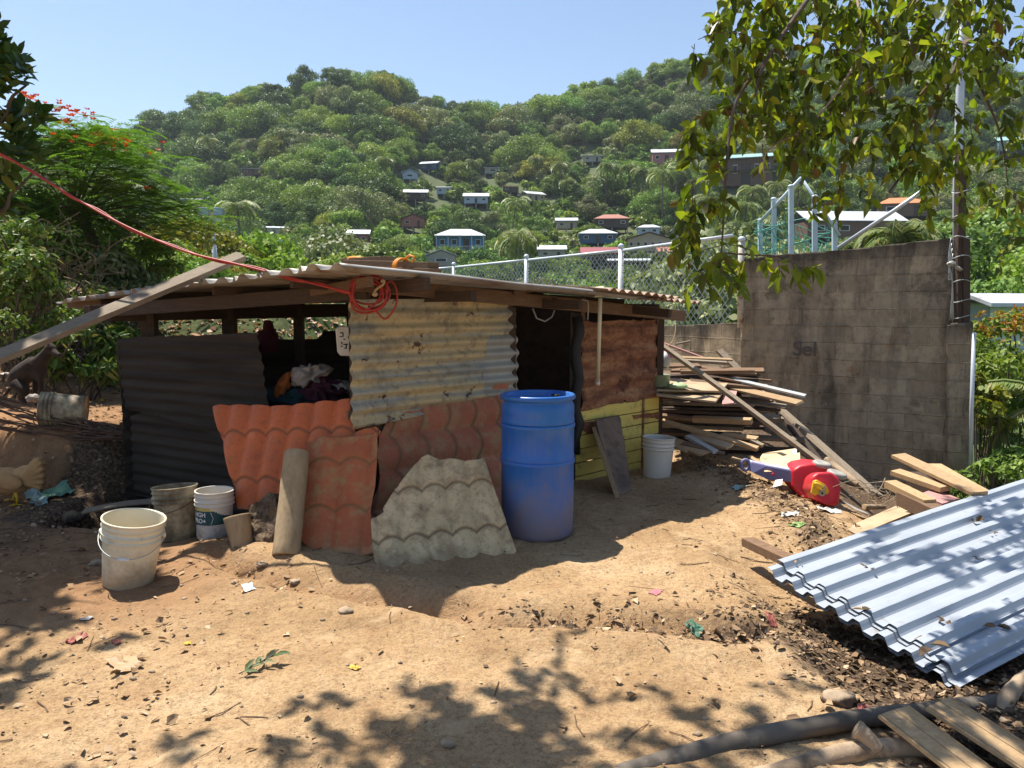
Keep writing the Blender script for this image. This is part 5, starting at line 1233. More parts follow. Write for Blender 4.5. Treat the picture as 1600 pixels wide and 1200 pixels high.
for i in range(46):
    lay = i/46.0; z = -.12 + lay*.98; n_ = 'wood_brown wood_grey wood_dark wood_brown wood_new'.split()[rs.randint(5)]
    cx = 2.15 - lay*.15 + rs.uniform(-.22,.22); cy = 8.0 + rs.uniform(-.30,.25) + lay*.15; yaw = R(rs.uniform(-16,16)-8); L_b = rs.uniform(.9,1.7)*(1-.25*lay)
    a = Vector((cx-math.cos(yaw)*L_b/2, cy-math.sin(yaw)*L_b/2, z+rs.uniform(-.02,.02))); b = Vector((cx+math.cos(yaw)*L_b/2, cy+math.sin(yaw)*L_b/2, z+rs.uniform(-.06,.03)))
    mb = MB().beam(a, b, rs.uniform(.07,.18), rs.uniform(.018,.04), (0,-.15,1), seg=3, rag=.01); lv = 'at the bottom of' if lay < .33 else 'in the middle layers of' if lay < .68 else 'in the upper layers of'; ad = {'wood_brown':'brown','wood_grey':'grey','wood_dark':'dark','wood_new':'fresh tan'}[n_]; thing(mb, 'board', M[n_], a, '%s board %s the heap beside the shack' % (ad, lv), 'board', '%s boards %s the heap' % (ad, lv))
def slab(pts, t, mat, label, name='plywood_board', cat='plywood'):
    v = [Vector(p) for p in pts]; n = (v[1]-v[0]).cross(v[2]-v[0]).normalized(); n = -n if n.z < 0 else n; k = len(v)
    mb = MB().add(v+[p-n*t for p in v], [tuple(range(k)), tuple(range(2*k-1, k-1, -1))]+[(i, (i+1)%k, k+(i+1)%k, k+i) for i in range(k)])
    return thing(mb, name, mat, v[0], label, cat, None, .002)
slab([W(*Z5(35,400,7.9)), W(*Z5(690,430,7.95)), W(*Z5(600,518,7.35)), W(*Z5(35,505,7.3))], .018, M['ply'], 'upper tan plywood sheet in the heap with the green lid on it')
slab([W(*Z5(35,528,7.5)), W(*Z5(620,535,7.5)), W(*Z5(560,612,6.95)), W(*Z5(35,548,7.1))], .018, M['ply'], 'lower tan plywood sheet jutting out under the upper one')
slab([W(*Z5(640,510,7.7)), W(*Z5(750,520,7.6)), W(*Z5(720,625,7.2)), W(*Z5(620,635,7.2))], .015, M['pinkwood'], 'small pinkish board piece beside the plywood sheets')
# lid, pot, pink and clear things on the heap
p = W(*Z5(225,500,7.35))+Vector((0,0,.012)); mb = MB(); mb.lathe([(0,.050),(.03,.049),(.055,.042),(.082,.030),(.090,.018),(.092,.0),(.088,.0)], 32, Matrix.Translation(p)); t_ = empty('pot_lid', p, 'pale green enamel pot lid with a round knob hole on the plywood', 'lid')
M['lid'] = flat('green_enamel', (.42,.55,.28), .35); mb.build('cover', M['lid'], t_); MB().lathe([(0,.056),(.012,.056),(.013,.048)], 14, Matrix.Translation(p)).build('knob', M['black'], t_)
p = W(*Z5(60,480,7.4)); mb = MB(); mb.lathe([(0,0),(.085,0),(.095,.02),(.098,.11),(.104,.115),(.100,.118),(.094,.11),(.090,.02),(0,.015)], 28, Matrix.Translation(p)); thing(mb, 'cooking_pot', flat('pot_green', (.23,.26,.15), .45), p, 'open green cooking pot half hidden at the shack corner', 'pot')
p = W(*Z5(140,215,7.9)); mb = MB(); mb.lathe([(.105,0),(.10,.02),(.075,.055),(.03,.075),(0,.078)], 26, Matrix.Translation(p)); thing(mb, 'plastic_bowl', flat('pink_plastic', (.62,.10,.20), .4), p, 'upturned pink plastic bowl on top of the board heap', 'bowl')
p = W(*Z5(95,300,7.6)); mb = MB(); mb.lathe([(0,0),(.055,0),(.058,.02),(.05,.06),(.056,.09),(.03,.12),(.02,.135),(0,.137)], 24, Matrix.Translation(p) @ Matrix.Rotation(.25,4,'Y')); thing(mb, 'plastic_jar', flat('cloudy_plastic', (.50,.50,.50), .25), p, 'cloudy clear plastic jar below the pink bowl', 'jar')
mb = MB(); mb.tube(catmull([W(1056,505,7.9), W(1055,520,7.85), W(1050,535,7.8), W(1040,543,7.75)], 5), .006, 6); thing(mb, 'straw_cord', M['wood_new'], W(1040,543,7.75), 'straw coloured cord hanging above the top of the board heap', 'cord')

# ------------------------------------------------------------------ toy, cardboard, boards by the zinc sheets
def Z6(x, y, d): return W(1140+x/5.333, 660+y/5.333, d)
tc = Z6(740,690,5.75); toy = empty('toy_car', tc, 'red plastic ride on toy car tipped over on the debris ridge', 'toy car')
def rbox(name, pts, t, mat, bev=.02, sub=0):
    v = [Vector(p) for p in pts]; n = (v[1]-v[0]).cross(v[2]-v[0]).normalized(); n = -n if n.y < 0 else n; k = len(v)
    mb = MB().add(v+[p+n*t for p in v], [tuple(range(k-1,-1,-1)), tuple(range(k, 2*k))]+[(i, (i+1)%k, k+(i+1)%k, k+i) for i in range(k)]); 
    for i in range(len(mb.sm)): mb.sm[i] = True
    o = mb.build(name, mat, toy); b = o.modifiers.new('b','BEVEL'); b.width = bev; b.segments = 4; b.limit_method = 'ANGLE'; return o
rbox('rear_body', [Z6(520,540,5.98), Z6(528,400,5.98), Z6(590,362,5.98), Z6(690,345,5.98), Z6(850,362,5.98), Z6(890,420,5.98), Z6(880,640,5.9), Z6(620,640,5.9)], .22, M['red_plastic'], .022)
rbox('front_body', [Z6(655,560,5.68), Z6(680,450,5.70), Z6(740,415,5.70), Z6(850,410,5.70), Z6(925,470,5.70), Z6(932,560,5.68), Z6(915,690,5.62), Z6(820,700,5.60), Z6(720,640,5.64)], .24, M['red_plastic'], .028)
rbox('yellow_front', [Z6(680,590,5.655), Z6(700,490,5.665), Z6(730,478,5.665), Z6(800,520,5.66), Z6(832,570,5.65), Z6(822,620,5.645), Z6(760,640,5.645)], .03, M['yellow_plastic'], .008)
for x, y in ((772,548),(772,592)):
    mb = MB(); mb.ell(Z6(x,y,5.64), (.022,.012,.022)); mb.build('lamp_disc', M['grey_plastic'], toy)
    mb = MB(); mb.ell(Z6(x,y,5.629), (.009,.006,.009)); mb.build('lamp_centre', M['black'], toy)
mb = MB(); mb.ell(Z6(745,530,5.64), (.045,.02,.022), Matrix.Rotation(.6,3,'Y')); mb.build('bumper', M['yellow_plastic'], toy)
for (x, y, d_, r_, tl) in ((768,350,6.02,.072,.15),(893,432,5.80,.074,.25)):
    c_ = Z6(x, y, d_); X = Matrix.Translation(c_) @ Matrix.Rotation(tl,4,'Y') @ Matrix.Rotation(.12,4,'X')
    wob = MB().lathe([(0,-.02),(r_*.8,-.022),(r_,-.012),(r_,.012),(r_*.85,.02),(r_*.5,.021),(r_*.35,.014),(0,.014)], 32, X).build('wheel', M['grey_plastic'], toy)
pl = [Z6(520,500,5.95), Z6(512,400,5.95), Z6(300,360,6.1), Z6(190,335,6.2), Z6(165,330,6.22), Z6(160,400,6.2), Z6(200,425,6.18), Z6(320,480,6.08)]
k = len(pl); mb = MB().add(pl+[p+Vector((.0,.035,.02)) for p in pl], [tuple(range(k-1,-1,-1)), tuple(range(k,2*k))]+[(i,(i+1)%k,k+(i+1)%k,k+i) for i in range(k)]); o = mb.build('push_handle', M['violet_plastic'], toy, .008)
mb = MB(); c_ = Z6(135,357,6.22); mb.tube([c_+Vector((.034*math.cos(t), .01, .044*math.sin(t))) for t in np.linspace(0, 2*math.pi, 26)], .013, 10); mb.build('handle_ring', M['violet_plastic'], toy)
mb = MB(); mb.ell(Z6(362,432,6.03), (.012,.008,.012)); mb.build('handle_badge', M['red_plastic'], toy)
M['card'] = simple('cardboard', (.68,.49,.29), (.60,.42,.24), 4, .9, bump=.03, dirt=(.38,.25,.14), dsc=5, dlo=.6, dhi=.8)
t_ = empty('cardboard_box', Z6(420,390,6.45), 'torn tan cardboard box behind the toy handle', 'box')
def flap(pts, nm='flap', mat=None): 
    v = [Vector(p) for p in pts]; k = len(v); n = (v[1]-v[0]).cross(v[2]-v[0]).normalized()*.005
    MB().add(v+[p+n for p in v], [tuple(range(k-1,-1,-1)), tuple(range(k,2*k))]+[(i,(i+1)%k,k+(i+1)%k,k+i) for i in range(k)]).build(nm, mat or M['card'], t_)
flap([Z6(290,315,6.42), Z6(585,250,6.37), Z6(592,400,6.02), Z6(292,410,6.07)], 'front_panel'); flap([Z6(255,290,6.55), Z6(280,255,6.8), Z6(560,215,6.76), Z6(562,300,6.5), Z6(450,320,6.5), Z6(300,340,6.5)], 'back_panel')
flap([Z6(255,290,6.55), Z6(290,315,6.42), Z6(292,410,6.07), Z6(258,385,6.3)], 'side_panel'); flap([Z6(525,225,6.72), Z6(560,216,6.72), Z6(560,285,6.48), Z6(525,285,6.48)], 'white_patch', M['white'])
slab([Z6(385,480,5.9), Z6(440,472,5.9), Z6(435,520,5.75), Z6(360,540,5.75)], .003, M['white'], 'small white paper box lying below the toy handle', 'paper_box', 'paper')
def Z7(x, y, d): return W(1360+x/3.75, 480+y/3.75, d)
def bd7(a, b, w_, t, mat, label, up=(0,-.3,1)):
    mb = MB().beam(a, b, w_, t, up, seg=4, rag=.004); return thing(mb, 'plank', M[mat], a if a.z < b.z else b, label, 'plank', None, .0025)
bd7(Z7(162,868,5.5), Z7(640,1092,4.75), .115, .025, 'wood_new', 'longest fresh plank, topmost of those behind the zinc sheets')
bd7(Z7(360,925,5.55), Z7(640,1085,4.95), .13, .025, 'wood_new', 'wide fresh plank lying just under the topmost one on its right')
bd7(Z7(145,965,5.35), Z7(440,1065,4.95), .09, .035, 'wood_new', 'middle fresh plank with its square end to the left')
bd7(Z7(115,1035,5.1), Z7(350,1150,4.7), .085, .05, 'wood_new', 'lowest thick fresh plank nearest the debris')
bd7(Z7(190,1120,4.95), Z7(420,1230,4.55), .09, .09, 'wood_brown', 'dark brown block carrying the fresh planks', (0,0,1)); bd7(Z7(250,1000,5.6), Z7(430,1090,5.3), .10, .10, 'wood_dark', 'dark timber block under the middle planks', (0,0,1))
slab([Z7(290,1095,4.9), Z7(370,1065,5.1), Z7(520,1120,4.85), Z7(420,1150,4.7)], .02, M['pinkwood'], 'broken pinkish board piece on the fresh planks', 'board_piece', 'board')
slab([Z6(962,880,5.0), Z6(1425,680,5.5), Z6(1545,740,5.25), Z6(1065,935,4.8)], .02, M['ply'], 'wide brown board lying flat beside the upper edge of the zinc sheets', 'board', 'board')
plank_px((1268,804,5.42), (1332,842,5.05), .05, .045, M['wood_new'], 'short fresh batten lying in the debris left of the wide board')
plank_px((1168,846,4.62), (1262,890,4.05), .085, .05, M['wood_brown'], 'dark brown timber end poking out under the zinc sheets corner')
slab([Z6(920,640,5.6), Z6(1040,720,5.4), Z6(1170,770,5.25), Z6(1120,740,5.5), Z6(980,680,5.65)], .004, HM['grey'], 'bent grey metal strip behind the debris', 'metal_strip', 'scrap')
logthing(Z6(1120,705,5.5), Z6(1290,705,5.6), .022, .018, 'short round stick lying by the dry twigs', 'stick', 'root', n=10)
logthing(Z6(805,310,6.6), Z6(1080,520,6.2), .03, .028, 'round pole leaning behind the overturned toy', 'stick', 'root', n=12)
mb = MB(); rs = np.random.RandomState(9); c0 = Z6(1300,640,5.6)
for k in range(16):
    a = c0+Vector((rs.uniform(-.12,.12), rs.uniform(-.1,.1), 0)); mb.tube(catmull([a, a+Vector((rs.uniform(-.12,.12), rs.uniform(-.1,.1), rs.uniform(.05,.14))), a+Vector((rs.uniform(-.3,.3), rs.uniform(-.2,.2), rs.uniform(.0,.14)))], 4), .0035, 4)
thing(mb, 'dry_twigs', M['wood_grey'], c0, 'tangle of dry grey twigs at the foot of the block wall', 'twigs')

# ------------------------------------------------------------------ stack of new zinc sheets
zA, zB, zC = W(1205,880,3.9), W(1480,1052,3.05), W(1600,750,5.1)
def trap(p, amp, ph=0):
    def f(A, B):
        t = (B/p+ph) % 1.0; return amp*np.clip(1.85-np.abs(t-.5)*5.9, 0, 1)
    return f
plZ = Plane(zA, zC, zB)
sg = 1 if plZ.loc(1480,1052)[1] > 0 else -1
labs = ['topmost new zinc sheet of the stack, strewn with dry leaves', 'second zinc sheet, its lower edge showing past the top one', 'third zinc sheet from the top, its corner sticking out left', 'fourth zinc sheet from the top of the stack', 'lowest zinc sheet of the stack near the ground']
for i, (a0, b0, wd_) in enumerate(((.015, .0, .86), (.0, .13, .86), (-.065, .03, .86), (-.03, .17, .86), (-.05, .10, .90))):
    P0 = Plane(plZ.o - plZ.n*(.012*i), plZ.at(1,0) - plZ.n*(.012*i), plZ.at(0,sg) - plZ.n*(.012*i)); 
    o = sheet('zinc_sheet', P0, [(a0, b0), (3.9+a0, b0+.01), (3.9+a0, b0+wd_), (a0, b0+wd_)], trap(.128, .033, .15), M['zinc_new'], None, step=.008, local=True, seed=60+i, dents=.004, thick=.001)
    recenter(o, P0.at(a0, b0+wd_)); tag(o, labs[i], 'zinc sheet')
    for p_ in o.data.polygons: p_.use_smooth = False
for q, (a0_, l_) in enumerate(((.5, 'brown beam under the left part of the zinc sheets'), (1.75, 'pale board end showing under the lower edge of the zinc sheets'))):
    a, b = plZ.at(a0_, .1), plZ.at(a0_+.05, .93+.22*q); a.z -= .10; b.z = b.z-.10
    mb = MB().beam(a, b, .09, .045); thing(mb, 'beam', M['wood_new'] if q else M['wood_brown'], b, l_, 'beam')

# ------------------------------------------------------------------ foreground pole, roots, boards
M['pole_grey'] = simple('weathered_pole', (.14,.115,.09), (.08,.065,.05), 7, .8, bump=.3, dist=.006, dirt=(.24,.19,.14), dsc=6, dlo=.55, dhi=.7)
logp = lambda pts, r, label, name, mat='root', n=16: (lambda mb: thing(mb, name, M[mat], pts[0], label, 'pole' if 'pole' in name else 'root', None))( (lambda m: (m.tube(catmull(pts, 8), [r[0]+(r[1]-r[0])*k/(8*(len(pts)-1))+.0035*mnoise.noise(Vector((k*.45, 3, r[0]*50))) for k in range(8*(len(pts)-1)+1)], n), m)[1])(MB()) )
logp([W(940,1222,2.36), W(1130,1165,2.49), W(1300,1130,2.60), W(1440,1112,2.69), W(1580,1096,2.80), W(1680,1085,2.84)], (.038,.029), 'long smooth grey pole lying across the bottom right corner', 'ground_pole', 'pole_grey')
logp([W(1150,1225,2.34), W(1230,1205,2.38), W(1320,1178,2.44), W(1420,1168,2.46), W(1500,1185,2.42)], (.036,.030), 'pale bare branch on the ground in front of the grey pole', 'root_branch')
logp([W(1372,1172,2.44), W(1350,1148,2.46), W(1338,1139,2.47)], (.026,.032), 'short forked stub rising from the pale branch', 'root_stub')
logp([W(1640,1040,2.85), W(1596,1065,2.82), W(1572,1095,2.76), W(1562,1130,2.70), W(1545,1152,2.66)], (.030,.028), 'curved pale root coming in from the right edge', 'root_branch')
logp([W(1562,1128,2.66), W(1590,1140,2.62), W(1650,1150,2.6)], (.022,.018), 'side branch of the curved root at the right edge', 'root_branch')
def tg(a, b, w_, label):
    p0, p1 = a, b; d = (p1-p0).normalized(); s_ = d.cross(UP).normalized(); n = s_.cross(d); mb = MB(); h = .012
    xs = [-.5,-.47,-.465,-.44,-.435,-.02,-.015,.015,.02,.44,.445,.5]; zs = [-.6,0,0,0,-.35,0,-.35,-.35,0,0,-.3,-.3]
    xs = [-.5,-.46,-.455,-.43,-.425,-.03,-.022,.0,.008,.40,.408,.43,.438,.5]; zs = [.4,.4,1,1,.6,1,.6,.6,1,1,.6,.6,1,1]
    L = (p1-p0).length; vs = []; m_ = len(xs)
    for e in (p0, p1):
        for x, z in zip(xs, zs): vs.append(e + s_*x*w_ + n*h*z)
        for x in (xs[-1], xs[0]): vs.append(e + s_*x*w_)
    k = m_+2; fs = [(i, (i+1)%k, k+(i+1)%k, k+i) for i in range(k)]; fs.append(tuple(range(k-1,-1,-1))); fs.append(tuple(range(k,2*k)))
    mb.add(vs, fs); return thing(mb, 'grooved_board', M['wood_new'], p1, label, 'board')
tg(W(1396,1113,2.54), W(1640,1300,2.08), .160, 'left grooved board of the pair lying over the grey pole'); tg(W(1466,1100,2.58), W(1720,1262,2.16), .160, 'right grooved board of the pair lying over the grey pole')
slab([W(1562,1160,2.58), W(1600,1150,2.62), W(1680,1185,2.5), W(1640,1215,2.4)], .02, M['wood_new'], 'small board corner at the right edge under the grooved boards', 'board_piece', 'board')
# ------------------------------------------------------------------ near trees and bushes
def leafobj(name, V, F, mat, parent=None, smooth=False):
    me = mesh_np(name, V, F, smooth); return link(name, me, mat, parent)
def twig_leaves(rs, starts, n_leaf, length, leafL, leafW, droop=.8, spread=.6, outdir=None, rad=.004):
    """hanging twigs with leaves set alternately along them; returns leaf arrays and the twig tubes"""
    P, D, Nn, Ls, Ws = [], [], [], [], []; mb = MB()
    for s_ in starts:
        p = np.array(s_, float); d = rs.normal(size=3)*spread; d[2] -= droop
        if outdir is not None: d += np.array(outdir)
        d /= np.linalg.norm(d); L = length*rs.uniform(.6, 1.3); k = n_leaf; pts = [p.copy()]
        for i in range(k):
            d = d + rs.normal(size=3)*.12 + np.array([0, 0, -.07]); d /= np.linalg.norm(d); p = p + d*L/k; pts.append(p.copy())
            side = np.cross(d, rs.normal(size=3)); side /= np.linalg.norm(side)
            for sg in ((1, -1) if rs.rand() < .45 else (1 if i % 2 else -1,)):
                P.append(p.copy()); D.append(side*sg*.8 + d*.5 + np.array([0, 0, -.35])); Nn.append(np.cross(side, d)*.6 + rs.normal(size=3)*.5 + np.array([0, 0, .5]))
                q = rs.uniform(.55, 1.25); Ls.append(leafL*q); Ws.append(leafW*q*rs.uniform(.8, 1.15))
        mb.tube([tuple(q) for q in pts[::3]+[pts[-1]]], rad, 4, caps=False)
    return np.array(P), np.array(D), np.array(Nn), np.array(Ls), np.array(Ws), mb
# shade tree: trunk outside the frame on the right, boughs hanging into the picture and over the yard
st = empty('shade_tree', (4.4, 1.2, gzf(4.4, 1.2)), 'leafy tree whose boughs hang down into the picture at the top right', 'tree')
mb = MB(); mb.tube(catmull([Vector((4.4,1.2,-.2)), Vector((4.3,1.4,1.4)), Vector((4.0,1.9,3.2)), Vector((3.5,2.6,4.9)), Vector((3.2,3.2,6.3))], 6), [.26-.008*k for k in range(25)], 14); mb.build('trunk', M['bark'], st)
limbs = [[Vector((3.9,2.1,3.6)), W(1600,-60,4.6), W(1505,80,4.2), W(1450,210,3.9), W(1390,300,3.7)],
         [Vector((3.8,2.2,4.0)), W(1420,-220,4.0), W(1290,-40,3.6), W(1200,90,3.3), W(1180,150,3.2)],
         [Vector((3.8,2.2,4.0)), W(1420,-200,4.1), W(1345,60,3.6), W(1330,110,3.5), W(1270,190,3.4), W(1200,235,3.35), W(1195,285,3.35)],
         [W(1200,90,3.3), W(1150,160,3.2), W(1135,260,3.1), W(1130,350,3.1), W(1125,430,3.1)],
         [W(1505,80,4.2), W(1560,200,4.4), W(1575,290,4.4)],
         [Vector((3.5,2.6,4.9)), Vector((1.8,2.2,5.2)), Vector((0,2.3,5.2)), Vector((-1.3,2.9,5.0)), Vector((-1.9,3.7,4.8))],
         [Vector((3.3,3.0,5.6)), Vector((2.6,4.6,5.2)), Vector((1.6,6.0,5.2))]]
for i, l in enumerate(limbs):
    mb = MB(); c_ = catmull(l, 6); r0 = .07 if i in (5, 6) else .017 if i in (0, 1) else .009; mb.tube(c_, [r0*(1-.75*k/len(c_)) for k in range(len(c_))], 7); mb.build('limb', M['bark'] if i != 2 else M['root'], st)
rs = np.random.RandomState(21); starts = []
clumps = [(1250,40,120,60,30,3.5,4.2),(1175,20,45,40,12,3.3,3.6),(1175,110,55,60,20,3.2,3.8),(1110,85,35,25,8,3.1,3.4),(1115,215,42,40,16,3.1,3.4),(1105,290,30,40,12,3.0,3.3),(1110,355,26,40,10,3.0,3.3),(1122,405,24,26,9,3.0,3.2),(1108,440,16,14,4,3.0,3.1),(1085,375,14,16,4,3.0,3.1),
          (1215,175,70,70,34,3.2,3.9),(1290,150,80,80,40,3.3,4.2),(1300,235,70,50,22,3.3,4.0),(1370,90,90,70,36,3.4,4.4),(1390,190,70,60,28,3.4,4.2),(1330,300,36,30,8,3.4,3.9),(1275,320,25,35,5,3.3,3.6),
          (1460,60,90,60,30,3.6,4.6),(1540,60,90,60,30,3.6,4.6),(1570,150,55,60,24,3.8,4.6),(1490,180,45,60,16,3.7,4.4),(1470,260,45,40,12,3.6,4.2),(1420,270,40,25,9,3.6,4.1),(1585,240,35,40,12,3.8,4.5),(1560,310,40,25,8,3.8,4.4),
          (1455,340,35,20,5,3.7,4.1),(1590,390,20,22,4,3.8,4.2),(1330,20,160,40,34,3.4,4.4),(1500,-20,140,40,24,3.5,4.4)]
for (cx, cy, rx, ry, n, d0, d1) in clumps:
    for k in range(int(n*(1.05 if cy < 130 else .74))):
        a = rs.uniform(0, 6.28); q = math.sqrt(rs.rand()); starts.append(tuple(W(cx+rx*q*math.cos(a), cy-14+ry*q*math.sin(a), rs.uniform(d0, d1))))
P, D, Nn, Ls, Ws, mb = twig_leaves(rs, starts, 6, .15, .058, .036, .5, .85, rad=.0016)
L_['overdark'] = leafmat('overhanging_old_leaf', (.05,.075,.014), (.09,.11,.02), (.16,.10,.03), .32, 0, .4)
qm = rs.rand(len(P)) < .62
for q_, m_ in ((qm, 'over'), (~qm, 'overdark')):
    V, F = shaped_leaves(P[q_], D[q_], Nn[q_], Ls[q_], Ws[q_], rs.uniform(.0, .9, (int(q_.sum()), 1)), rs.uniform(0, .5, (int(q_.sum()), 1))); leafobj('foliage', V, F, L_[m_], st)
mb_keep = mb; mb.build('twigs', M['bark'], st)['kind'] = 'stuff'
# spray of leaves in front of the top of the block wall and a bare tip
stp = [tuple(W(x, y, 3.15)) for x, y in ((1130,398),(1165,402),(1195,398),(1215,405),(1235,408),(1250,418))]
P, D, Nn, Ls, Ws, mb = twig_leaves(rs, stp, 5, .09, .064, .038, .45, .5, (.5,0,0), rad=.0018); V, F = shaped_leaves(P, D, Nn, Ls, Ws, .3, .22); leafobj('foliage', V, F, L_['over'], st); mb.build('twigs', M['bark'], st)['kind'] = 'stuff'
mb = MB(); mb.tube(catmull([W(1125,395,3.1), W(1170,398,3.15), W(1220,402,3.2), W(1258,425,3.2)], 5), .004, 5); mb.build('twigs', M['bark'], st)['kind'] = 'stuff'
# the part of the crown above the frame: it throws the dappled shade on the yard
def overhead(boxes, leafL, leafW, mat, parent, seed):
    rs = np.random.RandomState(seed); S_ = []
    for (x0, x1, y0, y1, z0, z1, n) in boxes:
        cs = [(rs.uniform(x0, x1), rs.uniform(y0, y1), rs.uniform(z0, z1)) for _ in range(max(3, n//9))]
        for k in range(n):
            c = cs[rs.randint(len(cs))]; S_.append((c[0]+rs.normal()*.16, c[1]+rs.normal()*.16, c[2]+rs.normal()*.10))
    P, D, Nn, Ls, Ws, mb = twig_leaves(rs, S_, 8, .30, leafL, leafW, .15, .9)
    V, F = shaped_leaves(P, D, Nn, Ls, Ws, .2, .1); leafobj('foliage', V, F, mat, parent); mb.build('twigs', M['bark'], parent)['kind'] = 'stuff'
overhead([(-1.75,-.60,3.50,4.12,4.6,5.0,105),(-.75,.1,3.4,3.8,4.6,4.9,26),(-2.5,-1.9,3.5,3.9,4.6,4.9,8),(.45,1.9,4.9,6.0,4.75,5.2,38),(.5,2.1,4.2,5.0,4.6,5.0,26),(2.2,3,3.5,4.6,4.6,5.4,14)], .11, .065, L_['over'], st, 33)

# broad leaved tree on the left, trunk outside the frame
at_ = empty('broad_leaved_tree', (-6.2, 5.3, gzf(-6.2, 5.3)), 'dark broad leaved tree reaching in at the upper left edge', 'tree')
mb = MB(); mb.tube(catmull([Vector((-6.2,5.3,-.1)), Vector((-6.0,5.5,1.6)), Vector((-5.6,5.7,3.0)), Vector((-5.2,5.8,4.6))], 6), [.17-.006*k for k in range(19)], 12); mb.build('trunk', M['bark'], at_)
for l in ([Vector((-5.7,5.6,2.6)), W(-40,330,5.9), W(20,300,5.9), W(60,260,5.9)], [Vector((-5.6,5.7,3.0)), W(-40,200,5.9), W(20,150,5.9), W(45,130,5.9)], [Vector((-5.4,5.7,3.8)), Vector((-4.4,5.4,4.3)), Vector((-3.5,5.2,4.5))]):
    mb = MB(); c_ = catmull(l, 6); mb.tube(c_, [.02*(1-.7*k/len(c_)) for k in range(len(c_))], 7); mb.build('limb', M['bark'], at_)
rs = np.random.RandomState(23); P, D, Nn, Ls, Ws = [], [], [], [], []
cl = [(-10,110,6.0),(5,90,6.1),(22,100,6.0),(0,150,5.9),(25,135,6),(10,185,5.9),(35,190,6.0),(55,200,5.9),(15,215,6.1),(60,188,6.0),(40,225,6.1),(-5,240,5.9),(25,250,6.0),(48,245,6.1),(-10,280,5.9),(5,290,6.0),(-10,330,5.9),(8,320,6.1),(-15,60,6.0),(-20,180,5.8),(10,85,6.0),(35,112,6.1)]
for cx, cy, d_ in cl:
    for m_ in range(3):
        c = np.array(W(cx+rs.uniform(-16,16), cy+rs.uniform(-14,14), d_+rs.uniform(-.3,.3))[:]); ax = unit(np.array([[rs.normal()*.5, rs.normal()*.5, .8]]))[0]
        for k in range(9):
            a = 2.4*k; e = np.cross(ax, [math.cos(a), math.sin(a), .3]); e /= np.linalg.norm(e); P.append(c+ax*.012*k); D.append(e+ax*.45*rs.uniform(.2, 1.3)); Nn.append(ax+rs.normal(size=3)*.25); q = rs.uniform(.75, 1.2); Ls.append(.125*q); Ws.append(.066*q)
V, F = shaped_leaves(np.array(P), np.array(D), np.array(Nn), Ls, Ws, .15, .1); leafobj('foliage', V, F, L_['almond'], at_)
overhead([(-5.2,-4.1,4.3,5.6,4.0,4.6,200),(-5.6,-4.0,5.4,6.0,4.5,4.9,200),(-5.5,-3.8,6.4,7.6,5.4,5.8,380),(-6.6,-5.3,6.6,8.0,5.4,5.8,260),(-4.5,-3.8,5.0,5.9,4.7,5.0,80),(-4.3,-3.7,4.3,4.8,4.8,5.0,14)], .14, .08, L_['almond'], at_, 35)

# flame tree: feathery fronds in tiers, orange flowers on top
ft = empty('flame_tree', (-5.6, 10.4, gzf(-5.6, 10.4)), 'flame tree with feathery layered leaves and orange red flowers on the left', 'tree')
fb = Vector((-5.6, 10.4, gzf(-5.6, 10.4)))
mb = MB(); mb.tube(catmull([fb-Vector((0,0,.3)), fb+Vector((.1,0,.5)), fb+Vector((.05,.1,1.0)), W(110,300,10.4)], 5), [.13,.125,.12,.115,.11,.105,.10,.095,.09,.085,.08,.075,.07,.065,.06,.05], 10); mb.build('trunk', M['bark'], ft)
rs = np.random.RandomState(25); tips = []
anch = [(250,335),(290,350),(230,300),(200,270),(270,310),(180,240),(150,215),(120,200),(90,210),(60,230),(100,250),(140,270),(170,310),(210,340),(250,372),(190,370),(130,330),(90,300),(60,330),(40,290),(150,365),(100,370),(225,395),(180,405),(60,270),(20,250),(170,210),(190,225),(215,255),(160,290),(120,300),(200,310),(240,345),(130,225),(95,225),(280,330),(300,345),(150,250),(120,350),(80,350),(210,290)]
hub = W(115,330,10.4)
for ax_, ay_ in anch:
    d_ = 10.3+rs.uniform(-1.0, 1.1); t_p = W(ax_, ay_, d_); tips.append(t_p)
    mb = MB(); mid = hub.lerp(t_p, .55)+Vector((0,0,.15)); c_ = catmull([hub+Vector((0,0,-.1)), mid, t_p], 4); mb.tube(c_, [.013*(1-.8*k/len(c_)) for k in range(len(c_))], 5); mb.build('limb', M['bark'], ft)
P, D, Nn, Ls, Ws = [], [], [], [], []
for t_p in tips:
    for k in range(50):
        c = np.array(t_p[:])+rs.normal(size=3)*np.array([.22,.26,.10]); a = rs.uniform(0, 6.28); h = np.array([math.cos(a), math.sin(a), rs.uniform(-.15,.35)]); h /= np.linalg.norm(h); Lf = rs.uniform(.22, .38)
        sd2 = np.cross(h, [0,0,1.0]); sd2 /= np.linalg.norm(sd2); nl = 10
        for j in range(nl):
            t = (j+.7)/nl; q = c+h*Lf*t+np.array([0,0,-.10*t*t])
            for sg in (-1, 1): P.append(q); D.append(sd2*sg+h*.3+np.array([0,0,-.15])); Nn.append(np.array([0,0,1.0])+sd2*sg*.2); Ls.append(.085*math.sin(math.pi*(.15+.8*t))+.012); Ws.append(.026)
V, F = quad_leaves(np.array(P), np.array(D), np.array(Nn), Ls, Ws, 0); leafobj('foliage', V, F, L_['fern'], ft)
P, D, Nn = [], [], []
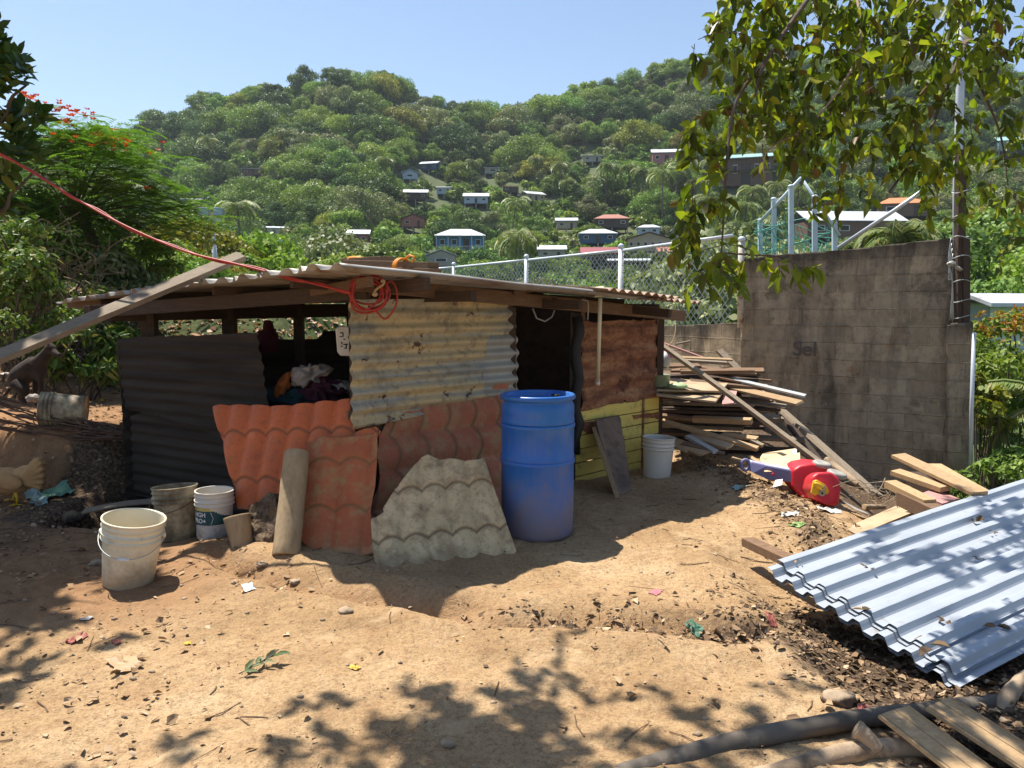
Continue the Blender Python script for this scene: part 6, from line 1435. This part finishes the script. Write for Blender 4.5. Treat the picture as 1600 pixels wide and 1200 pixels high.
for (fx, fy, n) in ((170,220,26),(160,212,12),(143,216,12),(190,216,14),(187,227,14),(245,240,6),(100,190,22),(95,170,18),(120,178,10),(50,155,14),(40,150,8),(110,215,12),(82,212,8),(235,295,8),(140,180,8),(155,225,10)):
    for k in range(n//2+2):
        c = np.array(W(fx+rs.normal()*9, fy+rs.normal()*4.5, 10.0+rs.normal()*.25)[:]); 
        for j in range(5): a = j*1.26+k; P.append(c); D.append(np.array([math.cos(a), math.sin(a), .5])); Nn.append(rs.normal(size=3))
V, F = quad_leaves(np.array(P), np.array(D), np.array(Nn), np.full(len(P), .045), np.full(len(P), .03), 0); leafobj('flowers', V, F, leafmat('flame_flower', (.50,.04,.015), (.60,.09,.03), None, .3, 0), ft)

def bush(px, py, d, rx, rz, n, leafL, leafW, mat, label, name='bush', cat='bush', seed=0, stems=10, flat_=.8, droop=.2, group=None, shaped=True, z=None):
    rs = np.random.RandomState(700+seed); c = W(px, py, d); zb = gzf(c.x, c.y) if z is None else z; e = empty(name, (c.x, c.y, zb), label, cat, group)
    Pp, dd, C, br = crown_pts(rs, n, rx, rz, 14, 0, .75); Pp = Pp*np.array([1, flat_, 1]) + np.array([c.x, c.y, c.z-rz*.35])
    Pp[:, 2] = np.maximum(Pp[:, 2], gz(Pp[:, 0], Pp[:, 1], False)+.03*rs.rand(n))
    Nn = unit(dd+rs.normal(size=dd.shape)*.5+np.array([0,0,.3])); D = unit(np.cross(Nn, rs.normal(size=dd.shape)))+np.array([0,0,-droop])
    q = rs.uniform(.6, 1.3, n); V, F = (shaped_leaves if shaped else quad_leaves)(Pp, D, Nn, leafL*q, leafW*q, .25); leafobj('foliage', V, F, mat, e)
    mb = MB()
    for k in range(stems):
        t = Pp[rs.randint(n)]; b = Vector((c.x+rs.uniform(-.3,.3)*rx, c.y+rs.uniform(-.3,.3)*rx, zb-.05)); m_ = (b+Vector(t.tolist()))/2+Vector((rs.uniform(-.1,.1), 0, .1)); mb.tube(catmull([b, m_, Vector(t.tolist())], 4), .008+.004*rx, 5)
    mb.build('stem', M['bark'], e); return e
B, PB, FE = L_['bush'], L_['palebush'], L_['fern']
bl = [(20,410,8.8,.85,.8,1900,.085,.045,B,'dense green bush at the left edge below the flame tree'),
      (95,425,9.6,.75,.7,1700,.08,.04,B,'leafy bush behind the tangle of dry vines'),
      (165,420,10.0,.75,.65,1700,.095,.045,PB,'pale leaved bush in full sun under the flame tree'),
      (215,410,10.8,.6,.6,1300,.08,.04,B,'small green bush at the right end of the bank bushes'),
      (45,480,8.3,.8,.6,1600,.08,.035,B,'low bush on the bank crossed by the long plank'),
      (125,545,8.3,.58,.50,1900,.11,.04,B,'bush with long drooping leaves hanging over the dirt bank'),
      (165,490,9.6,.6,.35,900,.08,.035,B,'low yellowish bush above the left end of the shack'),
      (30,350,10.5,.9,.9,1500,.10,.05,L_['dark'],'dark bush in the shade under the flame tree'),
      (150,380,11.4,1.2,1.0,1800,.10,.05,L_['dark'],'deep green bush mass beneath the flame tree crown')]
for i, a in enumerate(bl): bush(*a, seed=i)
mb = MB(); rs = np.random.RandomState(31)
vb = W(85,415,9.0)
for k in range(110):
    a = vb+Vector((rs.normal()*.35, rs.normal()*.12, rs.normal()*.20)); b = a+Vector((rs.normal()*.22, rs.normal()*.08, rs.normal()*.18)); mb.tube(catmull([a, (a+b)/2+Vector((rs.normal()*.08, rs.normal()*.05, rs.normal()*.08-.05)), b], 4), .005, 3, sm=False)
for k in range(50):
    a = W(70+rs.uniform(-70,90), 460+rs.uniform(-30,30), 8.6); b = a+Vector((rs.normal()*.2, rs.normal()*.1, -rs.uniform(.1,.35))); mb.tube(catmull([a, (a+b)/2+Vector((rs.normal()*.05, 0, .03)), b], 3), .004, 3, sm=False)
thing(mb, 'dry_vines', M['dry'], vb, 'mass of dry brown vines tangled over the left bushes', 'vines')
# right of the wall
bush(1570,545,11.5,1.3,.8,2600,.10,.045,L_['bright'],'sunlit bush with orange young leaves right of the pillar', seed=20, z=-2)
bush(1545,610,9.8,.30,.75,1200,.09,.05,L_['yellow'],'yellow green creeper hanging down beside the pillar','creeper','creeper', seed=21, z=-2)
bush(1565,735,8.3,.65,.55,2400,.075,.038,L_['mid'],'low dark green bush at the right edge above the zinc sheets', seed=22, z=-1.8)
bush(1580,660,10.5,1.1,.7,2200,.09,.04,L_['mid'],'green bush between the palm fronds at the right edge', seed=23, z=-2)
rs = np.random.RandomState(44); P, D, Nn = [], [], []
c0 = W(1590,510,11.2)
for k in range(60):
    c = np.array(c0[:])+rs.normal(size=3)*np.array([.45,.3,.13])
    for j in range(6): P.append(c); D.append(rs.normal(size=3)*.6+np.array([0,0,.6])); Nn.append(rs.normal(size=3))
V, F = shaped_leaves(np.array(P), np.array(D), np.array(Nn), np.full(len(P), .08), np.full(len(P), .035)); 
o = leafobj('young_leaves', V, F, leafmat('orange_young_leaf', (.40,.13,.03), (.34,.22,.04), None, .35, 0)); e = [q for q in bpy.data.objects if q.name.startswith('bush') and 'orange young' in q.get('label', '')][0]; o.parent = e; o.location = -e.location
def near_palm(px, py, d, seed, label, H, L, nf=18, nl=44, lw=.045, ll=.62, tilt_=0):
    c, t = palm_parts(seed, nf, L, H, nl, lw, ll, .1); top = W(px, py, d); e = empty('palm_tree', (top.x, top.y, top.z-H), label, 'palm tree')
    V, F, m = join(c); V = V+np.array([top.x-.1, top.y, top.z-H]); leafobj('crown', V, F, L_['palm'], e); V, F, m = join(t); V = V+np.array([top.x-.1, top.y, top.z-H]); leafobj('trunk', V, F, M['trunk'], e)
near_palm(1655,640,9.8,811,'young coconut palm with long drooping fronds at the right edge',1.6,1.9,20,60,.032,.52)
near_palm(1545,760,11.2,812,'small palm low behind the creeper by the pillar',1.0,1.2,12,44,.03,.4)
near_palm(1412,372,24,813,'bushy palm crown rising just above the top of the block wall',3.0,2.0,26,34,.07,.8)
near_palm(1330,395,27,814,'palm half hidden behind the top of the wall',2.6,1.6,18,30,.07,.7)
# trees and bushes between the yard and the foot of the hills
def midtree(px, ptop, d, k, kind, label, name='tree', zb=0.0):
    me, rad, H = protos[k]; top = W(px, ptop, d); zb = gzf(top.x, d); s_ = (top.z-zb)/H
    o = slotobj(name, me, [L_[kind], M['trunk']], (top.x, d, zb), px*.37, (s_, s_, s_)); return tag(o, label, 'tree')
for a in [(285,345,30,0,'yellow','yellow green tree just right of the flame tree'),(350,352,34,2,'yellow','light yellow tree behind the floodlight pole'),(410,368,36,4,'bright','fresh green tree between the pole and the green roof'),
          (250,360,24,3,'bright','bright small tree under the flame tree branches'),(320,400,22,5,'bright','low light green tree below the floodlight pole'),(505,362,52,1,'grey','wide grey green tree right of the green roofed house'),
          (540,385,46,3,'mid','round green tree above the left roof edge'),(600,385,50,0,'mid','round tree behind the roof timbers'),(375,418,26,3,'bright','small bright tree tip touching the end of the long plank'),
          (440,420,40,5,'mid','low tree in front of the green roofed house'),(1130,350,30,5,'grey','dry brownish vine covered tree left of the blue frame'),(1165,345,26,3,'grey','dry tree directly behind the white pipe post'),
          (1540,425,30,2,'mid','green tree right of the tall pole'),(1590,400,38,1,'bright','light green tree at the right edge below the teal roofs'),(1555,330,60,0,'mid','tree above the little white roof on the right'),
          (1475,340,34,2,'dark','dark slim tree beside the tall white pole'),(1240,395,24,3,'mid','tree behind the torn net'),(575,408,34,3,'bright','small tree top over the strapped timbers')]: midtree(*a)
rs = np.random.RandomState(55)
for i in range(30):
    px = 600+i*19.5+rs.uniform(-8,8); d = rs.uniform(18,42); hgt = rs.uniform(1.0,2.0); kd = ['mid','bright','dark','grey'][rs.randint(4)]
    u = (px-800)/1200; x = u*d
    if 1020 < px < 1160: continue
    o = slotobj('shrub', shrubs[i % 4], [L_[kd], M['trunk']], (x, d, gzf(x, d)-.2), rs.uniform(0, 6), (1.1, 1.1, hgt/2.0)); tag(o, {'mid':'mid green','bright':'bright green','dark':'dark green','grey':'greyish green'}[kd]+' shrub seen through the chain link fence', 'shrub', kd+' shrubs behind the chain link fence')
for i, (px, d, s_) in enumerate(((640,30,.5),(770,26,.45),(860,34,.5),(900,22,.35),(1010,24,.38),(1065,20,.33),(690,44,.55),(740,48,.6))):
    x = (px-800)/1200*d; o = slotobj('palm_tree', palms[i % 3], [L_['palm'], M['trunk']], (x, d, gzf(x, d)-1.2), i*1.3, (s_*.9, s_*.9, s_*.62)); tag(o, 'low palm growing behind the chain link fence, %s' % ['nearest the strapped timbers','left of the first fence post','between the two fence posts','small and close by the first post','right of the second fence post','smallest, beside the low wall','behind the roof timbers','below the bright blue house'][i], 'palm tree')
tall = bush(330,505,13.0,1.0,.25,900,.06,.03,L_['bright'],'weeds on the bank seen through the gap under the roof', seed=40, name='weeds', cat='weeds')

# ------------------------------------------------------------------ things on the left bank
mb = MB(); rs = np.random.RandomState(61)
for k in range(20):
    y0 = 612+rs.uniform(0,62); y1 = 668+rs.uniform(0,26); a, m_, b = W(-60, y0-12, 6.3), W(75+rs.uniform(-25,25), (y0+y1)/2+rs.uniform(-4,12), 6.45+rs.uniform(-.1,.1)), W(203+rs.uniform(-26,6), y1, 6.35)
    mb.tube(catmull([a, m_, b], 6), .006, 5)
for k in range(9):
    x = rs.uniform(10,180); y = 630+x*.22; mb.tube(catmull([W(x,y,6.4), W(x+rs.uniform(-12,20), y+rs.uniform(8,24), 6.35), W(x+rs.uniform(-25,25), y+rs.uniform(15,34), 6.35)], 4), .004, 4)
thing(mb, 'rod_bundle', M['rebar'], W(75,655,6.4), 'bundle of thin rusty rods lying along the edge of the dirt bank', 'rods')
# dog, one continuous skin grown over blobs
def remeshed(mb, name, mat, vox, sm=6):
    o = mb.build(name, mat); r_ = o.modifiers.new('r', 'REMESH'); r_.mode = 'VOXEL'; r_.voxel_size = vox; r_.use_smooth_shade = True
    s_ = o.modifiers.new('s', 'SMOOTH'); s_.iterations = sm; s_.factor = .5; return o
DG = Vector((-4.52, 7.15, 0)); DG.z = gzf(DG.x, DG.y)
dd_ = 7.1
def dw(x, y, o=0): return W(x, y, dd_+o)
mb = MB()
def limb(pts, r, sq=1): mb.tube(catmull([Vector(p) for p in pts], 4), list(np.interp(np.linspace(0, 1, 4*(len(pts)-1)+1), np.linspace(0, 1, len(r)), r)), 12, squash=sq)
limb([dw(24,600,.05), dw(32,588,.05), dw(48,576,0), dw(58,568,-.02)], [.075,.10,.095,.085]); mb.ell(dw(30,594,.05), (.095,.09,.10))   # haunch, belly, chest
mb.ell(dw(60,578,-.03), (.075,.07,.11)); limb([dw(62,566,-.03), dw(70,556,-.05), dw(76,548,-.06)], [.070,.052,.045])
mb.ell(dw(79,545,-.07), (.055,.05,.048)); limb([dw(80,547,-.07), dw(88,553,-.11), dw(94,556,-.13)], [.036,.027,.020])   # head, muzzle to the right
for ex, eo in ((76,-.09),(80,-.03)): mb.tube([dw(ex,541,eo), dw(ex-1,535,eo), dw(ex-2,528,eo)], [.020,.014,.004], 8)
limb([dw(62,585,-.07), dw(64,603,-.08), dw(66,620,-.08), dw(70,634,-.10)], [.034,.024,.019,.021]); limb([dw(56,585,.03), dw(56,604,.03), dw(55,621,.04), dw(59,636,.0)], [.034,.024,.019,.021])
limb([dw(26,600,-.05), dw(38,612,-.10), dw(32,622,-.08), dw(40,630,-.10)], [.070,.046,.024,.022]); limb([dw(26,600,.12), dw(36,611,.12), dw(30,620,.12), dw(38,628,.10)], [.060,.040,.022,.02])
limb([dw(16,606,.1), dw(8,616,.1), dw(2,622,.12)], [.02,.014,.008])
dogo = remeshed(mb, 'dog', M['fur'], .012, 4); recenter(dogo, W(45,636,7.1)); tag(dogo, 'dark brown dog sitting in the shade on the bank, turned to the right', 'dog')
# hen, tail up, walking out of the picture
hc = G(24,790); hc.y += .05; hc.z = gzf(hc.x, hc.y)
t_ = empty('hen', hc, 'buff brown hen at the left edge with its tail raised, facing away to the left', 'hen')
def hw(x, y, o=0): return W(x, y, hc.y+o)
mb = MB(); mb.ell(hw(14,752,0), (.165,.105,.108), Matrix.Rotation(R(5),3,'Y'), 16); mb.ell(hw(-8,750,0), (.125,.095,.105), None, 14); mb.ell(hw(38,745,0), (.10,.07,.085), Matrix.Rotation(R(-35),3,'Y'))
def hl(pts, r, sq=1): mb.tube(catmull([Vector(p) for p in pts], 4), list(np.interp(np.linspace(0, 1, 4*(len(pts)-1)+1), np.linspace(0, 1, len(r)), r)), 12, squash=sq)
hl([hw(-20,745), hw(-34,725), hw(-42,705)], [.085,.055,.036]); mb.ell(hw(-44,700), (.042,.034,.036)); hl([hw(-50,702), hw(-59,705)], [.014,.003])
for k, (tx, ty) in enumerate(((52,722),(58,716),(64,716),(68,722),(70,732),(71,743),(70,754),(66,763))):
    for sg in (-1, 1): hl([hw(34,752,sg*.02), hw((34+tx)/2+2,(752+ty)/2-1,sg*.022), hw(tx,ty,sg*.012)], [.060,.050,.034], .5)
o = remeshed(mb, 'body', M['buff'], .009, 3); o.parent = t_; o.location = -t_.location
for s_ in (-.045,.045):
    mb = MB(); mb.ell(hw(10,753,s_*2.1), (.125,.022,.060), Matrix.Rotation(R(10),3,'Y'), 14, nz=.1); mb.build('wing', M['buff'], t_)
    mb = MB(); f_ = hw(26 if s_ < 0 else 18, 790, s_); f_.z = gzf(f_.x, f_.y)+.006; mb.tube([hw(24,768,s_), hw(27 if s_ < 0 else 21,779,s_), f_], [.018,.009,.008], 8)
    for a in (-.5,0,.5,3.14): mb.tube([f_, f_+Vector((-math.cos(a)*.05, math.sin(a)*.05, 0))], [.006,.003], 6)
    mb.build('leg', M['yellow_plastic'], t_)
mb = MB()
for k in range(5): mb.ell(hw(-50+k*3,693-abs(k-2)*-1.5), (.010,.004,.016), None, 8)
mb.build('comb', M['red_plastic'], t_)
# scraps
def scrap(px, py, s_, mat, label, name='wrapper', cat='wrapper', seed=0, asp=.6, d=None, crinkle=.35):
    c = G(px, py) if d is None else W(px, py, d); rs = np.random.RandomState(seed+px); a = rs.uniform(0, 6.28); n = 7; mb = MB(); vs = []
    for j in range(n):
        for i in range(n):
            u_, v_ = (i/(n-1)-.5)*s_, (j/(n-1)-.5)*s_*asp; x, y = c.x+u_*math.cos(a)-v_*math.sin(a), c.y+u_*math.sin(a)+v_*math.cos(a)
            x += rs.normal()*s_*.03; y += rs.normal()*s_*.03; vs.append((x, y, (gzf(x, y) if d is None else c.z)+.004+abs(rs.normal())*s_*crinkle*.18))
    mb.add(vs, [(j*n+i, j*n+i+1, (j+1)*n+i+1, (j+1)*n+i) for j in range(n-1) for i in range(n-1)], 0, crinkle < .3); return thing(mb, name, mat, c, label, cat)
def sc(n, c): return flat(n, c, .6)
M['gr'] = sc('scrap_green', (.06,.16,.10)); M['pk'] = sc('scrap_pink', (.50,.17,.18)); M['rd'] = sc('scrap_red', (.30,.08,.06)); M['wt'] = sc('scrap_white', (.62,.60,.55)); M['lg'] = sc('scrap_lime', (.22,.36,.10)); M['bl'] = sc('scrap_blue', (.08,.14,.45)); M['ywl'] = sc('yellow_leaf', (.62,.36,.04)); M['tan'] = sc('tan_leaf', (.42,.27,.14)); M['aq'] = sc('scrap_aqua', (.30,.45,.42)); M['bag'] = sc('bag_green', (.18,.36,.25))
for a in [(1024,926,.085,M['pk'],'faded pink card lying alone on the open dirt','wrapper','wrapper'),(1205,970,.07,M['rd'],'red and white scrap standing up among the dead leaves','wrapper','wrapper'),(1085,985,.08,M['gr'],'dark green crumpled foil among the dead leaves','wrapper','wrapper'),
          (1245,822,.10,M['lg'],'bright green plastic scrap on the debris ridge','wrapper','wrapper'),(1250,770,.13,M['lg'],'light green bag scrap beside the toy car','plastic bag','plastic bag'),(1235,805,.12,M['wt'],'crumpled white paper on the debris ridge','paper','paper'),(1295,800,.16,M['wt'],'pale crumpled plastic below the toy car','plastic','plastic'),
          (293,1007,.045,M['ywl'],'small yellow leaf on the dirt below the white bucket','leaf','leaf'),(554,1045,.05,M['ywl'],'yellow leaf lying alone in the middle foreground','leaf','leaf'),(120,1000,.09,M['rd'],'dull red leaf on the dirt at the lower left','leaf','leaf'),
          (182,1006,.05,M['rd'],'small red leaf right of the larger dull red one','leaf','leaf'),(1350,1112,.07,M['rd'],'dark red leaf by the grey pole','leaf','leaf'),(1320,1088,.12,M['tan'],'large pinkish dry leaf before the grooved boards','leaf','leaf'),(195,1040,.16,M['tan'],'broad flat pale dry leaf at the lower left','leaf','leaf'),
          (135,968,.06,M['wt'],'small pale leaf left of the yellow one','leaf','leaf'),(388,920,.09,M['wt'],'pale scrap of paper below the stump','paper','paper'),(1155,763,.11,M['aq'],'bluish plastic scrap at the end of the board heap','plastic','plastic')]:
    scrap(a[0], a[1], a[2], a[3], a[4], a[5].replace(' ', '_'), a[6], crinkle=.04 if a[0] == 1024 else .35)
scrap(58,782,.42,M['aq'],'pale blue plastic sheet under the hen','plastic_bag','plastic bag', asp=.28, crinkle=.25); scrap(88,775,.22,M['bag'],'crumpled green and white plastic bag beside the hen','plastic_bag','plastic bag', asp=.8, crinkle=.5)
scrap(14,585,.16,M['wt'],'white and yellow plastic scrap behind the dog','plastic','plastic', d=7.5); scrap(160,627,.10,M['ywl'],'yellow leaf on the sunny bank by the fallen bucket','leaf','leaf')
mb = MB(); mb.ell(W(52,622,6.9), (.06,.045,.035), nz=.5); thing(mb, 'pink_rag', M['cl_white'], W(52,622,6.9), 'pinkish rag lying at the front feet of the dog', 'rag')
# stones
rs = np.random.RandomState(71)
for px, py, r_, l_ in ((1310,1096,.045,'smooth pale stone beside the dark leaf litter'),(700,1165,.02,'small stone near the bottom of the picture'),(112,815,.075,'flat brown stone left of the front bucket'),(410,885,.03,'stone at the foot of the log'),(152,882,.032,'rounded stone left of the front bucket base'),(540,958,.03,'dark pebble in the gully'),(462,912,.025,'small dark stone with a pale top below the log')):
    c = G(px, py); mb = MB(); mb.ell(c+Vector((0,0,r_*.25)), (r_*1.3, r_, r_*.6), None, 10, nz=.5); thing(mb, 'stone', M['rubble'] if r_ > .06 else M['root'], c, l_, 'stone')
# wilted green sprig
c = G(400,1052); P, D, Nn, Ls = [], [], [], []; e = empty('leafy_sprig', c, 'wilted green sprig lying on the dirt in the left foreground', 'sprig')
for k in range(16):
    t = k/15; q = np.array(c[:])+np.array([-.05+.11*t, -.02+.10*t, .012+.03*t]); a = rs.uniform(-1.2,1.2); P.append(q); D.append(np.array([math.cos(a+.6), math.sin(a+.6)*.7, .15+rs.uniform(-.1,.3)])); Nn.append(np.array([rs.normal()*.5, -.3, 1])); Ls.append(rs.uniform(.04,.075))
V, F = shaped_leaves(np.array(P), np.array(D), np.array(Nn), Ls, np.array(Ls)*.32, .5, .1); leafobj('leaves', V, F, L_['palebush'], e)
mb = MB(); mb.tube([c+Vector((-.06,-.03,.01)), c+Vector((0,.02,.025)), c+Vector((.07,.09,.06))], .0025, 5); mb.build('stem', M['bark'], e)
# dead leaf litter: countless, one object; twigs and pebbles the same
def litter(name, n, dens, smin, smax, mat, label, seed, ymax=9, asp=.5, lift=.004, curl=.4, reg=(-4.5, 4.2, 1.9, 9)):
    rs = np.random.RandomState(seed); X = rs.uniform(reg[0], reg[1], n*12); Yy = reg[2]+(reg[3]-reg[2])*rs.rand(n*12)**1.3
    keep = (rs.rand(n*12) < dens(X, Yy)) & (np.abs(X) < Yy*.75+.2); X, Yy = X[keep][:n], Yy[keep][:n]; m = len(X); Z = gz(X, Yy)+lift+rs.rand(m)*.008
    a = rs.uniform(0, 6.28, m); D = np.stack([np.cos(a), np.sin(a), rs.normal(size=m)*.22], 1); Nn = np.stack([rs.normal(size=m)*curl, rs.normal(size=m)*curl, np.ones(m)], 1); s_ = smin+(smax-smin)*rs.rand(m)**2
    V, F = shaped_leaves(np.stack([X, Yy, Z], 1), D, Nn, s_, s_*asp*rs.uniform(.5, 1.7, m), rs.uniform(-.3, 1.0, (m, 1)), rs.uniform(-.15, .2, (m, 1))); V = V + rs.normal(size=V.shape)*np.repeat(s_, 6)[:, None]*np.array([.09,.09,.04]); V[:, 2] = np.maximum(V[:, 2], gz(V[:, 0], V[:, 1])+.001); o = leafobj(name, V, F, mat); return tag(o, label, name.replace('_', ' '), kind='stuff')
LM = leafmat('dead_leaf', (.20,.12,.065), (.36,.24,.14), (.52,.39,.25), .05, 0, .9)
LM2 = leafmat('dark_dead_leaf', (.05,.034,.024), (.17,.11,.065), (.38,.27,.16), .05, 0, .9)
gp = [g2(860,985), g2(960,985), g2(1060,1000), g2(1200,1000), g2(1290,1020)]
def d1(x, y):
    v = .014 + .75*np.exp(-(pl_dist(x, y, gp)/.13)**2) + .7*np.exp(-(pl_dist(x, y, RIDGE)/.22)**2) + .10*np.exp(-(pl_dist(x, y, GULLY)/.12)**2)
    v = v + .30*sstep(.9, 1.7, x-.2*(2.9-y))*(1-sstep(3.2, 4.2, y)) + .22*(1-sstep(-3.4, -2.4, x))*sstep(3.2, 4.5, y) + .06*(1-sstep(-1.6, -.9, x))*(1-sstep(4, 4.6, y)); return v*(.4+1.2*vnoise(x*2.3, y*2.3, 91))
litter('leaf_litter', 8500, d1, .009, .050, LM, 'tan and brown dead leaves strewn over the yard and the debris ridge', 81)
litter('dark_leaf_litter', 9000, lambda x, y: .9*sstep(1.05, 1.55, x-.25*(2.9-y))*(1-sstep(3.5, 4.3, y)) + .35*np.exp(-(pl_dist(x, y, gp)/.16)**2) + .10*np.exp(-(pl_dist(x, y, RIDGE)/.25)**2) + .003, .010, .050, LM2, 'dark rotting leaves and bark bits beside the zinc sheets', 82)
litter('bank_litter', 5000, lambda x, y: (1-sstep(-.25, -.12, x/np.maximum(y, 1)))*sstep(8.6, 9.6, y), .06, .13, leafmat('red_dead_leaf', (.34,.14,.08), (.42,.27,.17), (.60,.47,.36), .1, 0, .8), 'reddish dead leaves covering the bank behind the shack', 83, reg=(-9, -1, 8.6, 14), lift=.01)
litter('wood_chips', 5200, lambda x, y: .10+.5*np.exp(-(pl_dist(x, y, RIDGE)/.3)**2)+.10*(1-sstep(-2.2, -1, x)), .004, .018, LM, 'small chips, crumbs and bits of bark scattered on the dirt', 84, asp=.8)
def ptwigs(n, dens, seed):
    rs = np.random.RandomState(seed); mb = MB(); k = 0
    while k < n:
        x, y = rs.uniform(-4, 3), rs.uniform(2.0, 6)
        if rs.rand() > dens(x, y) or abs(x) > y*.75: continue
        a = rs.uniform(0, 3.14); L_t = rs.uniform(.04, .22); q = [(x+math.cos(a)*L_t*t+rs.normal()*.004, y+math.sin(a)*L_t*t+rs.normal()*.004) for t in (-.5, 0, .5)]
        mb.tube([(u_, v_, gzf(u_, v_)+.004) for u_, v_ in q], rs.uniform(.0012, .003), 4, caps=False, sm=False); k += 1
    o = mb.build('small_twigs', M['wood_brown']); return tag(o, 'thin dry twigs and grass bits lying over the dirt', 'twigs', kind='stuff')
ptwigs(200, lambda x, y: float(.25+.6*(x > 1.0)+.4*(x < -1)), 85)
rs = np.random.RandomState(86); mb = MB()
for k in range(420):
    x, y = rs.uniform(-3.2, 2.4), rs.uniform(2.0, 6.5); r_ = .003+.010*rs.rand()**3
    if abs(x) > y*.75: continue
    mb.ell((x, y, gzf(x, y)+r_*.2), (r_*1.2, r_, r_*.7), None, 4, nz=.6)
tag(mb.build('pebbles', M['root']), 'small pebbles and dirt crumbs in the yard', 'pebbles', kind='stuff')
# dry leaves lying on the top zinc sheet, a few bits one by one
for i, (px, py, s_, l_) in enumerate(((1520,822,.10,'dark curled leaf near the top of the zinc sheets'),(1552,838,.05,'small dark bit right of the curled leaf on the zinc'),(1352,893,.05,'small dark clump on the left half of the zinc'),(1243,882,.035,'round rusty leaf on the left corner of the zinc'),(1350,962,.09,'tan leaf on the lower edge of the zinc'),
      (1478,978,.07,'brown leaf low on the zinc sheets'),(1528,880,.05,'small leaf in the middle of the zinc'),(1552,985,.09,'dark bark clump at the lower right of the zinc'),(1455,1018,.14,'heap of leaf crumbs at the lower zinc corner'))):
    c = plZ.hit(px, py); mb = MB(); rs = np.random.RandomState(i); P = np.array([c[:]]*3)+rs.normal(size=(3, 3))*.012; P[:, 2] = c.z+.026
    V, F = shaped_leaves(P, rs.normal(size=(3, 3))*np.array([1,1,.25]), np.array([[0,0,1.0]]*3)+rs.normal(size=(3, 3))*.3, np.full(3, s_*.6), np.full(3, s_*.36), .5, .1); o = leafobj('dry_leaf', V, F, LM if i in (3,4) else LM2); recenter(o, c); tag(o, l_, 'leaf')
# ------------------------------------------------------------------ haze
hz = MB().box((0, 650, 100), (2600, 1700, 260)).build('haze', None or bpy.data.materials.new('haze_air')); tag(hz, 'thin blue midday haze over the valley', 'haze', kind='stuff')
hm = hz.data.materials[0]; hm.use_nodes = True; t = hm.node_tree; t.nodes.clear(); pv = t.nodes.new('ShaderNodeVolumePrincipled'); ou = t.nodes.new('ShaderNodeOutputMaterial')
pv.inputs['Color'].default_value = (.80,.90,1,1); pv.inputs['Density'].default_value = HAZE = .0002; pv.inputs['Anisotropy'].default_value = .3; t.links.new(pv.outputs[0], ou.inputs['Volume'])
